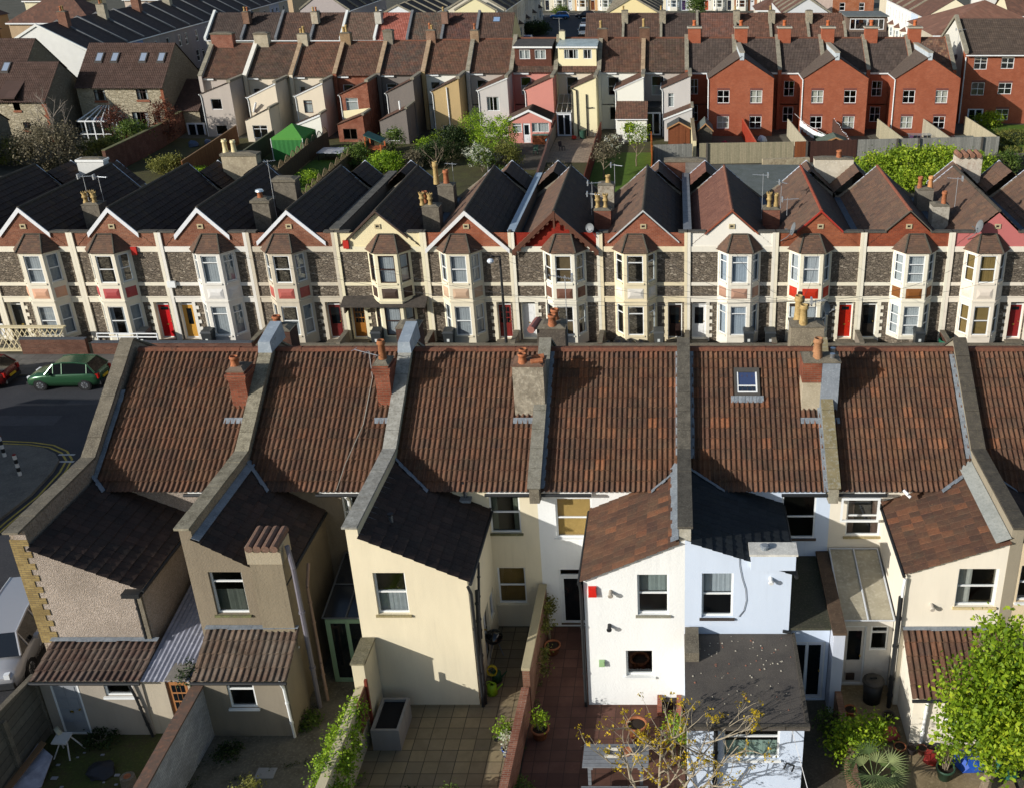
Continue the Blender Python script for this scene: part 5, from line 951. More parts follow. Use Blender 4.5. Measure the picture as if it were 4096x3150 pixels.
# ================================================================ FAR STREETS
FT = lambda s: tiles([['5a4338', '4a3a33', '644c40'], ['4a3d38', '403632', '54463f'], ['6a4a3c', '573f35', '775444']][s % 3], .3, s, '4c463e', None)
def lroof(mb, x0, x1, y0, ze, yr, zr, y1, z1, T, tw=.33):
    n = (x1 - x0) / tw; L = math.hypot(yr - y0, zr - ze) / .35; mb.face([(x0, y0, ze), (x1, y0, ze), (x1, yr, zr), (x0, yr, zr)], T, [(0, 0), (n, 0), (n, L), (0, L)])
    mb.face([(x1, y1, z1), (x0, y1, z1), (x0, yr, zr), (x1, yr, zr)], T, [(0, 50), (n, 50), (n, 50 + L), (0, 50 + L)])
def far(loc, rz, w, dep, ze, zr, lab, wm, T, wins=(), doors=(), chim=None, cope='c', cope2=None, gab=None, group=None, bay=None, cat='house', ridge_at=.5, real=False, wcol=None, chm=None, base=-1, lroofz=None):
    """plain two storey house: facade at local y=0 looking to -y; ridge parallel to it"""
    r = thing('terraced_house' if group else 'house', lab, cat, loc, rz, group); o = (0, 0, 0); F = Fr((0, 0, 0)); mb = MB(); yr = dep * ridge_at; gm = gab or wm
    mb.wall(F, [(0, base), (w, base), (w, ze), (0, ze)], [q[:4] for q in wins] + [q[:4] for q in doors], wm, .12)
    mb.wall(Fr((w, dep, 0), (-1, 0, 0)), [(0, base), (w, base), (w, ze), (0, ze)], [], gm)
    mb.wall(Fr((w, 0, 0), (0, 1, 0)), [(0, base), (dep, base), (dep, ze), (yr, zr), (0, ze)], [], gm); mb.wall(Fr((0, 0, 0), (0, -1, 0)), [(-dep, base), (0, base), (0, ze), (-yr, zr), (-dep, ze)], [], gm); mb.build('wall', r)
    rb = MB(); sl_ = (zr - ze) / yr; y0 = -.25
    if real:
        V = Vector((0, yr + .25, zr - ze + .25 * sl_)); V2 = Vector((0, -(dep - yr), zr - ze)); roofmesh('roof', r, o, [dict(P0=(0, y0, ze - .25 * sl_ + .05), U=(1, 0, 0), V=V, Wd=w, L=V.length, mat_i=0, roll=.24, course=.4, amp=.035, lift=.02), dict(P0=(w, dep, ze + .05), U=(-1, 0, 0), V=V2, Wd=w, L=V2.length, mat_i=0, roll=.24, course=.4, amp=.035, lift=.02)], [T])
    else: lroof(rb, -.02, w + .02, y0, ze - .25 * sl_ + .08, yr, zr + .08, dep + .2, ze - .2 * sl_ + .08, T); rb.build('roof', r)
    for q in wins: window(r, F, *q[:4], style=q[4] if len(q) > 4 else 'sash', far=True, cur=q[5] if len(q) > 5 else None)
    for q in doors: door(r, F, *q[:4], q[4], .12, 'panel', fan=.25)
    for x, cc in ((0, cope), (w, cope2)):
        if cc: 
            m = {'c': mottled('8a8474', '6c675a', 'a39c88', 2, 10), 'w': plain('d0d2cc', .7), 'b': mottled('6c6e70', '5a5c5e', '7e8082')}[cc]; k = MB(); cw = .17 if rz == 0 else .12
            for a, b in (((-.35, ze - .1), (yr, zr)), ((yr, zr), (dep + .1, ze))): k.prism([(x - cw, a[0], a[1] + .0), (x - cw, b[0], b[1]), (x - cw, b[0], b[1] + cw * 2.4), (x - cw, a[0], a[1] + cw * 2.4)], (cw * 2, 0, 0), m)
            k.build('coping', r)
    if chim:
        for q in chim: x, n, h = q[:3]; chimney(r, o, x - .45, yr - .55 + (q[3] if len(q) > 3 else 0), zr - 1.2, x + .45, yr + .5 + (q[3] if len(q) > 3 else 0), zr + h, chm or brick('8a5f4a', '74503f', '6f665a'), [(x - .2 + .4 * i / max(1, n - 1), yr + (q[3] if len(q) > 3 else 0), .6, .14, BUFF() if (i + int(x * 7)) % 2 else CLAY()) for i in range(n)])
    g = MB(); g.box(0, -.32, ze - .22, w, -.2, ze - .1, WHITE()); g.build('gutter', r)
    if bay:
        k = MB(); bx, bw, bh, bm = bay; P = [(bx - bw, 0), (bx - bw * .6, -.7), (bx + bw * .6, -.7), (bx + bw, 0)]; ww = []
        for i in range(3):
            a, b = P[i], P[i + 1]; G = Fr((a[0], a[1], 0), (b[0] - a[0], b[1] - a[1], 0)); L = math.hypot(b[0] - a[0], b[1] - a[1]); hh = [(.15, .7, L - .15, 2.2)] + ([(.15, 3.5, L - .15, 4.9)] if bh > 4 else []); k.wall(G, [(0, base), (L, base), (L, bh), (0, bh)], hh, bm, .08); ww += [(G, q) for q in hh]
        c = Vector((bx, 0, bh + .7)); k2 = MB()
        for i in range(3): a, b = Vector((P[i][0] * 1.06 - bx * .06, P[i][1] * 1.15, bh)), Vector((P[i + 1][0] * 1.06 - bx * .06, P[i + 1][1] * 1.15, bh)); k2.face([a, b, c], T, [(0, 0), (4, 0), (2, 3)])
        k.build('bay', r); k2.build('bay_roof', r)
        for G, q in ww: window(r, G, *q, style='sash', far=True, rev=.08, cur='net' if len(ww) < 5 else None)
    return r
SW = [(.7, 3.5, 1.6, 5.0), (3.0, 3.5, 3.9, 5.0), (2.9, .9, 3.9, 2.3)]
# ---- terrace beyond, its rear slopes facing us (A)
rx = [(862.7, 1), (1003.7, 0), (1138, 0), (1274, 0), (1392, 1), (1524, 1), (1652, 0), (1786, 0), (1920, 0), (2061, 0)]
XA = [atY(u, 52, 158).x for u, _ in rx]; RED = lambda s: tiles(['96584a', '864c40', 'a2665a'], .1, s, '8a4a40', None)
labA = ['end house with a white verge', 'dark tiled house between the brick stack and grey coping', 'dark tiled house left of the twin pot stack', 'dark tiled house right of the twin pot stack', 'house with mossy brown tiles between two white copings', 'house with bright salmon red roof tiles', 'house with charcoal tiles beside the red roof', 'purplish brown tiled house with a roof vent', 'brown tiled end house with one roof window']
FL = tiles
for i in range(9):
    x0, x1 = XA[i], XA[i + 1]; T = [FT(1), FT(1), FT(0), FT(0), tiles(['5f4a40', '6d564a', '514138'], .4, 4, '5a5648', None), RED(5), tiles(['514a42', '47413b', '5b534a'], .2, 6), tiles(['4f3a38', '45332f', '5a4340'], .2, 7), FT(0)][i]
    gm = stucco('c2b488') if i == 8 else stucco('c8c0ae'); r = far((x0, 153.2, 0), 0, x1 - x0, 9.2, 4.7, 7.75, 'far ' + labA[i] + ', row behind the back terrace', stucco('ccc6b4'), T, cope='w' if rx[i][1] else 'b', group='dark roofed row behind the back terrace', real=True, chim=[(.25, 2 if i in (3, 1) else 1, .35, -2.2)] if i in (1, 3, 5, 7) else None, chm=[None, brick('8a6450', '75543f'), None, mottled('b5ac98', '968c78', '8a6450', 2, 6), None, mottled('b8b4a8', '9c988c', 'c8c4b8'), None, brick('8f6a58', '7c5a4a')][i] if i < 8 else None, gab=gm if i == 8 else None)
    if i == 8:
        k = MB(); k.hexa([(2.0, 3.0, 6.55), (3.1, 3.0, 6.55), (3.1, 3.9, 7.15), (2.0, 3.9, 7.15), (2.0, 2.9, 6.72), (3.1, 2.9, 6.72), (3.1, 3.8, 7.32), (2.0, 3.8, 7.32)], plain('3c3f42')); w = k.build('roof_window', r); k = MB(); k.face([(2.12, 2.98, 6.79), (2.98, 2.98, 6.79), (2.98, 3.7, 7.28), (2.12, 3.7, 7.28)], plain('7d96b4', .1, .6)); k.build('pane', w)
ux = [2346, 2496, 2645, 2788, 2938, 3077, 3225, 3368, 3538]; XB = [atY(u, 54, 158).x for u in ux]
labB = ['plain brown roofed end house beside the side street', 'brown roofed house between two concrete stacks', 'brown roofed house with a grey box dormer seen over its ridge and two rooflights', 'smooth brown roofed house right of the spotted coping', 'rusty brown roofed house with an aerial shadow', 'rusty brown roofed house right of a cream topped stack', 'rusty brown roofed house right of the small square stack', 'house with a wide box dormer and long white window']
for i in range(8):
    x0, x1 = XB[i], XB[i + 1]; r = far((x0, 153.2, 0), 0, x1 - x0, 9.2, 4.7, 7.7 if i < 7 else 6.6, labB[i], stucco('ccc6b4'), [FT(0), FT(0), FT(1), tiles(['634a42', '57423b', '6c5149'], .1, 3), FT(2), FT(2), FT(2), FT(1)][i], cope='c' if i else None, group='brown roofed row behind the red brick houses', real=True, chim=[(.2, 1 if i < 6 else 0, .5, -1.6)] if i in (1, 2, 4, 5, 6) else None, chm=mottled('8f8878', '746e60', 'b9a888', 2, 6), ridge_at=.5 if i < 7 else .2)
    if i == 7:
        k = MB(); F = Fr((0, .8, 0)); W7 = x1 - x0; k.wall(F, [(.1, 5.4), (W7 - .3, 5.4), (W7 - .3, 7.6), (.1, 7.6)], [(.6, 5.9, W7 - .7, 7.35)], plain('6a5a4e', .8), .1)
        for x, s in ((.1, -1), (W7 - .3, 1)): k.wall(Fr((x, 0, 0), (0, s, 0)), [(min(s * .8, s * 7), 5.4), (max(s * .8, s * 7), 5.4), (max(s * .8, s * 7), 7.6), (min(s * .8, s * 7), 7.6)], [], plain('6a5a4e', .8))
        k.box(-.1, .5, 7.6, W7 - .1, 7.4, 7.75, mottled('6a6e6c', '565a58', '7c807e')); k.build('dormer', r); k = MB(); bars(k, F, .6, 5.9, W7 - 1.3, 1.45, [], [.16, .5, .84], WHITE(), -.08, 0, .09, .09); wv = k.build('window', r); k = MB(); k.face([F.p(.65, 5.95, -.05), F.p(W7 - .75, 5.95, -.05), F.p(W7 - .75, 7.3, -.05), F.p(.65, 7.3, -.05)], glass()); k.build('pane', wv)
# ---- left cross street, dark roofs, shaded fronts (facing +x)
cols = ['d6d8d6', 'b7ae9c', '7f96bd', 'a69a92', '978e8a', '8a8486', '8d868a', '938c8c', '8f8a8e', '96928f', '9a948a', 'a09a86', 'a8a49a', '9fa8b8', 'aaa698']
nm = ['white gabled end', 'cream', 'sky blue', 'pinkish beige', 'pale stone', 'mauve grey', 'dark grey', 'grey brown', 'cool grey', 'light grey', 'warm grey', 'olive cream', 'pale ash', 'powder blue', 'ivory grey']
for i in range(15):
    y = 130.2 + 4.75 * i; gb = plain('cfd0cb', .8, var=.1, scale=1.2) if i == 0 else None
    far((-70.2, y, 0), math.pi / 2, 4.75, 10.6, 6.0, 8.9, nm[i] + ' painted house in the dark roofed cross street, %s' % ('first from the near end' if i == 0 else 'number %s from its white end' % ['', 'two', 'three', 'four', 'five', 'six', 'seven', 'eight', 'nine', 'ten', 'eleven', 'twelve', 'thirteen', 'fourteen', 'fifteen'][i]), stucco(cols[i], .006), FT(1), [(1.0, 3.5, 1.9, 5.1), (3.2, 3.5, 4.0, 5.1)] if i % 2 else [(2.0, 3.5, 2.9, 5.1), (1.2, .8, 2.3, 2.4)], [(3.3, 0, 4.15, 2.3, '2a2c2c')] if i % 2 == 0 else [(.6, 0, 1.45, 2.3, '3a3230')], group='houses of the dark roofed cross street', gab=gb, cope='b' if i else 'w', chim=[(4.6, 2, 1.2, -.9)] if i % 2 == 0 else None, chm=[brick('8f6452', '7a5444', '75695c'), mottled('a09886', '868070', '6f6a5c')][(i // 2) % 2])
W0 = MB((-84, 129.8, 0)); W0.box(-92, 129.8, -1, -78.5, 130.2, 6.6, plain('b4b5b0', .85, var=.15)); single('boundary_wall', W0, 'tall pale grey rendered wall left of the white gable end', 'wall')
# ---- side street facade on the left of the cars (faces +x)
sc = ['bdb8ac', 'c9c2b0', 'b5a898', 'c6c0b4', 'cfcac0', 'b8b0a4', 'c4bcb0', 'd0c8b8', 'bcb4a8', 'c8c0b4']
sn = ['putty', 'stone cream', 'dusty tan', 'chalk', 'off white', 'taupe', 'oatmeal', 'parchment', 'clay grey', 'linen']
for i in range(10): far((-27.2, 176.5 + 4.8 * i, 0), math.pi / 2, 4.8, 9, 6.4, 9.0, '%s side street house in the tall pale facade beside the parked cars' % sn[i], stucco(sc[i], .006), FT(1), [(1.0, 3.6, 1.9, 5.3), (3.0, 3.6, 3.9, 5.3), (1.4, .7, 2.4, 2.3)], [(3.4, 0, 4.2, 2.3, '3a2c28')], group='tall pale houses of the side street', gab=stucco('cfc8b4'), bay=(1.6, .9, 2.6, stucco(sc[i])) if i % 2 else None)
# ---- gable ends right behind the dark roofed row
for n, (xa, xb, ze, zr, col, T, l, y) in enumerate((
    (-59.2, -51.7, 6.5, 9.2, 'a59c98', FT(1), 'grey rendered gable end with twin pots before it, top left', 175), (-34.8, -28.4, 6.4, 8.2, 'd8cfa6', FT(1), 'pale yellow gable end with a chimney on its right slope', 175),
    (-10.9, -2.4, 5.9, 8.3, 'e0cf9c', FT(0), 'wide butter yellow gable end beside the side street', 175), (17.2, 24.6, 5.9, 8.2, 'c4c6c6', FT(2), 'pale grey gable end with a brown roof', 175),
    (-46.5, -39.5, 5.6, 7.4, 'd4d6d6', FT(1), 'white walled low house with dark roof behind the red roof', 172))):
    for q in range(5): 
        ll = l if q == 0 else l.split(' with ')[0].split(' behind ')[0].replace(' end', '') + ' street, house %s back from it' % ['', 'one', 'two', 'three', 'four'][q]
        far((xb, y + 4.8 * q, 0), math.pi / 2, 4.8, xb - xa, ze, zr, ll, stucco(col), T, [(2, 3.4, 2.9, 4.8)], [], gab=stucco(col, dirt=.08), cope='c', chim=[(.4, 2, .6)] if q % 2 == 0 and q else None, group='rows running away behind the dark roofed row')
# ---- far bay fronted street
bc = ['d8d2c0', 'a0623e', 'd4cdb8', 'cfc6ae', 'c8a070', 'dcd8cc', 'c2b8a0', 'd8ceb4', 'bfc6cc', 'd8d4c6']
bn = ['cream', 'orange brick', 'ivory', 'sand', 'honey', 'white', 'stone', 'vanilla', 'ice blue', 'pearl']; ordn = ['first', 'second', 'third', 'fourth', 'fifth', 'sixth', 'seventh', 'eighth', 'ninth', 'tenth', 'eleventh', 'twelfth', 'thirteenth', 'fourteenth', 'fifteenth', 'sixteenth', 'seventeenth', 'eighteenth']
dcol = ['3c2a50', 'b4583a', '20242c', 'd2d4d4', '6a3a20', '1e2024', 'c8ccd0', '2c3a6a']
for i in range(16):
    far((-42 + 5.0 * i, 244, 0), 0, 5.0, 9, 6, 9, '%s bay fronted house in the farthest street, %s from the left' % (bn[i % 10], ordn[i]), stucco(bc[i % 10], dirt=.08) if i % 10 != 1 else brick('b07048', 'a0623e'), FT(0), [(3.3, 3.5, 4.3, 5)], [(3.5, 0, 4.4, 2.3, dcol[i % 8])], group='bay fronted houses of the farthest street', bay=(1.7, 1.3, 5.3, plain('d8d4c4', .7)), cope=None)
# ---- right: brick and rendered fronts, white terrace, hipped brown roof
for i, (x, w, l, wm, dc) in enumerate(((24.5, 4.6, 'pinkish rendered house with paired white doors under small gables', stucco('c4b0a2'), 'd6d8d8'), (29.1, 3.6, 'orange brick house with stone window surrounds', brick('b0683e', 'a05a34'), '4a3228'), (32.7, 4.0, 'orange brick house with a blue door and stone porch', brick('b0683e', 'a05a34'), '24386e'))):
    far((x, 205, 0), 0, w, 9, 6.2, 9, l, wm, FT(2), [(2.3, .9, 3.3, 2.4, 'cross', 'net'), (1.3, 3.6, 2.3, 5.0)], [(.6, 0, 1.5, 2.2, dc)], group=None, cope=None)
rc = [('e2d8bc', 'cream end'), ('bccbe0', 'pale blue'), ('e4e2da', 'white second'), ('e6e2d8', 'white third'), ('e8e4dc', 'white fourth'), ('e4e0d8', 'white fifth')]
for i in range(6): far((38.0, 167.3 + 5.4 * (i + 1), 0), -math.pi / 2, 5.4, 8.4, 6.2, 8.7, '%s house of the sunlit terrace at top right, roof coping above its front' % rc[i][1], stucco(rc[i][0], dirt=.05), FT(2), [(1.0, 3.5, 1.8, 5.2), (3.4, 3.5, 4.2, 5.2)], [(3.6, 0, 4.5, 2.3, 'b8b098')], group='sunlit white terrace at top right', bay=(1.7, 1.2, 2.6, stucco('e2dcc8')), gab=stucco('e0d6b8', dirt=.06), cope='c' if i else None)
HP = lambda: tiles(['7a5646', '6c4c3e', '865f4e'], .25, 3, '6a5a4a', None)
def hip(loc, rz, w, dep, ze, zr, lab, wm, T, wins=(), hipr=True, hipl=False, dorm=False):
    r = thing('house', lab, 'house', loc, rz); mb = MB(); F = Fr((0, 0, 0)); mb.wall(F, [(0, -1), (w, -1), (w, ze), (0, ze)], [q[:4] for q in wins], wm, .1)
    mb.wall(Fr((w, dep, 0), (-1, 0, 0)), [(0, -1), (w, -1), (w, ze), (0, ze)], [], wm)
    for x, s, h in ((0, -1, hipl), (w, 1, hipr)): mb.wall(Fr((x, 0, 0), (0, s, 0)), sorted([(0, -1), (s * dep, -1)]) + ([(max(0, s * dep), ze), (min(0, s * dep), ze)] if h else [(max(0, s * dep), ze), (s * dep / 2, zr), (min(0, s * dep), ze)]), [], wm)
    mb.build('wall', r); e = .3; rb = MB(); a = dep / 2 if hipl else -e; b = w - dep / 2 if hipr else w + e; q = lambda n: [(0, 0), (n, 0), (n * .8, 12), (n * .2, 12)]; y = dep / 2
    rb.face([(-e, -e, ze - .1), (w + e, -e, ze - .1), (b, y, zr), (a, y, zr)], T, q(w * 3)); rb.face([(w + e, dep + e, ze - .1), (-e, dep + e, ze - .1), (a, y, zr), (b, y, zr)], T, q(w * 3))
    if hipr: rb.face([(w + e, -e, ze - .1), (w + e, dep + e, ze - .1), (b, y, zr)], T, [(0, 0), (20, 0), (10, 12)])
    if hipl: rb.face([(-e, dep + e, ze - .1), (-e, -e, ze - .1), (a, y, zr)], T, [(0, 0), (20, 0), (10, 12)])
    rb.build('roof', r); k = MB(); k.box(-e, -e - .06, ze - .28, w + e, -e - .003, ze - .08, WHITE()); k.build('fascia', r)
    for w_ in wins: window(r, F, *w_[:4], style=w_[4] if len(w_) > 4 else 'double', far=True, rev=.08, cur='net')
    if dorm:
        k = MB(); G = Fr((0, -.05, 0)); x, z = dorm; k.wall(G, [(x - .9, z), (x + .9, z), (x + .9, z + 1.5), (x, z + 2.6), (x - .9, z + 1.5)], [(x - .5, z + .2, x + .5, z + 1.4)], plain('d0d2d0'), .1)
        k.prism([(x - 1.1, -.2, z + 1.3), (x, -.2, z + 2.75), (x, -.2, z + 2.9), (x - 1.1, -.2, z + 1.45)], (0, 3, 0), WHITE()); k.prism([(x + 1.1, -.2, z + 1.3), (x, -.2, z + 2.75), (x, -.2, z + 2.9), (x + 1.1, -.2, z + 1.45)], (0, 3, 0), T); k.build('dormer', r); window(r, G, x - .5, z + .2, x + .5, z + 1.4, style='double', far=True, rev=.08)
    return r
hip((31.6, 133.5, 0), 0, 15.5, 15.5, 7.6, 10.9, 'large brown clay hipped roof behind the tall red brick flats', stucco('b8ae9c'), HP(), hipr=True, hipl=True)
hip((54, 178, 0), 0, 16, 10, 5.4, 8.5, 'cream building with a white gutter at the top right corner', stucco('ddd2b2'), FT(2), [(2.5, 3.0, 4.0, 4.5), (9, 3.0, 10.5, 4.5)])
hip((66, 150, 0), 0, 8, 8, 5.2, 7.6, 'small dark roofed house at the right edge behind the flats', stucco('cbbca4'), FT(1), [(2, 3, 3.2, 4.4)])
OB = lambda: brick('b07a44', 'a06a3a', '8f7a60')
hip((-113, 153, 0), 0, 13.5, 9, 5.2, 8.6, 'orange brick house with a white gabled dormer at top left', OB(), FT(1), [(1.5, 3, 2.8, 4.4), (5.0, 3.2, 6.2, 4.6), (8.6, 3.2, 9.8, 4.6)], True, True, (6.2, 5.6))
far_h = [(-125, 175, 14, 9, 5.2, 8.4, 'brown hipped roof house with two white windows far left', 'c49a6a'), (-104, 172, 13, 10, 5.0, 8.6, 'long brown roof behind the dormer house', 'b8a080'), (-88, 185, 12, 9, 5.2, 9.0, 'brown hipped house with a white eaves line beside the cross street', 'c2a070'), (-120, 205, 11, 8, 5.4, 8.4, 'cream walled house with two white panels far behind on the left', 'd8cfae'), (-103, 208, 12, 8, 5.4, 8.8, 'plum roofed house near the top edge left of centre', 'c8b8a8'), (-86, 215, 12, 9, 5.5, 8.8, 'brown roofed house at the top edge above the dark street', 'c0a888'), (-135, 150, 12, 9, 5.2, 8.2, 'dark brown roof at the far left edge', 'c49a6a'),
 (44, 230, 14, 9, 5.6, 8.6, 'brown roof at the top edge right of the sunlit terrace', 'cfc4ac'), (62, 225, 12, 9, 5.6, 8.6, 'white house at the top right edge', 'dcdad2'), (14.5, 196, 9, 8, 4.6, 7.0, 'low tiled cottages with white trim beyond the brown rooflights', 'c8c0b0')]
for x, y, w, d, ze, zr, l, c in far_h: hip((x, y, 0), 0, w, d, ze, zr, l, stucco(c), FT(int(abs(x)) % 3), [(w * .25, 3, w * .25 + 1.2, 4.4), (w * .65, 3, w * .65 + 1.2, 4.4)], True, True)
for i in range(2): far((-39.2 - 5 * i, 29.4, 0), 0, 4.9, 8.8, 5.7, 8.6, ['corner house across the side street, outside the left edge', 'second house across the side street, outside the left edge'][i], stucco('b8ae9c'), FT(1), [(2.9, 3.5, 3.9, 5.0), (1, 1, 2, 2.3)], [], cope='c', cope2='c' if i == 0 else None)
# ---- stone houses at the left
STN = lambda: rubble('a0967e', 'b8ae96', 'c8bfa8', '857b66', 2.4); SRF = lambda s: tiles(['4c3a33', '44342e', '54413a'], .12, s, '55483e', None)
DWN = plain('3a2a26', .5); SL = brick('a05a38', '8c4c30')
def stonehouse(x0, x1, y, dep, ze, zr, lab, wins, rws=(), group=None):
    r = thing('house', lab, 'house', ((x0 + x1) / 2, y, 0)); o = r.location.copy(); F = Fr((0, y, 0)); mb = MB(o); gs = stucco('8f877a')
    mb.wall(F, [(x0, -1), (x1, -1), (x1, ze), (x0, ze)], [w[:4] for w in wins], STN(), .15); mb.wall(Fr((x1, 0, 0), (0, 1, 0)), [(y, -1), (y + dep, -1), (y + dep, ze), (y + dep / 2, zr), (y, ze)], [], rubble('7d7462', '8c8270', '958b78', '686052', 3)); mb.wall(Fr((x0, 0, 0), (0, -1, 0)), [(-y - dep, -1), (-y, -1), (-y, ze), (-y - dep / 2, zr), (-y - dep, ze)], [], STN())  # right gable in darker stone: shade of that side put into the colour
    mb.wall(Fr((x1, y + dep, 0), (-1, 0, 0)), [(0, -1), (x1 - x0, -1), (x1 - x0, ze), (0, ze)], [], STN()); mb.build('wall', r)
    V = Vector((0, dep / 2 + .35, (zr - ze) * (dep / 2 + .35) / (dep / 2))); z0 = ze - (zr - ze) * .35 / (dep / 2) + .08; roofmesh('roof', r, o, [dict(P0=(x0 - .1, y - .35, z0), U=(1, 0, 0), V=V, Wd=x1 - x0 + .2, L=V.length, mat_i=0, roll=.19, course=.36, amp=.025, lift=.025), dict(P0=(x1 + .1, y + dep + .35, z0), U=(-1, 0, 0), V=(0, -V.y, V.z), Wd=x1 - x0 + .2, L=V.length, mat_i=0, roll=.19, course=.36, amp=.025, lift=.025)], [SRF(2)])
    for w in wins: wo = window(r, F, *w[:4], style=w[4] if len(w) > 4 else 'tcase', col=DWN, rev=.12, o=o, cur='side', sill=None); k = MB(o); k.fb(F, w[0] - .08, w[1] - .2, .0, w[2] + .08, w[1] - .01, .09, SL); k.build('sill', wo)
    mb = MB(o)
    for i in range(int((x1 - x0) / .8)): mb.box(x0 + i * .8, y - .33, ze - .22, x0 + i * .8 + .1, y, ze - .08, DWN)
    mb.build('rafter_feet', r)
    for i in range(10): pass
    k = MB(o); k.fb(F, x1 - .3, 0, .003, x1 - .004, ze - .3, .024, SL)
    for i in range(9): w = .5 if i % 2 else .3; k.fb(F, x1 - w, i * .52, .003, x1 - .003, i * .52 + .26, .03, SL)
    k.build('quoins', r)
    for a, b in rws:
        s = (zr - ze) / (dep / 2); P = lambda x, q, h: Vector((x, q, ze + s * (q - y) + .12 + h)); k = MB(o); k.hexa([P(a, b, 0), P(a + .8, b, 0), P(a + .8, b + 1.1, 0), P(a, b + 1.1, 0), P(a, b, .14), P(a + .8, b, .14), P(a + .8, b + 1.1, .14), P(a, b + 1.1, .14)], plain('3f3a36')); w_ = k.build('roof_window', r); k = MB(o); k.face([P(a + .12, b + .12, .15), P(a + .68, b + .12, .15), P(a + .68, b + .98, .15), P(a + .12, b + .98, .15)], plain('8490a0', .08, .6)); k.build('pane', w_)
    return r, o
y = 112; A = lambda a, b, c, d: rectY(a, b, c, d, y)
r, o = stonehouse(-62.4, -53.4, y, 9.5, 4.95, 8.6, 'buff stone house with four roof windows on its long brown roof', [A(372, 360, 427, 403), A(541, 357, 596, 400), A(610, 452, 650, 492), (atY(526, 450, y).x, .1, atY(590, 450, y).x, 2.3, 'double')], [(atY(370, 260, 114).x, 114.4), (atY(432, 260, 114).x, 114.4), (atY(545, 255, 114).x, 114.4), (atY(617, 250, 114).x, 114.4)])
mb = MB(o); x0 = -53.38; mb.wall(Fr((0, 113.2, 0)), [(x0, -1), (-50.6, -1), (-50.6, 2.3), (x0, 2.3)], [], STN()); mb.build('garage_wall', r); roofmesh('garage_roof', r, o, [dict(P0=(x0 + .03, 112.9, 2.2), U=(1, 0, 0), V=(0, 5, 2.6), Wd=2.8, L=5.6, mat_i=0, roll=.19, course=.36, amp=.025)], [SRF(2)])
y = 107.5; r2_, o2_ = stonehouse(-74, -63.3, y, 8, 4.3, 7.4, 'buff stone house cut by the left edge with a small roof dormer', [A(46, 398, 84, 442), A(90, 490, 130, 520)], [(atY(-5, 290, 110).x, 110.2)])
mb = MB(o2_); mb.box(-67.6, 107.2, 4.35, -66.3, 109.5, 4.45, DWN); mb.hexa([(-67.9, 106.9, 4.5), (-66.0, 106.9, 4.5), (-66.0, 109.6, 5.9), (-67.9, 109.6, 5.9), (-67.9, 106.9, 4.6), (-66.0, 106.9, 4.6), (-66.0, 109.6, 6.0), (-67.9, 109.6, 6.0)], SRF(3)); mb.build('dormer_roof', r2_)
stonehouse(-80, -69.5, 114.5, 9, 5.2, 8.8, 'stone house behind the left edge with a higher brown roof', [], [])
stonehouse(-75, -63.5, 92, 9, 3.6, 6.6, 'dark shaded stone house low at the left edge', [(-66.3, 1.2, -65.2, 2.6)], [])
# conservatory in front of the stone house
r = thing('conservatory', 'white framed conservatory with glazed roof against the buff stone house', 'conservatory', (-60.3, 110, 0)); o = r.location.copy()
mb = MB(o); z0, z1 = 1.9, 3.2; P = [(-61.5, 109), (-58.2, 109), (-58.2, 111.8), (-61.5, 111.8)]; wm_ = WHITE()
for a, b in ((P[0], P[1]), (P[1], P[2]), (P[3], P[0])):
    n = 4
    for i in range(n + 1): x = a[0] + (b[0] - a[0]) * i / n; q = a[1] + (b[1] - a[1]) * i / n; mb.box(x - .05, q - .05, 0, x + .05, q + .05, z0, wm_)
    mb.tube((*a, z0), (*b, z0), .08, .08, 6, wm_); mb.tube((*a, .6), (*b, .6), .06, .06, 6, wm_)
C_ = Vector((-59.8, 111.8, 3.0)); 
for i in range(5): x = -61.5 + 3.3 * i / 4; mb.tube((x, 109, z0), C_ + Vector(((x + 59.8) * .3, 0, 0)), .06, .06, 6, wm_)
mb.build('frame', r); mb = MB(o); mb.face([(-61.5, 109, z0), (-58.2, 109, z0), (-59.3, 111.8, 3.0), (-60.3, 111.8, 3.0)], glass(base=.2)); mb.face([(-61.48, 109, .1), (-58.22, 109, .1), (-58.22, 109, z0), (-61.48, 109, z0)], glass()); mb.build('glazing', r)
# ---- tall red brick flats at the right
x0, x1, y, dep, ze, zr = 31.45, 47, 118, 11.5, 7.35, 10.35; r = thing('brick_flats', 'tall three storey red brick flats with a pale gable end', 'flats', (38, y, 0)); o = r.location.copy(); F = Fr((0, y, 0))
gx = lambda a, b: rectY(3000 + a[0] * .5016, a[1] * .5014, 3000 + b[0] * .5016, b[1] * .5014, y)
ws = [gx((1793, 455), (1885, 556)), gx((2010, 458), (2100, 550)), gx((1770, 660), (1862, 762)), gx((1985, 663), (2080, 753)), gx((1963, 872), (2053, 960)), gx((1738, 870), (1850, 975))]
mb = MB(o); mb.wall(F, [(x0, -1), (x1, -1), (x1, ze), (x0, ze)], ws, RB(), .1); mb.wall(Fr((x0, 0, 0), (0, -1, 0)), [(-y - .9, -1), (-y, -1), (-y, ze), (-y - .9, ze + .5)], [], brick('b0603a', 'a05432')); mb.wall(Fr((x0, 0, 0), (0, -1, 0)), [(-y - dep, -1), (-y - .9, -1), (-y - .9, ze + .5), (-y - dep / 2, zr), (-y - dep, ze)], [], stucco('cfccc0', dirt=.12)); mb.wall(Fr((x1, 0, 0), (0, 1, 0)), [(y, -1), (y + dep, -1), (y + dep, ze), (y + dep / 2, zr), (y, ze)], [], RB()); mb.build('wall', r)
for w in ws[:5]: wo = window(r, F, *w, style='cross', rev=.09, o=o, cur=None); k = MB(o); k.fb(F, w[0] - .05, w[3] + .01, .0, w[2] + .05, w[3] + .22, .006, plain('6e4038')); k.build('lintel', wo)
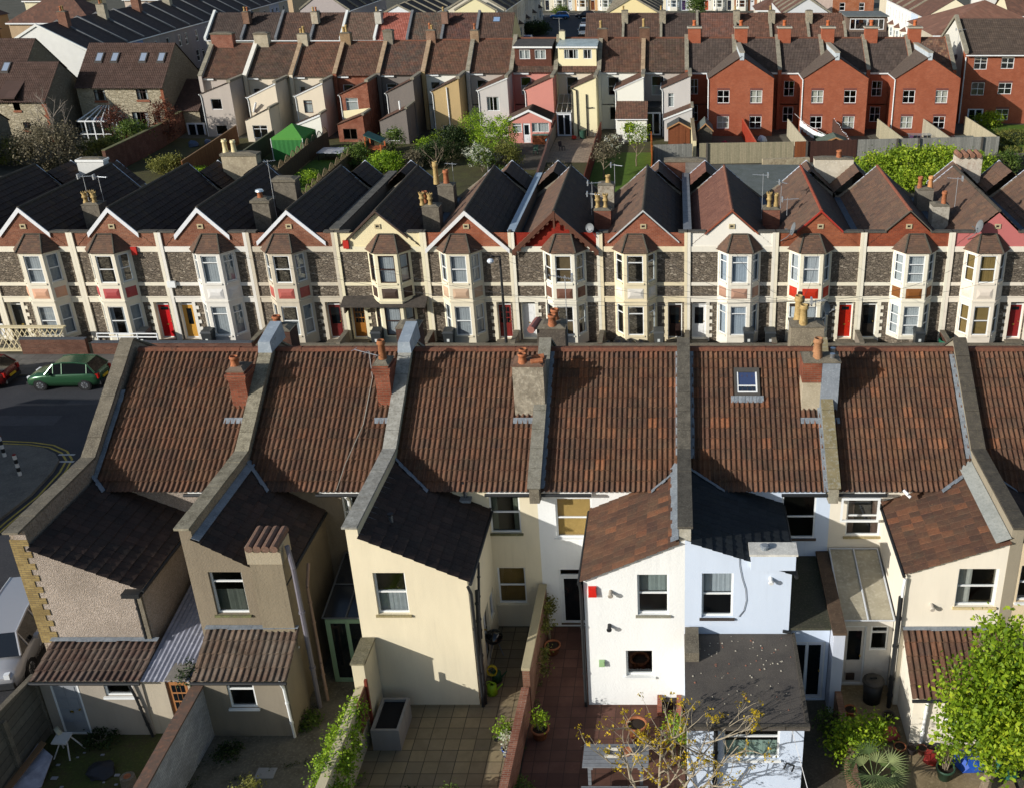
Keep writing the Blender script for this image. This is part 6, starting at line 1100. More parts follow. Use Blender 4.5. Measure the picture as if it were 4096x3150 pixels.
door(r, F, *ws[5], 'c8ccd0', .05, 'french', o=o)
V = Vector((0, dep / 2 + .3, (zr - ze) * (dep / 2 + .3) / (dep / 2))); roofmesh('roof', r, o, [dict(P0=(x0 + .2, y - .3, ze - .1), U=(1, 0, 0), V=V, Wd=x1 - x0 - .2, L=V.length, mat_i=0, roll=.24, course=.34, amp=.025, lift=.025), dict(P0=(x1, y + dep + .3, ze - .1), U=(-1, 0, 0), V=(0, -V.y, V.z), Wd=x1 - x0 - .2, L=V.length, mat_i=0, roll=.24, course=.34, amp=.025, lift=.025)], [tiles(['4d423a', '443a34', '564a41'], .15, 8, '4c463e', None)])
k = MB(o); gutter(r, o, (x0, y - .35, ze - .12), (x1, y - .35, ze - .12), WHITE(), .07); pipe(r, o, [(x0 + .1, y - .1, ze - .3), (x0 + .1, y - .1, 0)], WHITE(), .07)
for a, b in (((y - .35, ze + .1), (y + dep / 2, zr + .15)), ((y + dep / 2, zr + .15), (y + dep, ze + .1))): k.prism([(x0 - .15, a[0], a[1]), (x0 - .15, b[0], b[1]), (x0 - .15, b[0], b[1] + .35), (x0 - .15, a[0], a[1] + .35)], (.4, 0, 0), mottled('8a8474', '6c675a', 'a39c88', 2, 10))
k.build('coping', r); aerial(r, o, (x0 - .3, y + 2.5, 6.5), 3.2, (.9, .2, 0), 1.2, 9); dish(r, o, (x0 - .5, y + 2.2, 6.6), (-1, -.3, .3), .45)
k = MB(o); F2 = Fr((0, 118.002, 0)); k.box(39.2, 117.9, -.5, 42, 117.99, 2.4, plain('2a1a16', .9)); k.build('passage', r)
# ================================================================ GROUND, STREET, NEAR YARDS
def sheet(name, pts, z, m, kind='structure', thick=0.):
    c = Vector((sum(p[0] for p in pts) / len(pts), sum(p[1] for p in pts) / len(pts), z)); mb = MB(c)
    if thick: mb.prism([(p[0], p[1], z - thick) for p in pts], (0, 0, thick), m)
    else: mb.face([(p[0], p[1], z) for p in pts], m)
    return single(name, mb, kind=kind)
ASPH = lambda: mottled('3a3b3e', '313236', '4a4a4b', .5, 30, .85, .004, .2)
PAVE = lambda: mottled('6b675f', '57544e', '7b776e', 1.2, 14)
DIRT = lambda: mottled('4a453a', '3a362d', '625c4e', 1.5, 9, .95, .03)
LAWN = lambda: mottled('4f6a22', '3d5220', '6b8230', 2, 26, .9, .02)
GRASSD = lambda: mottled('3f4a24', '4a4230', '55602c', 1.2, 12, .95, .03)
g = MB(); g.face([(-900, -60, -.06), (900, -60, -.06), (900, 1600, -.06), (-900, 1600, -.06)], mottled('56534a', '47463c', '66645a', .3, 3)); single('ground', g, kind='structure')
sheet('road', [(-120, 40.4), (60, 40.4), (60, 50.2), (-120, 50.2)], -.02, ASPH()); sheet('side_road', [(-27.6, 10), (-20.1, 10), (-20.1, 40.5), (-27.6, 40.5)], -.024, ASPH())
sheet('pavement', [(-120, 50.2), (60, 50.2), (60, 52.9), (-120, 52.9)], .1, slabs('6d6a64', '605d58', '45423d', .9, .6, .5), thick=.14)
sheet('pavement', [(-19.3, 38), (60, 38), (60, 40.3), (-19.3, 40.3)], .1, slabs('6d6a64', '605d58', '45423d', .9, .6, .5), thick=.14); sheet('pavement', [(-20.0, 24), (-19.25, 24), (-19.25, 40.3), (-20.0, 40.3)], .1, PAVE(), thick=.14)
kc = [(-34, 42.5), (-31.1, 42.45), (-29.9, 42.35), (-28.9, 42.1), (-28.1, 41.6), (-27.6, 41.0), (-27.35, 40.0), (-27.2, 38), (-27.4, 36), (-27.6, 30), (-27.6, 10), (-60, 10), (-60, 42.5)]
sheet('pavement', kc, .1, PAVE(), thick=.14)
def ribbon(pts, w, z): 
    out = []; 
    for i, p in enumerate(pts):
        a = Vector(pts[max(0, i - 1)]); b = Vector(pts[min(len(pts) - 1, i + 1)]); d = (b - a).normalized(); out.append((p[0] + d.y * -w, p[1] + d.x * w))
    return out
YEL = mottled('b09a48', '8a7a3c', 'c4b060', 3, 20, .8)
for off in (.22, .45):
    a = ribbon(kc[:11], -off + .0, 0); a = ribbon(kc[:11], off, 0); b = ribbon(kc[:11], off + .09, 0); mb = MB((-28, 41, 0))
    for i in range(10): mb.face([(*a[i], -.012), (*a[i + 1], -.012), (*b[i + 1], -.012), (*b[i], -.012)], YEL)
    single('yellow_line', mb, kind='structure')
wl_ = plain('b4b4b0', .8, var=.35, scale=9)
for y in (41.65, 41.0):
    for i in range(4):
        x = -28.0 + i * 1.35 + (.3 if y < 41.5 else 0); mb = MB((x, y, 0)); mb.face([(x, y - .07, -.011), (x + .75, y - .07, -.011), (x + .75, y + .07, -.011), (x, y + .07, -.011)], wl_); single('road_marking', mb, kind='structure')
for x, y, w, d in ((-33, 44.5, 3.2, 1.1), (-25.2, 43.2, 1.6, 2.6), (-24.4, 35, 1.2, 3.5), (-30.5, 46.8, 5, .5), (-22.6, 30.5, .9, .9)): sheet('road_patch', [(x, y), (x + w, y + .1), (x + w - .1, y + d), (x + .1, y + d)], -.016, mottled('46474a', '3a3b3e', '545456', 1.5, 30, .85, .004, .2))
sheet('manhole_cover', [(-26.2 + .33 * math.cos(i * .524), 45.2 + .33 * math.sin(i * .524)) for i in range(12)], -.012, plain('2a2826', .5, .5))
# bollards
bmk = None
for n, (x, y, l) in enumerate(((-30.2, 41.3, 'black and white striped bollard nearest the parked cars'), (-28.55, 39.6, 'black and white striped bollard at the kerb corner'))):
    r = thing('bollard', l, 'bollard', (x, y, .1), group='striped bollards on the corner pavement'); o = r.location
    for i in range(5): mb = MB(o); mb.tube((x, y, .1 + i * .2), (x, y, .3 + i * .2), .08, .075, 12, IRON() if i % 2 else plain('c8c8c4', .6)); mb.build('band', r)
    mb = MB(o); mb.tube((x, y, 1.1), (x, y, 1.16), .09, .05, 12, plain('6a1c1a')); mb.build('cap', r)
# ---- cars
def car(lab, loc, rz, col, L=3.7, Wd=1.6, H=1.42, kind='hatch', group=None, name='parked_car', metal=.35):
    r = thing(name, lab, 'car', loc, rz, group); m = plain(col, .22, .6, metal, .03); hw = Wd / 2; wr = .29 * H / 1.42
    van = kind == 'van'
    # stations front (x=-L/2) to back: x, z bottom, z shoulder, half width
    S = [(-.5, .3, .5, .72), (-.485, .22, .62, .86), (-.44, .2, .72, .95), (-.36, .2, .8, .99), (-.25, .2, .86, 1), (-.1, .2, .9, 1), (.1, .2, .92, 1), (.3, .2, .94, 1), (.42, .22, .95, .98), (.475, .24, .9, .93), (.5, .32, .72, .84)]
    k = H / 1.42; mb = MB(); rings = []
    for x, zb, zs, w in S:
        X = x * L; w *= hw; zb *= k; zs *= k; rings.append([Vector((X, s * a, z)) for s, a, z in ((-1, w * .55, zb), (-1, w * .93, zb + .04), (-1, w, zb + (zs - zb) * .45), (-1, w * .985, zs - .1), (-1, w * .88, zs), (-1, w * .4, zs + .035), (1, w * .4, zs + .035), (1, w * .88, zs), (1, w * .985, zs - .1), (1, w, zb + (zs - zb) * .45), (1, w * .93, zb + .04), (1, w * .55, zb))])
    for A, B in zip(rings, rings[1:]):
        for i in range(12): j = (i + 1) % 12; mb.face([A[i], A[j], B[j], B[i]], m)
    mb.face(rings[0], m); mb.face(list(reversed(rings[-1])), m); body = mb.build('body', r, 2)
    C = [(-.22, .84, .86, .93), (-.10, .86, 1.34, .9), (.02, .88, 1.41, .9), (.2, .9, 1.42, .9), (.36, .91, 1.36, .9), (.47, .9, .94, .9)] if not van else [(-.36, .84, .88, .95), (-.24, .86, 1.32, .95), (.0, .88, 1.42, .95), (.3, .9, 1.42, .95), (.44, .9, 1.38, .94), (.485, .9, .95, .9)]
    gm = plain('0d1114', .05, .8, var=.2); roofp = MB(); gl = MB(); pil = MB(); R_ = []
    for x, zb, zt, w in C: X = x * L; wb = hw * .93; wt = hw * (.93 - .26 * (zt - zb) / .5); R_.append((Vector((X, -wb, zb * k)), Vector((X, -wt, zt * k)), Vector((X, wt, zt * k)), Vector((X, wb, zb * k))))
    for i, (A, B) in enumerate(zip(R_, R_[1:])):
        gl.face([A[0], B[0], B[1], A[1]], gm); gl.face([A[2], B[2], B[3], A[3]], gm)
        if 0 < i < len(R_) - 2: u = Vector((0, 0, .012)); roofp.face([A[1] + u, B[1] + u, B[2] + u, A[2] + u], m)
        else: gl.face([A[1], B[1], B[2], A[2]], gm)
    roofp.build('roof', r, 2); gl.build('window', r)
    for i, Q in enumerate(R_):
        if i in (0, 3, 5): continue
        for a, b in ((0, 1), (3, 2)): pil.tube(Q[a], Q[b], .035, .03, 6, m)
    for a, b in zip(R_, R_[1:]):
        for q in (1, 2): pil.tube(a[q], b[q], .04, .04, 6, m)
    pil.build('window_pillar', r)
    ty = plain('16171a', .8); ri = plain('b8bcc0', .3, .5, .8)
    for x in (-.31, .3):
        for s in (-1, 1):
            w = MB(); a = Vector((x * L, s * (hw - .17), wr)); b = Vector((x * L, s * (hw + .005), wr)); w.tube(a, b, wr, wr, 20, ty); wo = w.build('wheel', r); q = MB(); c = Vector((x * L, s * (hw + .012), wr)); q.tube(b, c, wr * .62, wr * .6, 16, ri)
            for t in range(7): tt = t * 2 * math.pi / 7; q.tube(c, c + Vector((math.cos(tt) * wr * .6, s * .01, math.sin(tt) * wr * .6)), .025, .02, 4, plain('3a3c40'))
            q.build('rim', wo); q = MB(); q.tube(a - Vector((0, s * .0, 0)), Vector((x * L, s * (hw - .012), wr)), wr * 1.18, wr * 1.18, 20, plain('0c0d0f', .9)); q.build('wheel_arch', r)
    for s in (-1, 1):
        q = MB(); q.box(-.497 * L, s * hw * .55 - .14, .52 * k, -.455 * L, s * hw * .55 + .2 * (s > 0) + .02, .68 * k, plain('d8dde0', .1, .8)); q.build('headlight', r)
        q = MB(); q.box(.465 * L, s * hw * .78 - .09, .62 * k, .503 * L, s * hw * .78 + .09, .88 * k, plain('9c1a12', .25, .6)); q.build('tail_light', r)
        q = MB(); q.box(-.17 * L, s * (hw + .0), .86 * k, -.13 * L, s * (hw + .14), .97 * k, m); q.build('wing_mirror', r)
    q = MB(); q.box(.49 * L, -.26, .5 * k, .512 * L, .26, .62 * k, plain('d2a820', .5)); q.build('number_plate', r)
    q = MB(); q.box(-.515 * L, -hw * .8, .25 * k, -.47 * L, hw * .8, .42 * k, plain('26282a', .6)); q.build('bumper', r); q = MB(); q.box(.48 * L, -hw * .82, .27 * k, .512 * L, hw * .82, .45 * k, plain('26282a', .6)); q.build('bumper', r)
    for s in (-1, 1): q = MB(); q.box(-.12 * L, s * hw * .995 - .012, .45 * k, .27 * L, s * hw * .995 + .012, .49 * k, m); q.build('side_strip', r)
    return r
car('dark green three door hatchback parked below the brick garden wall', (-31.35, 49.25, -.02), math.radians(1), '2c5238')
car('dark red car cut off by the left edge of the street', (-36.2, 49.3, -.02), math.radians(2), '5c1714')
car('silver people carrier with dark glass parked beside the yellow brick corner', (-22.0, 28.0, -.02), math.radians(100) , 'a4a6aa', 4.6, 1.85, 1.68, 'van')
car('orange red car just showing at the bottom left corner', (-20.9, 21.9, -.02), math.radians(97), '8c3a22', 3.9, 1.65)
# far cars
car('bright blue hatchback parked across the far end of the side street', (-23.6, 226.5, 0), math.radians(1), '2e74b8', 4.0, 1.7); car('white hatchback left of the bright blue one', (-28.9, 227.5, 0), math.radians(185), 'c6cacc', 3.8); car('black car right of the bright blue one', (-18.4, 228, 0), 0, '20242a', 4.2)
car('white van parked in the side street by the brown roofed end house', (-16.4, 197.5, 0), math.radians(93), 'ccd0d2', 4.6, 1.9, 1.9, 'van'); car('maroon car behind the white van', (-17, 206, 0), math.radians(92), '6a2430', 4.0); car('dark teal car farthest along the side street row', (-17.4, 214, 0), math.radians(92), '2c4a50', 4.0); car('lilac car roof just above the tile hung dormer', (-25, 186, 0), math.radians(90), '8c8ca8', 4.0)
car('red car between the wide box dormer and the white bays', (32.5, 176, 0), math.radians(85), 'a02822', 4.0)
sheet('side_street', [(-26.5, 160), (-15.5, 160), (-15.5, 232), (-26.5, 232)], -.03, ASPH()); sheet('far_street', [(-60, 224), (60, 224), (60, 234), (-60, 234)], -.034, ASPH()); sheet('far_pavement', [(-60, 234), (60, 234), (60, 238), (-60, 238)], .0, PAVE())
sheet('street', [(28, 150), (36.5, 150), (36.5, 240), (28, 240)], -.03, ASPH()); sheet('street', [(-69, 125), (-62, 125), (-62, 224), (-69, 224)], -.03, ASPH()); sheet('street', [(-62, 125), (30, 125), (30, 135), (-62, 135)], -.036, ASPH())
# ---- walls helper
def wallrun(name, lab, pts, h, t, m, cap=None, cat='wall', hb=0., group=None, capt=.06, hs=None, capn='coping'):
    c = Vector(((pts[0][0] + pts[-1][0]) / 2, (pts[0][1] + pts[-1][1]) / 2, 0)); r = thing(name, lab, cat, c, 0, group); mb = MB(c); k = MB(c); hs = hs or [h] * len(pts)
    for i, (a, b) in enumerate(zip(pts, pts[1:])):
        A = Vector((*a[:2], hb)); B = Vector((*b[:2], hb)); d = (B - A).normalized(); n = Vector((-d.y, d.x, 0)) * t / 2; u, w = Vector((0, 0, hs[i])), Vector((0, 0, hs[i + 1]))
        mb.hexa([A - n, B - n, B + n, A + n, A - n + u, B - n + w, B + n + w, A + n + u], m)
        if cap: q = n * 1.2; e = Vector((0, 0, capt)); z = Vector((0, 0, .002)); k.hexa([A - q + u + z, B - q + w + z, B + q + w + z, A + q + u + z, A - q + u + e, B - q + w + e, B + q + w + e, A + q + u + e], cap)
    mb.build('wall' if cat == 'wall' else 'panel', r)
    if cap: k.build(capn, r)
    return r
GB = lambda: brick('6f4b3d', '583a2f', '685f54')
wallrun('garden_wall', 'brick front garden wall with blue brick top behind the green car', [(-35.9, 53.0), (-32.3, 53.0)], .95, .24, GB(), mottled('4a4e54', '3e4248', '5a5e64')); wallrun('garden_wall', 'shorter brick front garden wall with blue brick top and white railing', [(-32.0, 53.0), (-23.2, 53.0)], .75, .24, GB(), mottled('4a4e54', '3e4248', '5a5e64'))
for i in range(9): x = PXk(3 + i); wallrun('front_wall', 'low wall dividing two front yards of the bay terrace', [(x, 53), (x, 54.8)], .7, .22, stucco('8a8072') if i % 2 else GB(), CONC(), group='walls between the bay terrace front yards')
wallrun('front_wall', 'long low wall along the bay terrace pavement', [(-23.0, 53.0), (19, 53.0)], .6, .24, GB(), CONC())
r = thing('trellis', 'white diamond trellis panel leaning down at the left edge', 'trellis', (-35.8, 53.6, 0)); mb = MB(r.location); 
for i in range(12): x = -37.5 + i * .28; mb.tube((x, 53.3, .2), (x + .8, 53.5, 1.5), .025, .025, 4, plain('c8bc98')); mb.tube((x + .8, 53.28, .2), (x, 53.48, 1.5), .025, .025, 4, plain('c8bc98'))
mb.build('lattice', r); mb = MB(r.location); mb.box(-37.6, 53.2, 1.48, -33.5, 53.5, 1.56, plain('c8bc98')); mb.box(-37.6, 53.2, .12, -33.5, 53.5, .2, plain('c8bc98')); mb.build('rail', r)
mb = MB((-30, 53.5, 0)); 
for z in (.95, 1.15): mb.tube((-31.8, 53.3, z), (-28.5, 53.3, z - .02), .04, .04, 6, WHITE())
for x in (-31.8, -30.7, -29.6, -28.5): mb.tube((x, 53.3, .4), (x, 53.3, 1.15), .04, .04, 6, WHITE())
single('railing', mb, 'white painted railing above the brick front wall', 'railing')
def bin_(x, y, lab, col='222527', group='wheelie bins in the front yards', z=0., rz=0., h=1.0):
    r = thing('wheelie_bin', lab, 'bin', (x, y, z), rz, group); mb = MB(); m = plain(col, .5, .4); mb.hexa([(-.22, -.28, .06), (.22, -.28, .06), (.22, .24, .06), (-.22, .24, .06), (-.28, -.36, h), (.28, -.36, h), (.28, .34, h), (-.28, .34, h)], m); mb.build('body', r)
    mb = MB(); mb.hexa([(-.31, -.4, h + .003), (.31, -.4, h + .003), (.31, .38, h + .003), (-.31, .38, h + .003), (-.26, -.32, h + .1), (.26, -.32, h + .1), (.26, .34, h + .14), (-.26, .34, h + .14)], m); mb.build('lid', r)
    for s in (-1, 1): mb = MB(); mb.tube((s * .24, .3, .12), (s * .3, .3, .12), .12, .12, 10, IRON()); mb.build('wheel', r)
    mb = MB(); mb.box(-.07, -.345, .5, .07, -.32, .66, plain('c8ccc8')); mb.build('label', r)
for x, l in ((-29.6, 'dark bin below the beige panelled bay'), (-26.0, 'bin with its lid up beside the bright red door'), (-16.6, 'bin before the maroon arched glass door'), (-12.6, 'bin in front of the canopied doorway'), (-.9, 'dusty grey bin left of the dark open doorway'), (4.1, 'left one of two bins by the scarlet panelled bay'), (5.3, 'right one of two bins by the scarlet panelled bay'), (13.6, 'bin beside the brown panelled bay')): bin_(x, 54.0, l, '2c3032' if x != -.9 else '4a4c4a')
mb = MB((15.6, 54, 0)); mb.lathe((15.2, 53.9, .0), [(.4, .0), (.5, .5), (.45, .55), (.3, .3), (.01, .28)], 12, plain('1f5a44', .5)); single('recycling_box', mb, 'green open topped box left of the pink gable house bay', 'box')
rnd = random.Random(5); mb = MB((-3, 54, 0))
def lump(name, lab, c, rr, m, cat, seed=0, sq=.7, n=12, group=None):
    bm = bmesh.new(); bmesh.ops.create_icosphere(bm, subdivisions=2, radius=1); rn = random.Random(seed)
    for v in bm.verts: k = 1 + rn.uniform(-.18, .18); v.co = Vector((v.co.x * rr * k, v.co.y * rr * k, max(-.2, v.co.z) * rr * sq * k))
    me = bpy.data.meshes.new(name); bm.to_mesh(me); bm.free(); me.materials.append(m); o_ = bpy.data.objects.new(name, me); SC.collection.objects.link(o_); o_.location = c; return tag(o_, lab, cat, group)
BB = plain('141518', .25, .6)
for i, (x, l) in enumerate(((-3.9, 'black rubbish sack, leftmost of the heap below the pale panelled bay'), (-3.1, 'black rubbish sack standing highest in the heap'), (-2.5, 'black rubbish sack right of the highest one'), (-1.8, 'black rubbish sack at the right end of the heap'))): lump('rubbish_sack', l, (x, 53.6, .45 if i == 1 else .3), .38, BB, 'sack', i, .9, group='rubbish sacks by the front wall')
mb = MB((-6.9, 53.8, 0)); mb.box(-7.2, 53.5, 0, -6.6, 54.1, 1.25, brick('9a5a44', '80483a', '8a8074')); single('brick_pile', mb, 'neat stack of red bricks by the front wall', 'bricks')
# lamp post and wires in front of the middle terrace
r = thing('street_lamp', 'black street lamp with a round white head before the canopied house', 'street lamp', (-9.3, 53.2, .1)); mb = MB(r.location); mb.tube((-9.3, 53.2, .1), (-9.3, 53.2, 5.6), .09, .06, 8, IRON()); mb.tube((-9.3, 53.2, 5.6), (-9.7, 52.9, 5.7), .04, .04, 6, IRON()); mb.build('pole', r); mb = MB(r.location); mb.lathe((-9.75, 52.85, 5.3), [(.02, 0), (.14, .06), (.19, .15), (.14, .25), (.02, .3)], 12, plain('c8d0d8', .2, .6)); mb.build('lamp_head', r)
r = thing('telegraph_pole', 'dark wooden telegraph pole rising beside the ridge chimney at right', 'pole', (5.0, 39.4, .1)); mb = MB(r.location); mb.tube((5.0, 39.4, .1), (5.0, 39.4, 8.6), .13, .1, 8, plain('3a3028', .9)); mb.build('post', r); mb = MB(r.location); mb.box(4.6, 39.35, 8.0, 5.4, 39.45, 8.1, plain('3a3028')); mb.tube((5, 39.4, 8.2), (5, 39.4, 8.4), .2, .2, 8, IRON()); mb.build('crossarm', r)
for i, k in enumerate((3, 4, 6, 7, 8, 9, 10, 12, 13)):
    a = Vector((5, 39.4, 8.2)); b = Vector((PXk(k) - 2.4, 54.9, 5.6)); pts = [a.lerp(b, t / 10) - Vector((0, 0, .9 * math.sin(math.pi * t / 10) * (b - a).length / 22)) for t in range(11)]; mb = MB(a); mb.path(pts, .008, 4, plain('3a3a3a')); single('telephone_wire', mb, 'thin telephone wire from the wooden pole across the street to a bay fronted house', 'wire', 'telephone wires fanning out from the pole')
mb = MB((-15.6, 40.0, 0)); mb.box(-19.3, 39.2, 2.2, -12.8, 41.3, 2.3, plain('c8ccd0', .5)); 
VR = thing('box_van', 'long white ribbed van roof just above the near ridge at left', 'van', (-16.6, 43.5, 0)); mb = MB(VR.location)
mb.box(-18.9, 42.6, .5, -12.9, 44.6, 2.6, plain('c4c8cc', .5)); 
for i in range(14): mb.box(-18.8 + i * .42, 42.65, 2.6, -18.62 + i * .42, 44.55, 2.63, plain('a8acb0', .5))
mb.build('body', VR)
for x in (-18, -13.8):
    for y in (42.7, 44.5): mb = MB(VR.location); mb.tube((x, y - .12, .35), (x, y + .12, .35), .37, .37, 14, IRON()); mb.build('wheel', VR)
# ---- near yards, ground sheets
sheet('patio', [(-9.2, 10), (-4.5, 10), (-4.5, 29.25), (-9.2, 29.25)], .004, slabs('8d7f62', '776c58', '3c3a30', .46, .46)); sheet('patio', [(-4.45, 10), (.3, 10), (.3, 29.25), (-4.45, 29.25)], .004, slabs('64473d', '523b33', '40332d', .46, .46))
sheet('yard', [(-18.9, 10), (-14.2, 10), (-14.2, 25), (-18.9, 25)], .004, GRASSD()); sheet('yard', [(-13.95, 10), (-9.3, 10), (-9.3, 29.2), (-13.95, 29.2)], .004, mottled('6c675a', '514d42', '807a6a', 1.2, 12)); sheet('yard', [(.35, 10), (4.9, 10), (4.9, 29.2), (.35, 29.2)], .004, mottled('5a5448', '48433a', '6c6658', 1.2, 12)); sheet('yard', [(5.05, 10), (9.7, 10), (9.7, 29.2), (5.05, 29.2)], .004, mottled('8a7a5e', '6e6148', '9c8c6e', 1.2, 10)); sheet('yard', [(9.95, 10), (18, 10), (18, 29.2), (9.95, 29.2)], .004, DIRT())
# dividing walls
wallrun('yard_wall', 'old white painted brick wall with crumbling red top between the two left yards', [(-14.05, 24.2), (-14.1, 17)], 1.85, .3, brick('b4b6ba', '9c9ea2', '7c7c7e', var=.45), mottled('665044', '4e4842', '7c5a48', 3, 8), hs=[1.9, 1.5])
wallrun('yard_wall', 'concrete panel boundary wall along the street side of the left yard', [(-18.95, 24.3), (-19.0, 16)], 1.85, .14, timber('6a665a', '5c584e', 9, True, .3), CONC(), hs=[2.1, 2.9])  # height added toward the near end to lengthen its shadow on the lean-to
for y in (24.2, 22.5, 20.8): mb = MB((-18.9, y, 0)); mb.box(-19.02, y - .08, 0, -18.8, y + .08, 2.0, CONC()); single('fence_post', mb, 'concrete post of the street side panel wall', 'post', group='concrete posts of the panel wall')
wallrun('yard_wall', 'tall cream rendered stub wall with stone cap beside the cream wing', [(-9.28, 25.35), (-9.28, 24.15)], 2.6, .36, stucco('d0c6a8'), mottled('6f6a58', '57523f', '8a8468', 6), capt=.07)
wallrun('yard_wall', 'low cream yard wall continuing under the ivy', [(-9.28, 24.1), (-9.28, 17)], 1.85, .26, stucco('c8bd9c'))
mb = MB((-9.1, 23.9, 0)); mb.box(-9.12, 23.2, .9, -9.08, 24.0, 2.0, timber('6a4a38', '5a3e30', 9, True, .1)); mb.box(-9.1, 23.95, .3, -9.02, 24.05, 2.2, plain('6a2e20')); single('slatted_fence', mb, 'small brown slatted fence panel with red post above the yard wall', 'fence')
wallrun('yard_wall', 'leaning brick wall with pale rounded render top between the slabbed and red yards', [(-4.48, 29.2), (-4.55, 25.1)], 1.7, .22, brick('8a6450', '74503f', '8a8070'), stucco('b0a484', dirt=.3), hs=[1.75, 1.6], capt=.1)
wallrun('yard_wall', 'lower bare red brick wall below the step between the two middle yards', [(-4.58, 25.0), (-4.75, 17)], 1.05, .24, brick('9a6a54', '7c4a3a', '9a9080'))
wallrun('yard_wall', 'dark rendered dividing wall at the right side yard', [(5.0, 25.0), (5.0, 17)], .9, .2, brick('8a6a54', '70503f', '8a8070'))
# planter box
r = thing('planter_box', 'grey rectangular planter with black soil against the stub wall', 'planter', (-8.4, 24.0, 0)); o = r.location; mb = MB(o); gm = stucco('8d8a84', .004)
for a in ((-8.95, 23.45, -8.87, 24.85), (-8.2, 23.45, -8.12, 24.85), (-8.87, 23.45, -8.2, 23.53), (-8.87, 24.77, -8.2, 24.85)): mb.box(a[0], a[1], 0, a[2], a[3], .78, gm)
mb.build('box', r); mb = MB(o); mb.box(-8.87, 23.53, .1, -8.2, 24.77, .68, plain('121315', .95)); mb.build('soil', r)
# lean-tos of houses 1 and 2
LT = tiles(['4e3a32', '43332d', '584238'], .3, 3, '4a463c', '9a9488')
def leanto(root, o, x0, x1, y0, y1, z0, z1, wm, wins, T, side=True, name='lean_to'):
    F = Fr((0, y0, 0)); mb = MB(o); mb.wall(F, [(x0 + .12, 0), (x1 - .12, 0), (x1 - .12, z0), (x0 + .12, z0)], [w[0] for w in wins], wm, .1)
    for x, s in ((x0 + .12, -1), (x1 - .12, 1)): mb.wall(Fr((x, 0, 0), (0, s, 0)), [(min(s * y0, s * y1), 0), (max(s * y0, s * y1), 0), (max(s * y0, s * y1), z1 if s > 0 else z0), (min(s * y0, s * y1), z0 if s > 0 else z1)], [], wm)
    mb.build(name + '_wall', root); V = Vector((0, y1 - y0 + .2, z1 - z0)); roofmesh(name + '_roof', root, o, [dict(P0=(x0, y0 - .2, z0), U=(1, 0, 0), V=V, Wd=x1 - x0, L=V.length, mat_i=0, roll=.19, course=.4, amp=.05)], [T])
    strip(root, o, (x0, y1, z1 + .06), (x1, y1, z1 + .06), (0, -1, -.1), .14, LEAD(), .05, 'flashing', 8, .3); gutter(root, o, (x0, y0 - .24, z0 - .03), (x1, y0 - .24, z0 - .03), IRON(), .05)
    for w in wins:
        if w[1] == 'door': door(root, F, *w[0], o=o, **w[2])
        else: window(root, F, *w[0], o=o, rev=.1, **w[2])
leanto(r1, o1, -18.85, -15.6, 24.1, 25.38, 2.2, 2.55, stucco('a39a8c', dirt=.3), [((-16.85, 1.5, -16.0, 2.02), 'w', dict(style='plain', sill=WHITE())), ((-18.42, .05, -17.6, 1.98), 'door', dict(col='8a8e92', style='six', rev=.05))], LT)
F = Fr((0, 24.15, 0)); mb = MB(o1); mb.wall(F, [(-15.72, 0), (-14.2, 0), (-14.2, 2.15), (-15.72, 2.15)], [(-15.05, .05, -14.4, 2.0)], stucco('b3a894', dirt=.25), .1); mb.build('passage_wall', r1); door(r1, F, -15.05, .05, -14.4, 2.0, '9a6a42', .1, 'glazed', frame=plain('7c5234'), o=o1)
mb = MB(o1); n = 20
for i in range(n):
    x0, x1 = -15.6 + i * .071, -15.6 + (i + 1) * .071; h0, h1 = (0, .03) if i % 2 else (.03, 0); mb.face([(x0, 23.9, 2.2 + h0), (x1, 23.9, 2.2 + h1), (x1, 29.2, 3.1 + h1), (x0, 29.2, 3.1 + h0)], mottled('8a8c98', '6e707a', 'a4a6ae', 2, 8, .5))
mb.build('corrugated_roof', r1); mb = MB(o1); mb.box(-14.85, 23.85, 2.28, -14.25, 24.6, 2.33, mottled('7d7870', '6a655e', '8c877e')); mb.build('board', r1); pipe(r1, o1, [(-16.05, 24.0, 2.15), (-15.95, 24.02, 1.6), (-15.75, 24.02, 0)], IRON(), .04)
leanto(r2, o2, -14.1, -11.3, 24.05, 25.38, 2.25, 3.0, stucco('8b8272', dirt=.3), [((-13.2, 1.1, -12.4, 2.02), 'w', dict(style='top', sill=WHITE()))], tiles(['55453a', '49392f', '624e40'], .3, 6, '4f4a40', 'a8a294')); pipe(r2, o2, [(-11.55, 23.9, 2.2), (-11.5, 24.0, 1.9), (-11.46, 24.0, 0)], WHITE(), .045)
# green glazed passage beside house 2
GRN = plain('6f8a74', .6); glazed(r2, o2, -11.0, -9.55, 26.4, 29.2, 2.55, 3.1, 2, plain('23272c', .15, .6), plain('4a4e52'), 1); door(r2, Fr((0, 26.5, 0)), -10.95, .02, -9.6, 2.5, '6f8a74', 0., 'french', frame=GRN, o=o2)
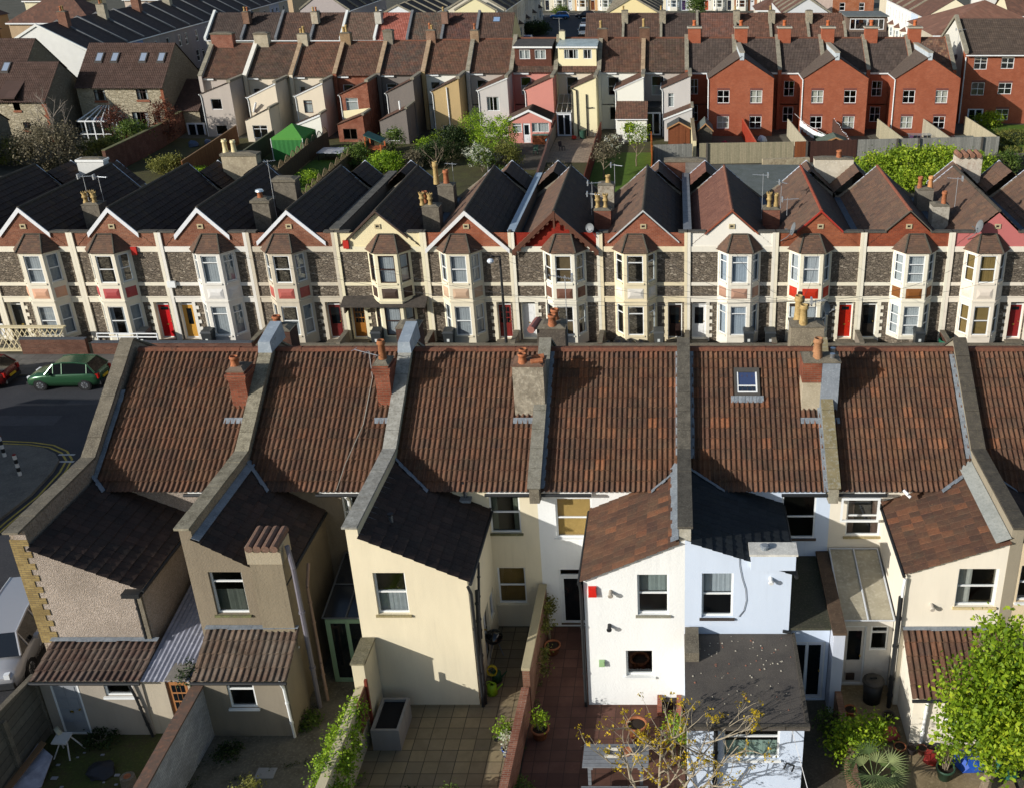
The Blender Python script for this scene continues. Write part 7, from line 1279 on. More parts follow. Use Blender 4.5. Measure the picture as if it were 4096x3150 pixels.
# barbecue, hose, bins, pots
r = thing('barbecue', 'black kettle barbecue on a tripod in the slabbed yard corner', 'barbecue', (-6.0, 27.75, 0)); 
for i in range(3): t = i * 2.1; mb = MB(); mb.tube((math.cos(t) * .12, math.sin(t) * .12, .6), (math.cos(t) * .28, math.sin(t) * .28, 0), .015, .015, 5, LEAD()); mb.build('leg', r)
mb = MB(); mb.lathe((0, 0, .55), [(.05, 0), (.2, .04), (.29, .16), (.3, .24)], 18, IRON()); mb.build('bowl', r, True); mb = MB(); mb.lathe((0, 0, .79), [(.305, 0), (.28, .1), (.16, .19), (.01, .22)], 18, plain('0c0c0d', .15, .7)); mb.tube((0, 0, 1.0), (0, 0, 1.06), .03, .03, 6, IRON()); mb.build('lid', r, True)
mb = MB((-5.85, 26.3, .5)); 
for i in range(30): t = i * .75; q = Vector((-5.85 + .16 * math.cos(t), 26.35 + .05 * math.sin(t * 1.3), .55 + .2 * math.sin(t))); t2 = t + .75; p = Vector((-5.85 + .16 * math.cos(t2), 26.35 + .05 * math.sin(t2 * 1.3), .55 + .2 * math.sin(t2))); mb.tube(q, p, .014, .014, 5, plain('b8a820', .5))
single('garden_hose', mb, 'coiled yellow hose hanging by the cream wing corner', 'hose')
def can(name, lab, loc, m, cat): r = thing(name, lab, cat, loc); mb = MB(); mb.lathe((0, 0, 0), [(.01, 0), (.17, 0), (.15, .34), (.1, .38), (.06, .36)], 12, m); mb.build('body', r, True); mb = MB(); mb.tube((.13, 0, .12), (.34, 0, .38), .025, .02, 6, m); mb.build('spout', r); mb = MB(); mb.path([(-.13, 0, .3), (-.2, 0, .42), (-.05, 0, .5), (.06, 0, .38)], .015, 5, m); mb.build('handle', r)
can('watering_can', 'lime green watering can under the yellow hose', (-5.8, 25.9, .02), plain('7ea81e', .5), 'watering can'); can('watering_can', 'dark green watering can behind the lime one', (-5.75, 26.5, .02), plain('1f4a30', .5), 'watering can')
def potm(lab, x, y, rr, h, m=None, name='plant_pot'):
    r = thing(name, lab, 'plant pot', (x, y, 0)); mb = MB(); mb.lathe((0, 0, 0), [(.01, 0), (rr * .7, 0), (rr, h * .85), (rr * 1.08, h * .86), (rr * 1.08, h), (rr * .9, h), (rr * .88, h * .85)], 16, m or CLAY()); mb.build('pot', r, True); mb = MB(); mb.lathe((0, 0, 0), [(rr * .9, h * .86), (.01, h * .88)], 12, plain('2a2018', .95)); mb.build('soil', r); return r
potm('large empty terracotta pot on the red slabs', -1.15, 24.05, .3, .5); potm('terracotta pot with a leafy shrub at the foot of the brick wall, red yard side', -4.05, 24.0, .26, .36); potm('terracotta pot of creeper by the white house door end of the wall', -4.1, 27.9, .26, .34); potm('blue glazed pot with white flowers in the slabbed yard', -4.95, 23.25, .15, .3, plain('2a4488', .2, .6)); potm('terracotta pot behind the blue glazed one', -4.95, 23.9, .16, .28); potm('terracotta pot on the ivory house path, nearest the dividing wall', 5.4, 24.9, .2, .28); potm('dark pot against the ivory wing', 6.55, 24.7, .18, .26, plain('4a4238')); potm('green pot with a sapling under the big tree', 7.75, 22.4, .26, .4, plain('2e4a38', .5)); potm('terracotta pot beside the red and white bag', 6.65, 23.4, .18, .24)
lump('bag', 'crumpled red and white sack by the ivory wing', (6.45, 23.95, .15), .3, plain('b8524a', .7, var=.6, scale=14), 'bag', 7, .8); lump('tarpaulin', 'bright blue tarpaulin heap under the big tree', (8.6, 22.9, .1), .5, plain('1f4aa0', .35, .5), 'tarpaulin', 8, .7); lump('bucket', 'red plastic tub on the ground below the ivory extension', (7.5, 23.0, .1), .25, plain('8c2a24', .5), 'tub', 9, 1.2); lump('water_butt', 'dark green plastic barrel right of the tree trunk', (9.5, 22.6, .2), .42, plain('28544a', .3, .5), 'barrel', 10, 1.5)
for i, (x, l) in enumerate(((7.0, 'stacked dark pot nearest the wing corner'), (7.3, 'empty brown pot in the row along the ivory wall'), (7.6, 'small dark tub, third in the row along the ivory wall'))): potm(l, x, 23.35, .15, .22, plain(['3a3230', '6a4434', '2c2a2c'][i], .8))
# big black bin
r = thing('dustbin', 'round black lidded dustbin by the cat flap door', 'bin', (6.2, 25.6, 0)); mb = MB(); mb.tube((0, 0, 0), (0, 0, .75), .27, .32, 18, IRON()); mb.build('body', r, True); mb = MB(); mb.lathe((0, 0, .752), [(.35, 0), (.34, .06), (.25, .1), (.01, .13)], 18, plain('34322f', .5)); mb.box(-.1, -.02, .87, .1, .02, .93, IRON()); mb.build('lid', r)
# table, bench in the red yard
def table(lab, x0, x1, y0, y1, h, name='garden_table', cat='table'):
    r = thing(name, lab, cat, ((x0 + x1) / 2, (y0 + y1) / 2, 0)); o = r.location.copy(); n = 6; tm = timber('7d8084', '6c7074', 9, True, .15); mb = MB(o)
    for i in range(n): a = y0 + (y1 - y0) * i / n; mb.box(x0, a + .008, h - .04, x1, a + (y1 - y0) / n - .008, h, tm)
    mb.box(x0 + .2, y0, h - .1, x0 + .3, y1, h - .041, tm); mb.box(x1 - .3, y0, h - .1, x1 - .2, y1, h - .041, tm); mb.build('top', r)
    for x in (x0 + .15, x1 - .25):
        for y in (y0 + .05, y1 - .12): mb = MB(o); mb.box(x, y, 0, x + .09, y + .08, h - .04, tm); mb.build('leg', r)
table('weathered grey timber garden table on the red slabs', -2.62, -.75, 22.05, 22.95, .75); table('matching grey timber bench in front of the table', -2.62, -.75, 21.2, 21.65, .45, 'garden_bench', 'bench')
mb = MB((-1.75, 22.5, .75)); 
for a in ((-2.0, 22.4, -1.55, 22.43), (-2.0, 22.67, -1.55, 22.7), (-2.0, 22.43, -1.97, 22.67), (-1.58, 22.43, -1.55, 22.67)): mb.box(a[0], a[1], .752, a[2], a[3], .85, plain('c8c4b8'))
single('tray', mb, 'small white box tray on the garden table', 'tray')
# flat roofed rear extension of the blue house
F = Fr((0, 21.6, 0)); mb = MB(o5); w = (1.45, 1.45, 2.75, 2.4); w = (1.3, 1.5, 2.85, 2.52)
mb.wall(F, [(.35, 0), (3.5, 0), (3.5, 2.68), (.35, 2.68)], [w], BL5, .12); mb.wall(Fr((3.5, 0, 0), (0, 1, 0)), [(21.6, 0), (25.4, 0), (25.4, 2.68), (21.6, 2.68)], [], BL5); mb.wall(Fr((.35, 0, 0), (0, -1, 0)), [(-25.4, 0), (-21.6, 0), (-21.6, 2.68), (-25.4, 2.68)], [], plain('cfd2d4')); mb.build('extension_wall', r5)
window(r5, F, *w, style='top', o=o5, cur='half', curcol='9ab0a4', sill=WHITE(), rev=.12)
mb = MB(o5); mb.box(.28, 21.42, 2.68, 3.62, 25.38, 2.78, mottled('55504a', '474340', '6c675e', 1.5, 40, .95, .01)); k = mb.build('extension_roof', r5); mb = MB(o5); mb.box(.28, 21.40, 2.782, 3.62, 21.52, 2.84, mottled('4a463f', '3c3934', '5f5a50')); mb.box(3.52, 21.52, 2.782, 3.62, 25.38, 2.82, mottled('4a463f', '3c3934', '5f5a50')); mb.build('roof_edge', k)
mb = MB(o5); mb.box(.3, 24.1, 2.2, .7, 25.3, 3.1, CONC()); mb.build('pier', r5)
mb = MB(o5); rn = random.Random(3)
for i in range(90): x, y = rn.uniform(.5, 3.4), 25.3 - abs(rn.gauss(0, 1.5)); s = rn.uniform(.008, .024); y = max(21.6, y); mb.hexa([(x - s, y - s, 2.781), (x + s, y - s, 2.781), (x + s, y + s, 2.781), (x - s, y + s, 2.781), (x - s * .6, y - s * .5, 2.781 + s), (x + s * .5, y - s * .6, 2.781 + s), (x + s * .6, y + s * .5, 2.781 + s), (x - s * .5, y + s * .6, 2.781 + s)], plain('a09a8c' if i % 3 else '8a5a48', .9))
g_ = mb.build('stones', k); g_['kind'] = 'stuff'
pipe(r5, o5, [(1.1, 21.5, 2.6), (1.1, 21.5, 0)], IRON(), .06); mb = MB(o5); mb.path([(3.0, 21.55, 1.2), (3.05, 21.4, 1.55), (3.25, 21.35, 1.5), (3.2, 21.4, 1.25)], .025, 6, IRON()); mb.build('bracket', r5)
mb = MB((3.2, 21.5, 2.5)); mb.path([(3.15, 21.55, 2.6), (3.6, 20.5, 1.2), (3.9, 19.8, .4)], .012, 4, plain('c8c8c8')); single('washing_line', mb, 'thin white line running down from the blue extension', 'washing line')
# mossy flat roof, brown coping and plastic roof between houses 5 and 6
mb = MB(o5); mb.box(3.46, 25.45, 2.85, 4.72, 29.28, 2.93, mottled('45423a', '33382a', '5a5848', 1.1, 16, .95)); mb.build('side_roof', r5); mb = MB(o5); mb.wall(Fr((0, 25.6, 0)), [(3.46, 0), (4.72, 0), (4.72, 2.85), (3.46, 2.85)], [(3.5, .05, 4.62, 2.3)], BL5, .1); mb.build('side_wall', r5); door(r5, Fr((0, 25.6, 0)), 3.5, .05, 4.62, 2.3, 'c8ccd4', .1, 'french', o=o5)
mb = MB(o6); mb.box(4.74, 25.0, 0, 5.08, 29.28, 3.05, stucco('c0c6d2')); mb.box(4.7, 24.95, 3.052, 5.12, 29.28, 3.13, mottled('5a4a3c', '463a30', '6f5e4c', 3, 12)); mb.build('side_wall', r6)
mb = MB(o6); F = Fr((0, 26.3, 0)); mb.wall(F, [(5.1, 0), (6.8, 0), (6.8, 2.75), (5.1, 2.75)], [(5.3, .05, 6.0, 2.35), (6.12, 1.4, 6.68, 2.35)], plain('c8c4bc', .8), .08); mb.build('porch_wall', r6); door(r6, F, 5.3, .05, 6.0, 2.35, 'c6c0b8', .08, 'half', o=o6); window(r6, F, 6.12, 1.4, 6.68, 2.35, style='top', o=o6, rev=.08)
mb = MB(o6); mb.box(5.45, 26.2, .3, 5.72, 26.25, .55, plain('3a2e28')); mb.build('cat_flap', r6)
glazed(r6, o6, 5.14, 6.74, 25.95, 29.2, 2.8, 3.25, 2, mottled('a39c88', '8c8674', 'b4ae9c', 1.5, 8, .35), plain('b8bcc0'), 0)
leanto(r6, o6, 6.85, 10.1, 23.65, 25.38, 1.95, 2.95, IV6, [((7.9, .95, 9.0, 1.75), 'w', dict(style='double', sill=WHITE()))], TILE_B(9), name='extension')
pipe(r6, o6, [(7.35, 23.55, 1.95), (7.3, 23.6, 0)], WHITE(), .05)
# clutter in the left yard
r = thing('folding_chair', 'battered white folding chair standing on the rough grass', 'chair', (-17.95, 23.3, 0)); cm = plain('b8b6b0', .7)
for a, b in (((-.3, -.2, 0), (-.1, .1, .55)), ((.2, -.25, 0), (.05, .1, .6)), ((.4, .25, 0), (.1, .15, .6)), ((-.25, .25, 0), (-.2, .15, .55))): mb = MB(); mb.tube(a, b, .022, .022, 6, cm); mb.build('leg', r)
mb = MB(); mb.hexa([(-.3, -.12, .5), (.15, -.15, .5), (.2, .2, .62), (-.25, .22, .62), (-.3, -.12, .54), (.15, -.15, .54), (.2, .2, .66), (-.25, .22, .66)], cm); mb.build('seat', r); mb = MB(); mb.tube((-.28, .22, .62), (-.2, .3, .66), .16, .16, 14, plain('a8a48c')); mb.build('backrest', r)
mb = MB((-18.5, 22.6, .05)); mb.hexa([(-19.0, 21.6, .04), (-18.0, 22.0, .04), (-18.1, 22.9, .3), (-18.8, 23.4, .3), (-19.0, 21.6, .07), (-18.0, 22.0, .07), (-18.1, 22.9, .33), (-18.8, 23.4, .33)], plain('b4b4c0', .7, var=.5, scale=4)); single('board', mb, 'broken white painted board leaning on the panel wall', 'board')
mb = MB((-18.9, 22.2, .1)); mb.hexa([(-18.8, 21.6, .3), (-18.6, 21.7, .3), (-18.4, 23.2, .5), (-18.6, 23.3, .5), (-18.8, 21.6, .34), (-18.6, 21.7, .34), (-18.4, 23.2, .54), (-18.6, 23.3, .54)], plain('7a5e42')); single('plank', mb, 'brown plank lying over the broken board', 'plank')
lump('rubble_sack', 'dark grey sack on the grass of the left yard', (-16.6, 22.6, .05), .4, plain('24272c', .6), 'sack', 12, .5); mb = MB((-15.6, 22.2, 0)); mb.tube((-15.55, 22.1, 0), (-15.55, 22.1, .35), .22, .2, 10, CONC()); mb.tube((-15.55, 22.1, .35), (-15.55, 22.1, .37), .1, .1, 10, CLAY()); single('chimney_pot', mb, 'old stone pot standing on end in the left yard', 'pot')
rn = random.Random(8)
for i in range(14): x, y = rn.uniform(-18.2, -15), rn.uniform(22.0, 23.4); mb = MB((x, y, .01)); s = rn.uniform(.03, .09); mb.box(x - s, y - s * .6, .008, x + s, y + s * .6, .03, plain('8a8c90')); single('litter_scrap', mb, 'small pale scrap of litter on the rough grass', 'litter', 'scraps of litter in the left yard')
mb = MB((-12.5, 23.2, 0)); mb.box(-12.1, 22.35, .006, -11.55, 22.75, .03, plain('8c8c8a')); single('concrete_patch', mb, 'pale broken concrete patch in the second yard', 'concrete')
mb = MB((-5.2, 24.0, 0)); mb.tube((-5.35, 23.9, .006), (-5.35, 23.9, .012), .1, .1, 14, plain('1a1a1a')); single('drain_cover', mb, 'small round drain cover in the slabbed yard', 'drain')
mb = MB(o4); 
for x in (-.55, .05): mb.box(x, 24.9, 0, x + .14, 25.38, .42, brick('a0604a', '8a4c3c'))
mb.box(-.41, 25.2, 0, .05, 25.38, .3, plain('2a2220')); mb.build('brick_vent', r4)
# ================================================================ GARDENS BETWEEN THE ROWS
sheet('gardens', [(-60, 69), (3, 69), (3, 110), (-60, 110)], -.03, mottled('4a4a2c', '3f3a2a', '5c5a3a', .8, 8, .95, .03))
for x0, x1, y0, y1 in ((-34.6, -29.9, 88, 100), (-7.6, -2.3, 85, 103.2), (32.2, 45, 96, 117), (7.8, 11.6, 100, 106)): sheet('lawn', [(x0, y0), (x1, y0), (x1, y1), (x0, y1)], .0, LAWN())
sheet('terrace', [(-12.4, 98.9), (-7.9, 98.9), (-7.9, 110.9), (-12.4, 110.9)], .006, slabs('a08e78', '8a7a68', '5a5044', .55, .45, .5)); sheet('lane', [(-1.9, 89), (32, 90), (32, 99.2), (-1.9, 98.0)], -.01, mottled('55534e', '474642', '64625c', .8, 12)); sheet('yard', [(2.1, 98.5), (31.3, 101.4), (31.3, 111), (2.1, 111)], .002, mottled('5e5a50', '4a483f', '706c60', .9, 10)); sheet('yard', [(-17.2, 96), (-12.6, 96), (-12.6, 107.5), (-17.2, 107.5)], .002, timber('5a544a', '4c463e', 9, True, .14))
FB = lambda a, b: timber(a, b, 9, False, .13)
wallrun('boundary_wall', 'long brick boundary wall curving past the stone house garden', [(-53.2, 119), (-52.2, 111), (-51.6, 106), (-51.4, 100), (-51.3, 94)], 2.2, .3, GB(), mottled('6a6a48', '585640', '7c7a5a'))
wallrun('garden_fence', 'tall orange brown panel fence below the pebbledashed end house', [(-44.5, 107.3), (-43.9, 100), (-43.3, 91.5)], 1.8, .08, FB('8a5a34', '75492a'), plain('8a6a48'), 'fence')
wallrun('garden_fence', 'dark weathered board fence left of the green gazebo', [(-39.9, 105), (-39.4, 95)], 1.8, .1, FB('4a463a', '3c3a30'), plain('6a6850'), 'fence')
for lab, pts in (('ivy tangled fence with arched trellis tops right of the gazebo', [(-34.9, 106), (-34.9, 99), (-34.6, 94), (-34.2, 88)]), ('second arched trellis fence beside the shaded lawn', [(-29.8, 104), (-29.8, 93), (-29.6, 87), (-29.3, 80)])):
    r = wallrun('garden_fence', lab, pts, 1.5, .08, FB('5c4c38', '4c4030'), None, 'fence'); mb = MB(r.location.copy()); pm = plain('75664e', .9)
    for a, b in zip(pts, pts[1:]):
        A, B = Vector((*a, 1.5)), Vector((*b, 1.5)); n = round((B - A).length / 1.8)
        for i in range(n):
            p, q = A.lerp(B, i / n), A.lerp(B, (i + 1) / n); arc = [p.lerp(q, t / 6) + Vector((0, 0, .55 * math.sin(math.pi * t / 6))) for t in range(7)]; mb.path(arc, .04, 4, pm)
            for t in range(1, 6): mb.tube(p.lerp(q, t / 6), arc[t], .02, .02, 4, pm)
    mb.build('arched_top', r)
wallrun('garden_wall', 'pale rendered wall with dark railing panels beside the stone terrace', [(-12.55, 111), (-12.5, 104), (-12.3, 99), (-11.9, 88)], 1.3, .16, plain('8a8274', .9, var=.3), mottled('6a4a40', '54403a', '7c6454'), hs=[1.6, 1.3, 1.1, 1.1])
wallrun('garden_fence', 'white picket fence beside the flowering shrubs', [(-16.6, 104), (-17.1, 95)], 1.1, .04, FB('b8b6b4', 'a09e9c'), None, 'fence')
wallrun('garden_fence', 'brown red fence dividing the terrace and the lawn', [(-7.75, 110.9), (-7.75, 102), (-7.7, 88)], 1.5, .08, FB('6a3626', '582c20'), None, 'fence')
wallrun('garden_fence', 'bright orange stained fence beside the lawn with blossom trees', [(-2.35, 104), (-2.1, 97), (-2.05, 90)], 1.9, .1, FB('b8621e', '9c5018'), None, 'fence')
GF = lambda: timber('8d8c84', '75756e', 9, False, .16); GF2 = lambda: timber('9c9278', '858068', 9, False, .16)
for lab, pts, m in (('grey board fence left of the white rendered post', [(-2.0, 97.6), (1.6, 98.1)], GF()), ('long weathered board fence along the lane', [(2.3, 98.3), (11.2, 99.0)], GF2()), ('rusty brown gate section of the lane fence', [(11.3, 99.0), (12.4, 99.15)], timber('8a5230', '6f4028', 9, False, .16)), ('chocolate brown section of the lane fence', [(12.5, 99.15), (17.3, 99.9)], timber('4c322a', '3f2a24', 9, False, .16)), ('pale grey board fence ending by the lawn', [(17.4, 99.9), (24, 100.7), (31.2, 101.3)], GF())): wallrun('lane_fence', lab, pts, 1.95, .1, m, None, 'fence')
for x, y in ((3.0, 98.3), (12.45, 99.1), (21.2, 100.25), (23.3, 100.5), (29.5, 101.05)): mb = MB((x, y, 0)); mb.box(x - .09, y - .14, 0, x + .09, y - .03, 2.0, plain('4a4640')); single('fence_post', mb, 'dark upright post of the lane fence', 'post', group='dark posts of the lane fence')
wallrun('garden_wall', 'cream rendered wall and end post between the two sheds', [(1.75, 108.5), (1.85, 98.6)], 2.1, .3, plain('d0c49c', .8), mottled('8a7a60', '6f6450', 'a0907a'), hs=[2.3, 2.1])
wallrun('garden_fence', 'red painted fence climbing to the first brick gable', [(7.05, 111), (7.7, 99)], 1.8, .08, FB('9c3a24', '842e1c'), plain('b0563c'), 'fence')
for lab, a, b, c1, c2 in (('pale fence left of the hanging washing', (11.8, 111), (12.55, 99.3), 'b4ac94', 'a09a84'), ('brown fence with a string of small lights', (16.5, 110.8), (16.85, 100), '5a4036', '4a342c'), ('pale fence right of the lit string garden', (21.2, 111), (22.0, 100.5), 'aca488', '98917a'), ('pale fence beside the laden clothes airer', (26.0, 111), (26.6, 100.9), 'aca690', '989280'), ('tall pale fence between the brick houses and the clipped hedges', (30.7, 112.5), (31.25, 101.4), 'b8ae92', 'a29a80')): wallrun('garden_fence', lab, [a, b], 1.8, .08, FB(c1, c2), None, 'fence')
wallrun('lane_wall', 'crumbling stone wall along the lane behind the white gabled house', [(7.9, 94.2), (12.2, 94.9)], 1.4, .4, mottled('a59a80', '7d705a', 'c0b49a', 2, 5, .95, .04)); wallrun('lane_wall', 'low broken wall below the lane fence', [(5.0, 89.6), (8.0, 94.0)], .5, .4, mottled('958a70', '6d624e', 'b0a48a', 2, 5, .95, .04)); wallrun('lane_wall', 'long dark stone wall beside the clipped hedge lawn', [(28.6, 94.3), (36, 95.6)], 1.7, .35, rubble('5c574c', '77705f', '8c8472'), CONC())
mb = MB((9, 82, 1.5)); mb.box(3.9, 72, 2.2, 12.2, 88, 2.35, mottled('5f6462', '50554f', '72766f', 1, 8)); mb.box(4, 72.1, 0, 12.1, 87.9, 2.2, stucco('9c9484')); single('flat_garage', mb, 'low grey flat roofed garage block behind the white gabled house', 'garage')
mb = MB((35, 84, 1.5)); mb.box(31.5, 80, 0, 35, 88, 2.6, plain('d0d2d0', .8)); mb.box(31.4, 79.9, 2.6, 35.1, 88.1, 2.7, plain('9a9c9c')); single('outbuilding', mb, 'small white outbuilding at the right edge behind the terrace', 'outbuilding')
# gazebo
r = thing('gazebo', 'green fabric gazebo with a pyramid roof and closed sides', 'gazebo', (-36.9, 101.8, 0)); o = r.location.copy(); Q = [(-38.3, 99.7), (-35.3, 99.7), (-35.4, 104), (-38.4, 104)]; A_ = Vector((-36.85, 101.9, 3.1)); cloth = plain('2f6a34', .8, .2, var=.15); cl2 = plain('4f8a3c', .8, .2, var=.12); mb = MB(o)
for i in range(4): a, b = Q[i], Q[(i + 1) % 4]; mb.face([(*a, 2.1), (*b, 2.1), A_], cl2); mb.face([(*a, 1.9), (*b, 1.9), (*b, 2.1), (*a, 2.1)], cl2)
mb.build('canopy', r)
for i in range(4):
    a, b = Vector((*Q[i], 0)), Vector((*Q[(i + 1) % 4], 0)); n = (b - a).cross(Vector((0, 0, 1))).normalized(); mb = MB(o); K = 14
    for j in range(K): p, q = a.lerp(b, j / K) + n * (.02 if j % 2 else 0), a.lerp(b, (j + 1) / K) + n * (0 if j % 2 else .02); mb.face([p, q, q + Vector((0, 0, 1.95)), p + Vector((0, 0, 1.95))], cloth)
    mb.build('side_curtain', r); mb = MB(o); mb.tube(a, a + Vector((0, 0, 2.1)), .04, .04, 6, WHITE()); mb.build('pole', r)
# covered table, play frame, chairs and clutter
r = thing('covered_table', 'long table under a silvery plastic sheet behind the brick wing', 'table', (-33, 100.5, 0)); mb = MB(r.location); mb.box(-34.1, 99.5, .72, -31.7, 101.9, .8, plain('a8acb4', .3, .5, var=.4, scale=3)); mb.build('top', r)
for x in (-34, -31.8):
    for y in (99.6, 101.8): mb = MB(r.location); mb.tube((x, y, 0), (x, y, .72), .04, .04, 6, IRON()); mb.build('leg', r)
r = thing('climbing_frame', 'orange timber play frame with a sloping green roof among the shrubs', 'climbing frame', (-28.6, 100.5, 0)); om = plain('a8582c', .7); o = r.location.copy()
for x, y in ((-29.4, 99.8), (-28.0, 99.8), (-29.4, 101.4), (-28.0, 101.4)): mb = MB(o); mb.box(x - .06, y - .06, 0, x + .06, y + .06, 2.2 if x < -29 else 1.5, om); mb.build('post', r)
mb = MB(o); mb.box(-29.4, 99.8, 1.0, -28.0, 101.4, 1.08, om); mb.build('platform', r); mb = MB(o); mb.hexa([(-29.5, 99.6, 2.4), (-27.9, 99.6, 1.7), (-27.9, 101.5, 1.7), (-29.5, 101.5, 2.4), (-29.5, 99.6, 2.46), (-27.9, 99.6, 1.76), (-27.9, 101.5, 1.76), (-29.5, 101.5, 2.46)], plain('2c5a50', .6)); mb.build('roof', r)
mb = MB((-26.8, 96.9, 0)); mb.box(-27.1, 96.6, .0, -26.2, 97.3, .6, plain('c8881c', .6)); single('storage_box', mb, 'mustard yellow box between the garden shrubs', 'box')
def pchair(lab, x, y, col, rz=0., grp=None):
    r = thing('garden_chair', lab, 'chair', (x, y, 0), rz, grp); m = plain(col, .6)
    for a in (-.2, .2):
        for b in (-.2, .2): mb = MB(); mb.tube((a, b, 0), (a * .9, b * .9, .44), .025, .025, 6, m); mb.build('leg', r)
    mb = MB(); mb.tube((0, 0, .42), (0, 0, .46), .27, .27, 14, m); mb.build('seat', r); mb = MB(); mb.hexa([(-.24, .2, .46), (.24, .2, .46), (.24, .24, .46), (-.24, .24, .46), (-.24, .27, .9), (.24, .27, .9), (.24, .31, .9), (-.24, .31, .9)], m); mb.build('backrest', r)
pchair('round seated green metal chair on the decking by the pink porch', -13.6, 102.3, '3f5a4c'); pchair('left one of two dark chairs by the white extension', -5.5, 107.0, '2c2e30', .3); pchair('right one of two dark chairs by the white extension', -4.7, 106.9, '2c2e30', -.3); pchair('overturned black chair on the stone terrace', -11.2, 104, '242628', 1.0)
mb = MB((-13.6, 107.2, 0)); mb.box(-14.5, 106.9, 0, -12.9, 107.4, .9, plain('7a4020', .6)); mb.box(-14.5, 106.85, .9, -12.9, 107.45, .95, plain('6a8a7c', .6)); single('sideboard', mb, 'orange brown sideboard standing outside the pink porch', 'cabinet'); lump('cushion', 'pale blue cushion beside the sideboard', (-12.8, 106.4, .5), .32, plain('6ab0cc', .8), 'cushion', 4)
mb = MB((-9.6, 109.8, 0)); mb.tube((-9.6, 109.8, 0), (-9.6, 109.8, .9), .32, .4, 14, plain('28483a', .5)); single('compost_bin', mb, 'green plastic bin against the cream wing', 'bin'); lump('plastic_tub', 'red plastic tub on the stone terrace', (-10.5, 109.3, .15), .28, plain('b0301c', .4), 'tub', 5, 1.0)
r = thing('bicycle', 'bicycle leaning by the fence at the cream wing', 'bicycle', (-8.3, 109.6, 0)); o = r.location.copy(); bmt = plain('8a8c88', .4, .5, .6)
for x in (-8.75, -7.95): mb = MB(o); [mb.tube((x + .31 * math.cos(t), 109.6, .33 + .31 * math.sin(t)), (x + .31 * math.cos(t + .42), 109.6, .33 + .31 * math.sin(t + .42)), .018, .018, 4, IRON()) for t in [i * .42 for i in range(15)]]; mb.build('wheel', r)
mb = MB(o); mb.path([(-8.75, 109.6, .33), (-8.6, 109.6, .8), (-8.15, 109.6, .75), (-8.4, 109.6, .33), (-8.6, 109.6, .75)], .02, 5, bmt); mb.path([(-8.15, 109.6, .85), (-7.95, 109.6, .33), (-8.4, 109.6, .33)], .02, 5, bmt); mb.box(-8.72, 109.5, .85, -8.5, 109.7, .9, IRON()); mb.path([(-8.62, 109.6, .75), (-8.62, 109.6, .86)], .02, 5, bmt); mb.path([(-8.15, 109.4, .95), (-8.15, 109.8, .95)], .02, 5, IRON()); mb.build('frame', r)
def shed(lab, x0, x1, y0, y1, ze, zr, wm, rm, ridge='y'):
    r = thing('shed', lab, 'shed', ((x0 + x1) / 2, (y0 + y1) / 2, 0)); o = r.location.copy(); xm = (x0 + x1) / 2; mb = MB(o); mb.prism([(x0, y0, 0), (x1, y0, 0), (x1, y0, ze), (xm, y0, zr), (x0, y0, ze)], (0, y1 - y0, 0), wm); mb.build('wall', r)
    mb = MB(o)
    for s, x in ((-1, x0 - .12), (1, x1 + .12)): k = (zr - ze) / (xm - x0) * .12; mb.prism([(x, y0 - .15, ze - k + .01), (xm, y0 - .15, zr + .01), (xm, y0 - .15, zr + .09), (x, y0 - .15, ze - k + .09)], (0, y1 - y0 + .3, 0), rm)
    mb.build('roof', r)
    for s in (-1, 1): k = MB(o); k.prism([(xm, y0 - .16, zr - .1), (xm + s * (x1 - xm + .12), y0 - .16, ze - .14), (xm + s * (x1 - xm + .12), y0 - .16, ze), (xm, y0 - .16, zr + .04)], (0, -.03, 0), plain('a07850')); k.build('bargeboard', r)
    d = MB(o); d.box(xm - .4 * (1 if x1 - x0 < 1.8 else 1.6), y0 - .03, .05, xm + .4 * (1 if x1 - x0 < 1.8 else 1.6), y0 - .005, ze - .1, wm); d.build('door', r)
shed('wide chestnut brown shed with a grey felt roof', -.7, 1.5, 106.5, 108.4, 1.75, 2.35, FB('75452c', '653a24'), mottled('4a4c4a', '3c3e3e', '5c5e5a')); shed('narrow grey brown shed right of the cream wall', 2.35, 3.7, 105, 108, 1.8, 2.5, timber('6a6456', '5a5446', 9, True, .12), mottled('5c625e', '4c524e', '707672'))
shed('small shed with a long green grey roof behind the brown fence', 13.9, 17.0, 101.2, 103, 1.3, 1.9, FB('5a4438', '4c3a30'), mottled('5a6458', '4c564c', '6c766a'))
for i in range(7): a = Vector((12.9 + i * .32, 109.6 - i * .5, 1.9 - .12 * i - .18 * math.sin(i / 6 * 3.1))); mb = MB(a); mb.hexa([a, a + Vector((.3, -.45, -.1)), a + Vector((.3, -.43, -.1)), a + Vector((0, .02, 0)), a + Vector((0, 0, -.85)), a + Vector((.3, -.45, -.9)), a + Vector((.3, -.43, -.9)), a + Vector((0, .02, -.85))], plain('dadcdc', .8)); single('hanging_sheet', mb, 'white laundry pegged on the line below the second brick gable', 'laundry', 'white washing on the line')
mb = MB((13.5, 108, 2)); mb.path([(12.5, 111, 2.3), (13.4, 108.5, 1.75), (15.2, 105.5, 1.2)], .015, 4, WHITE()); single('washing_line', mb, 'washing line holding the white laundry', 'washing line')
r = thing('clothes_airer', 'folding clothes airer hung with dark and purple clothes', 'airer', (24.6, 106, 0)); o = r.location.copy(); mb = MB(o)
for x in (23.6, 25.6): mb.path([(x, 105.5, 0), (x, 106.5, 1.2)], .02, 5, LEAD()); mb.path([(x, 106.5, 0), (x, 105.5, 1.2)], .02, 5, LEAD())
for i in range(5): mb.tube((23.4, 105.5 + i * .25, 1.2), (25.8, 105.5 + i * .25, 1.2), .015, .015, 4, LEAD())
mb.build('rack', r)
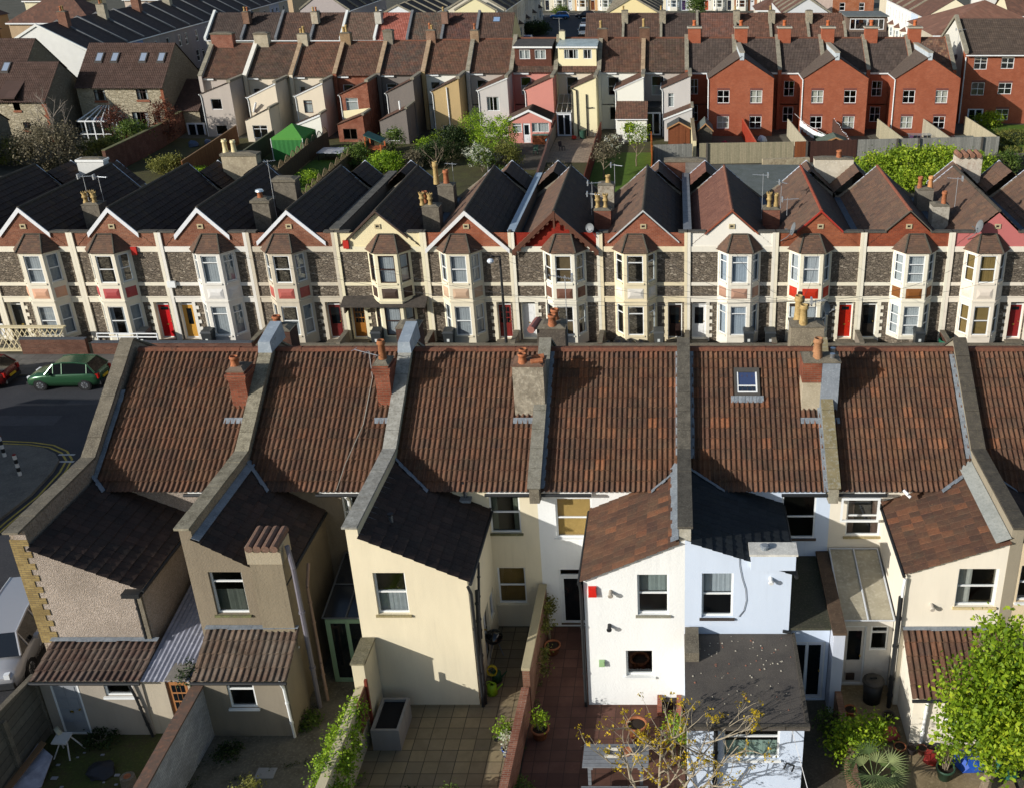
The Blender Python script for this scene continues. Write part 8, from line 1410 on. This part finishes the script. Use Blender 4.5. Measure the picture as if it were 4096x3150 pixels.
for i, c in enumerate(('5a3a5a', '2c2c34', '6a5a60', '1e2024', '3a3c34')): mb = MB(o); x = 23.5 + i * .46; mb.box(x, 105.5 + .25 * (i % 3), .3, x + .36, 105.53 + .25 * (i % 3), 1.2, plain(c, .9)); mb.build('garment', r)
lump('covered_barbecue', 'dark green covered heap behind the white washing', (15.0, 107.5, .5), .9, plain('24382c', .6), 'cover', 14, .6); r = thing('garden_table', 'low black framed table in the yard by the tall pale fence', 'table', (29.3, 107, 0)); mb = MB(r.location); mb.box(28.2, 106.3, .68, 30.4, 107.7, .73, plain('5a6460', .4)); mb.build('top', r)
for x in (28.3, 30.3):
    for y in (106.4, 107.6): mb = MB(r.location); mb.tube((x, y, 0), (x, y, .68), .03, .03, 5, IRON()); mb.build('leg', r)
for i, (x, y, c, l, s) in enumerate(((5.6, 105, '1f3c9a', 'blue plastic toy by the first brick gable', .3), (6.3, 106, 'c8b818', 'yellow plastic toy by the first brick gable', .25), (5.0, 107, '8a2040', 'dark red disc toy by the first brick gable', .3), (9.0, 108.5, 'c8ccd0', 'white plastic table leaning by the red fence', .5), (22.6, 109, '2c6ab0', 'small blue tub in the string light garden', .2), (26.9, 104, 'a8603c', 'terracotta pots cluster by the last pale fence', .3), (1.3, 104.2, 'c4c0b0', 'white tub beside the cream end post', .35), (-48.6, 106, '34465c', 'blue grey bin by the long brick wall', .5), (-47.5, 107, '2c3c54', 'second dark blue bin by the brick wall', .45))): lump('garden_item', l, (x, y, .1), s, plain(c, .5), 'garden item', 20 + i, 1.0)
mb = MB((16.7, 105, 1.9))
for i in range(14): y = 110.5 - i * .75; mb.tube((16.6, y, 1.86 - .1 * math.sin(i)), (16.6, y, 1.92 - .1 * math.sin(i)), .05, .05, 6, plain('e0e4e8', .3)); mb.tube((16.6, y, 1.9 - .1 * math.sin(i)), (16.6, y - .75, 1.9 - .1 * math.sin(i + 1)), .01, .01, 3, IRON())
single('string_lights', mb, 'string of small white lights along the brown fence', 'string lights')
mb = MB((10.2, 75, 3)); 
for x in (9.3, 9.75): mb.tube((x, 70, 2.4), (x, 70.6, 4.2), .03, .03, 5, plain('a8a08c'))
for i in range(5): mb.tube((9.3, 70.1 + i * .12, 2.6 + i * .35), (9.75, 70.1 + i * .12, 2.6 + i * .35), .02, .02, 5, plain('a8a08c'))
single('ladder', mb, 'short wooden ladder leaning on the flat garage roof', 'ladder')
# ================================================================ PLANTS
import numpy as np
LM = {'bright': ('3a5610', '78941c', 'aab82e'), 'yellow': ('7a6c14', 'b0981c', 'd0b028'), 'mid': ('2f4418', '51682a', '7c8c3c'), 'dark': ('18260f', '2a3c1a', '46582a'), 'grey': ('4c4636', '6e6650', '8c8468'), 'red': ('3a2018', '5c3426', '7a4c34'), 'ivy': ('3c5a12', '7a9a24', 'a8c034'), 'blossom': ('7a8a50', 'c8ccb8', 'eceae0'), 'olive': ('444a20', '6c6e30', '949248'), 'hedge': ('4a6218', '829c24', 'b2be3c')}
def lmat(k): return leafm(*LM[k])
def foliage(name, parent, o, blobs, leaf, mat, seed=0, rc=.3, per=26, up=.35):
    """blobs: (x, y, z, rx, ry, rz, clumps). Leaves are small quads gathered in loose clumps with gaps between"""
    rg = np.random.default_rng(seed); V = []; T = []
    for bx, by, bz, rx, ry, rz, n in blobs:
        d = rg.normal(size=(n, 3)); d /= np.linalg.norm(d, axis=1)[:, None]; rad = rg.uniform(.35, 1.05, n) ** .6; c = np.array([bx, by, bz]) + d * rad[:, None] * np.array([rx, ry, rz]); ct = rg.normal(.5, .2, n)
        p = np.repeat(c, per, 0) + rg.normal(size=(n * per, 3)) * rc * np.array([1, 1, .8]); t = np.repeat(ct, per) + rg.normal(0, .12, n * per)
        nn = rg.normal(size=(n * per, 3)); nn[:, 2] += up; nn /= np.linalg.norm(nn, axis=1)[:, None]; a = np.cross(nn, rg.normal(size=nn.shape)); a /= np.linalg.norm(a, axis=1)[:, None]; b = np.cross(nn, a); s = leaf * rg.uniform(.6, 1.3, (n * per, 1))
        V.append(np.stack([p - a * s, p - b * s * .6, p + a * s, p + b * s * .6], 1)); T.append(np.clip(t, 0, 1))
    V = np.concatenate(V); T = np.concatenate(T); V -= np.array(o); V[:, :, 2] = np.maximum(V[:, :, 2], .02 - o[2]); m = len(V)
    me = bpy.data.meshes.new(name); me.vertices.add(m * 4); me.vertices.foreach_set('co', V.reshape(-1).astype(np.float32)); me.loops.add(m * 4); me.loops.foreach_set('vertex_index', np.arange(m * 4, dtype=np.int32)); me.polygons.add(m); me.polygons.foreach_set('loop_start', np.arange(0, m * 4, 4, dtype=np.int32)); me.polygons.foreach_set('loop_total', np.full(m, 4, dtype=np.int32)); me.update(calc_edges=True)
    at = me.attributes.new('tone', 'FLOAT', 'FACE'); at.data.foreach_set('value', T.astype(np.float32)); me.materials.append(mat); ob = bpy.data.objects.new(name, me); SC.collection.objects.link(ob); ob.parent = parent; return ob
BARK = lambda: mottled('7a6e5c', '5c5244', '958974', 6, 20, .95, .01)
def limbs(root, o, base, top, r0, seed, m, spread=.8, n=7, sub=3, name='trunk', tips=None):
    """tapered trunk with forking limbs in one mesh"""
    rn = random.Random(seed); mb = MB(o); b = Vector(base); t = Vector(top); P = [b.lerp(t, k / 5) + Vector((rn.uniform(-.06, .06), rn.uniform(-.06, .06), 0)) * (t - b).length * .4 * (k > 0) for k in range(6)]
    for k in range(5): mb.tube(P[k], P[k + 1], r0 * (1 - k * .16), r0 * (1 - (k + 1) * .16), 8, m)
    H = (t - b).length
    def br(p, d, L, r, lv):
        q = p + d * L * .5 + Vector((rn.uniform(-.1, .1), rn.uniform(-.1, .1), rn.uniform(0, .12))) * L; e = q + (d + Vector((rn.uniform(-.35, .35), rn.uniform(-.35, .35), rn.uniform(-.1, .35)))).normalized() * L * .5
        mb.tube(p, q, r, r * .75, 5, m, False); mb.tube(q, e, r * .75, r * .45, 5, m, False)
        if lv: 
            for _ in range(3): s = q.lerp(e, rn.uniform(0, 1)); br(s, (d + Vector((rn.uniform(-.9, .9), rn.uniform(-.9, .9), rn.uniform(-.3, .7)))).normalized(), L * rn.uniform(.45, .7), r * .5, lv - 1)
        elif tips is not None: tips.append(tuple(e))
    for i in range(n): p = b.lerp(t, .35 + .65 * i / n); a = i * 2.4 + rn.uniform(-.4, .4); br(p, Vector((math.cos(a) * spread, math.sin(a) * spread, .7)).normalized(), H * rn.uniform(.3, .45), r0 * .45, sub - 1)
    mb.build(name, root); return tips
def tree(lab, x, y, h, blobs, key, leaf, seed, rc=.3, per=26, r0=.12, name='tree', cat='tree', m=None, sub=2):
    r = thing(name, lab, cat, (x, y, 0)); o = Vector((x, y, 0)); limbs(r, o, (x, y, 0), (x + .1, y, h * .75), r0, seed, m or BARK(), sub=sub); foliage('crown', r, o, blobs, leaf, lmat(key), seed, rc, per); return r
def bush(lab, x, y, blobs, key, leaf, seed, rc=.22, per=22, name='shrub', cat='shrub', group=None, stems=True):
    r = thing(name, lab, cat, (x, y, 0), group=group); o = Vector((x, y, 0)); rn = random.Random(seed); mb = MB(o); h = max(b[2] for b in blobs)
    for i in range(6): a = i * 1.05; mb.tube((x, y, 0), (x + math.cos(a) * blobs[0][3] * .5, y + math.sin(a) * blobs[0][4] * .5, h), .035, .012, 5, BARK())
    mb.build('stem', r); foliage('foliage', r, o, blobs, leaf, lmat(key), seed, rc, per); return r
# foreground
tree('bright yellow green leafy tree in front of the ivory extension', 8.75, 21.9, 5.5, [(8.5, 21.2, 5.3, .8, .8, 1.5, 75), (8.4, 21.2, 4.3, 1.45, 1.1, 1.0, 130), (9.6, 21.0, 3.9, 1.9, 1.2, 1.5, 230), (8.0, 21.2, 3.2, 1.1, .9, .75, 80), (10.4, 21, 5.0, 1.4, 1.1, 1.3, 140), (8.8, 21.1, 2.5, 1.0, .8, .6, 50)], 'bright', .075, 1, .21, 30, .16)
r = thing('twisted_tree', 'rusty brown twisted trunk at the bottom right corner', 'tree', (9.95, 21.8, 0)); limbs(r, Vector((9.95, 21.8, 0)), (9.95, 21.8, 0), (10.1, 21.7, 3.4), .14, 3, plain('6a4030', .9, var=.4), .6, 4, 2)
bush('lime green leafy shrub beside the dividing wall at bottom right', 5.3, 23.0, [(5.3, 23.0, 1.0, .75, .6, .5, 60), (4.85, 22.9, .8, .5, .5, .4, 30), (5.85, 23.3, .95, .5, .4, .35, 22)], 'bright', .06, 2, .15, 24)
bush('small dark green bush below the french doors', 4.6, 24.2, [(4.6, 24.1, .5, .35, .35, .3, 20)], 'mid', .045, 31, .1, 24); bush('thin sapling leaves in the green pot', 7.75, 22.4, [(7.75, 22.4, .95, .35, .3, .35, 14)], 'bright', .05, 32, .1, 20)
r = thing('fan_palm', 'dark fan palm with spiky fronds at the bottom right', 'palm', (5.55, 21.7, 0)); o = r.location.copy(); rn = random.Random(4)
mb = MB(o); mb.tube((5.55, 21.7, 0), (5.55, 21.7, .7), .12, .1, 8, BARK()); mb.build('trunk', r)
for f in range(16):
    a = f * 2.4; c = Vector((5.55 + math.cos(a) * .45, 21.7 + math.sin(a) * .4, .75 + .5 * rn.random())); mb = MB(o); d = Vector((math.cos(a), math.sin(a), .3)).normalized(); s = d.cross(Vector((0, 0, 1))).normalized(); pm = plain(['56683a', '3a4a26', '8a9460'][f % 3], .45, .4)
    mb.tube((5.55, 21.7, .65), c, .015, .012, 5, pm)
    for k in range(13): t = -1.3 + 2.6 * k / 12; v = (d * math.cos(t) + s * math.sin(t)).normalized(); e = c + v * .6 + Vector((0, 0, -.06)); w = v.cross(Vector((0, 0, 1))).normalized() * .02; mb.face([c - w * .4, c + v * .28 - w, e, c + v * .28 + w, c + w * .4], pm)
    mb.build('frond', r)
r = thing('budding_tree', 'almost bare tree with pale twisting branches and yellow buds', 'tree', (-.5, 20.6, 0)); o = r.location.copy(); tips = []
for i, (bx, tx, ty, tz) in enumerate(((-.6, -1.5, 21.0, 2.5), (-.45, -.4, 21.2, 2.9), (-.3, .9, 21.2, 2.8), (-.2, 1.7, 21.0, 2.5))): limbs(r, o, (bx, 20.6, 0), (tx, ty, tz), .06, 40 + i, plain('9c917c', .9, var=.35), .9, 6, 3, 'branch', tips)
rn = random.Random(2); rn.shuffle(tips); foliage('buds', r, o, [(a, b, c, .05, .05, .05, 1) for a, b, c in tips[:190]], .04, lmat('yellow'), 5, .05, 9)
def mass(lab, name, blobs, key, leaf, seed, rc=.2, per=24, cat='hedge'):
    c = blobs[0]; r = thing(name, lab, cat, (c[0], c[1], 0)); mb = MB(r.location); mb.tube((c[0], c[1], 0), (c[0], c[1], c[2]), .05, .03, 6, BARK()); mb.build('stem', r); foliage('foliage', r, r.location, blobs, leaf, lmat(key), seed, rc, per); return r
mass('ivy spilling over the low cream yard wall, sunlit yellow green', 'ivy', [(-9.3, 23.2, 1.5, .28, .7, .45, 60), (-9.35, 22.3, 1.3, .4, .7, .7, 90), (-9.3, 21.2, 1.2, .5, .8, .9, 130), (-9.1, 20.3, .9, .6, .7, .8, 90)], 'ivy', .045, 6, .12, 26, 'ivy')
mass('ivy hanging on the red yard side of the brick wall near the glazed door', 'ivy', [(-4.25, 28.4, 1.2, .15, .9, .5, 36), (-4.2, 26.5, .7, .12, .8, .3, 14)], 'olive', .045, 7, .1, 22, 'ivy')
mass('creeper on the corrugated passage roof corner', 'creeper', [(-14.35, 24.2, 2.3, .25, .4, .25, 18)], 'dark', .04, 8, .08, 20, 'creeper')
for i, (x, y, z, rr, k, l) in enumerate(((-11.6, 20.9, .9, .5, 'olive', 'small golden brown conifer at the bottom edge'), (-10.9, 20.6, .6, .5, 'dark', 'low dark shrub beside the golden conifer'), (-8.3, 20.9, .45, .5, 'mid', 'low leafy plant at the bottom left of the slabbed yard'), (-7.2, 20.9, .5, .55, 'dark', 'dark shrub in the middle of the slabbed yard edge'), (-6.2, 21.1, .5, .45, 'mid', 'spiky leafed shrub at the slabbed yard edge'), (-4.05, 24.0, .62, .24, 'bright', 'leafy shrub growing from the terracotta pot by the brick wall'), (-4.95, 23.25, .5, .2, 'blossom', 'white flowers in the blue glazed pot'), (-5.15, 23.8, .5, .25, 'ivy', 'yellow green plant behind the blue pot'), (-4.25, 21.7, .4, .25, 'mid', 'weeds at the foot of the lower brick wall'), (.05, 23.7, .6, .4, 'ivy', 'leafy bush with orange flowers behind the budding tree'), (-13.2, 23.3, .1, .4, 'dark', 'weeds along the base of the lean-to'), (-17.2, 23.8, .15, .5, 'dark', 'rank grass below the lean-to door'), (-11.2, 24.6, .15, .4, 'mid', 'weeds beside the brown rendered wing'))): bush(l, x, y, [(x, y, z, rr, rr, max(.12, z * .7), int(34 * rr / .5))], k, .04, 50 + i, .09, 24)
mb = MB((-1.7, 22.3, .75)); mb.lathe((-1.35, 22.55, .752), [(.01, 0), (.1, 0), (.13, .16), (.11, .16), (.01, .13)], 12, CLAY()); single('plant_pot', mb, 'small terracotta pot on the garden table', 'plant pot')
# garden trees and shrubs between the rows
SH = [(-58.5, 97.5, 3.0, 3.4, 'grey', 'large bare twiggy grey shrub at the far left', 210, .1), (-53.6, 103.5, 2.4, 2.2, 'mid', 'dense green shrub below the conservatory', 150, .09), (-51.9, 107.5, 3.4, 1.9, 'red', 'reddish brown leafed shrub by the stone house', 110, .08), (-56.3, 106.5, 3.2, 1.6, 'red', 'dark red leaved tree in front of the conservatory', 80, .08), (-62, 98, 2.0, 2.0, 'olive', 'olive shrub under the stone house corner', 90, .09), (-55.5, 100.5, 1.6, 1.9, 'olive', 'yellowish shrub between the grey twigs and the brick wall', 100, .09),
 (-46.3, 95.0, 1.2, 1.7, 'olive', 'rounded olive shrub beside the orange brown fence', 110, .08), (-42.4, 92.4, .8, 1.2, 'ivy', 'low yellow green plants at the fence foot', 60, .07), (-31.8, 90.2, 1.0, 1.0, 'ivy', 'small bright shrub on the shaded lawn', 45, .07), (-29.4, 96.2, 1.8, 1.5, 'mid', 'green shrub at the foot of the play frame', 110, .08), (-26.5, 95.3, 1.4, 1.8, 'ivy', 'broad sunlit shrub with yellow flowers', 130, .08), (-24.2, 96.0, 1.3, 1.2, 'grey', 'greyish leaved shrub beside the yellow box', 60, .08), (-24.6, 104.3, .9, 1.1, 'ivy', 'bright golden clipped bush by the dark grey wing', 60, .07), (-23.0, 97.6, 1.7, 1.6, 'dark', 'dark green shrub under the tan wing', 120, .08), (-21.6, 100.8, 2.4, 2.0, 'dark', 'tall dark bush with brown tips below the tan wing', 160, .09), (-22.9, 102.3, 1.8, 1.0, 'bright', 'light green shrub left of the tall dark bush', 50, .07), (-19.7, 102.5, 3.4, 1.6, 'ivy', 'tall thin yellow green shrub by the grey wing', 90, .07), (-17.4, 101.2, 3.0, 2.4, 'ivy', 'wide spring green tree before the grey wing window', 190, .08), (-16.0, 96.4, 1.8, 1.9, 'olive', 'brownish shrub beside the picket fence', 110, .08), (-27.9, 104, 1.8, 1.2, 'mid', 'climbing shrub beside the brick wing', 50, .08), (-15.3, 92.3, .8, 1.1, 'mid', 'small leafy bush above the roof ridges by the decking', 40, .08), (-10.3, 90.8, 1.5, 1.3, 'grey', 'bare yellowish twiggy bush below the stone terrace', 36, .05), (34.4, 116.3, 1.2, 1.6, 'bright', 'bright leafy shrubs under the flats windows', 80, .08), (29.6, 93.5, 1.7, 1.3, 'mid', 'green shrub right of the big hedge by the stone wall', 70, .09), (-25.8, 200, 1.6, 3.0, 'dark', 'dark hedge shrubs along the side street pavement', 120, .15), (-24.3, 236, 1.0, 1.5, 'mid', 'round bush in front of the far bay houses', 50, .14), (4.5, 238, 2.5, 2.0, 'mid', 'tree before the far bay houses above the concrete stacks', 80, .16), (-13.0, 236, 1.2, 1.4, 'ivy', 'yellow green bush at the end of the far pavement', 40, .14), (-110, 168, 2.2, 3.5, 'mid', 'big green bush behind the dormer house', 90, .2), (-83, 172, 3, 2.4, 'olive', 'small tree between the dark street chimneys', 60, .2)]
for i, (x, y, z, rr, k, l, n, lf) in enumerate(SH): bush(l, x, y, [(x, y, z * .62, rr, rr * .9, z * .58, n), (x + rr * .3, y - .2, z, rr * .6, rr * .5, z * .3, n // 3)], k, lf, 80 + i, .2 if lf < .1 else .45, 24)
r = bush('white blossoming shrub beside the picket fence', -17.6, 95.2, [(-17.6, 95.2, 1.5, 1.3, 1.1, .9, 60)], 'mid', .08, 120); foliage('blossom', r, r.location, [(-17.9, 94.8, 1.7, 1.3, .8, 1.1, 50)], .06, lmat('blossom'), 121, .1, 20)
for n, (x, y, h, bl, l) in enumerate(((-6.4, 92.6, 3.2, [(-6.3, 92.8, 2.4, 1.2, 1.0, .9, 50), (-5.6, 93.6, 3.2, .9, .8, .5, 22)], 'small grey green tree with white blossom on its right side'), (-3.6, 97.5, 3.6, [(-3.6, 97.6, 3.1, 1.2, 1.0, 1.0, 62)], 'young tree with fresh leaves and white blossom on the lawn'))):
    r = tree(l, x, y, h, bl, 'grey' if n == 0 else 'bright', .085, 130 + n, .2, 20, .07); foliage('blossom', r, r.location, [(bl[-1][0] + .3, bl[-1][1] - .5, bl[-1][2], .9, .6, .7, 18)], .07, lmat('blossom'), 140 + n, .12, 16)
r = thing('twiggy_tree', 'leafless little tree among the gardens left of the blossom', 'tree', (-20.4, 88.5, 0)); limbs(r, r.location.copy(), (-20.4, 88.5, 0), (-20.2, 88.5, 3.2), .07, 9, BARK(), .8, 7, 3)
r = thing('twiggy_tree', 'tall bare grey tree at the far left rising from the grey shrub', 'tree', (-57.5, 97.5, 0)); limbs(r, r.location.copy(), (-57.5, 97.5, 0), (-57.3, 97.5, 4.8), .1, 10, plain('8a8074', .9), .8, 10, 3)
mass('huge bright green hedge mass behind the right hand roofs', 'hedge', [(17.5, 91.5, 1.2, 2.2, 2.4, 1.1, 170), (20.5, 91.8, 1.6, 2.4, 2.6, 1.3, 230), (23.5, 92, 1.6, 2.4, 2.6, 1.35, 230), (26.3, 91.8, 1.4, 2.0, 2.4, 1.2, 170), (22, 88.5, .9, 4.6, 2.0, 1.0, 220)], 'hedge', .13, 12, .3, 24)
def clipped(lab, x0, x1, y0, y1, h, seed):
    r = thing('clipped_hedge', lab, 'hedge', ((x0 + x1) / 2, (y0 + y1) / 2, 0)); mb = MB(r.location); mb.box(x0 + .15, y0 + .15, 0, x1 - .15, y1 - .15, h - .15, plain('2c3818', .9)); mb.build('core', r); rg = np.random.default_rng(seed); n = int((x1 - x0) * (y1 - y0) * 14 + (x1 - x0) * h * 16); B = []
    for _ in range(n):
        x, y, z = rg.uniform(x0, x1), rg.uniform(y0, y1), rg.uniform(.1, h)
        f = rg.integers(0, 3)
        if f == 0: z = h
        elif f == 1: y = y0
        else: x = x0 if rg.random() < .5 else x1
        B.append((x, y, z, .05, .05, .05, 1))
    foliage('foliage', r, r.location, B, .07, lmat('olive'), seed, .1, 14)
clipped('upper clipped hedge block on the lawn below the flats', 32.9, 38, 106.5, 108.3, 1.2, 150); clipped('lower clipped hedge block nearest the stone wall', 31.6, 33.9, 98.6, 100.6, 1.1, 151); clipped('long low hedge against the tall pale fence', 31.5, 32.3, 102, 113, .9, 152)
for n, (l, pts) in enumerate((('weeds along the foot of the walls in the second yard', [(-13.8, 24, -13.8, 20), (-9.6, 26, -9.5, 21), (-11.3, 24, -11.2, 25.4), (-12.9, 22.2, -10.4, 23.1)]), ('weeds along the edges of the slabbed and red yards', [(-4.75, 25, -4.85, 21), (-9.0, 22.6, -8.9, 21), (-4.3, 29, -4.4, 22), (.2, 25, .25, 21.5)]), ('weeds around the right hand paths', [(3.7, 22, 3.7, 25.2), (4.8, 21, 4.85, 25), (5.2, 22, 5.2, 24.5), (6.7, 22.6, 6.7, 24.8)]))):
    rn = random.Random(n); B = [(a + (c - a) * t + rn.gauss(0, .05), b + (d - b) * t, .03, .06, .06, .05, 1) for a, b, c, d in pts for t in [rn.random() for _ in range(16)]]; ob = foliage('weeds', None, (B[0][0], B[0][1], 0), B, .025, lmat('mid' if n else 'dark'), 200 + n, .05, 12); ob.location = (B[0][0], B[0][1], 0); tag(ob, l, 'weeds', kind='stuff')
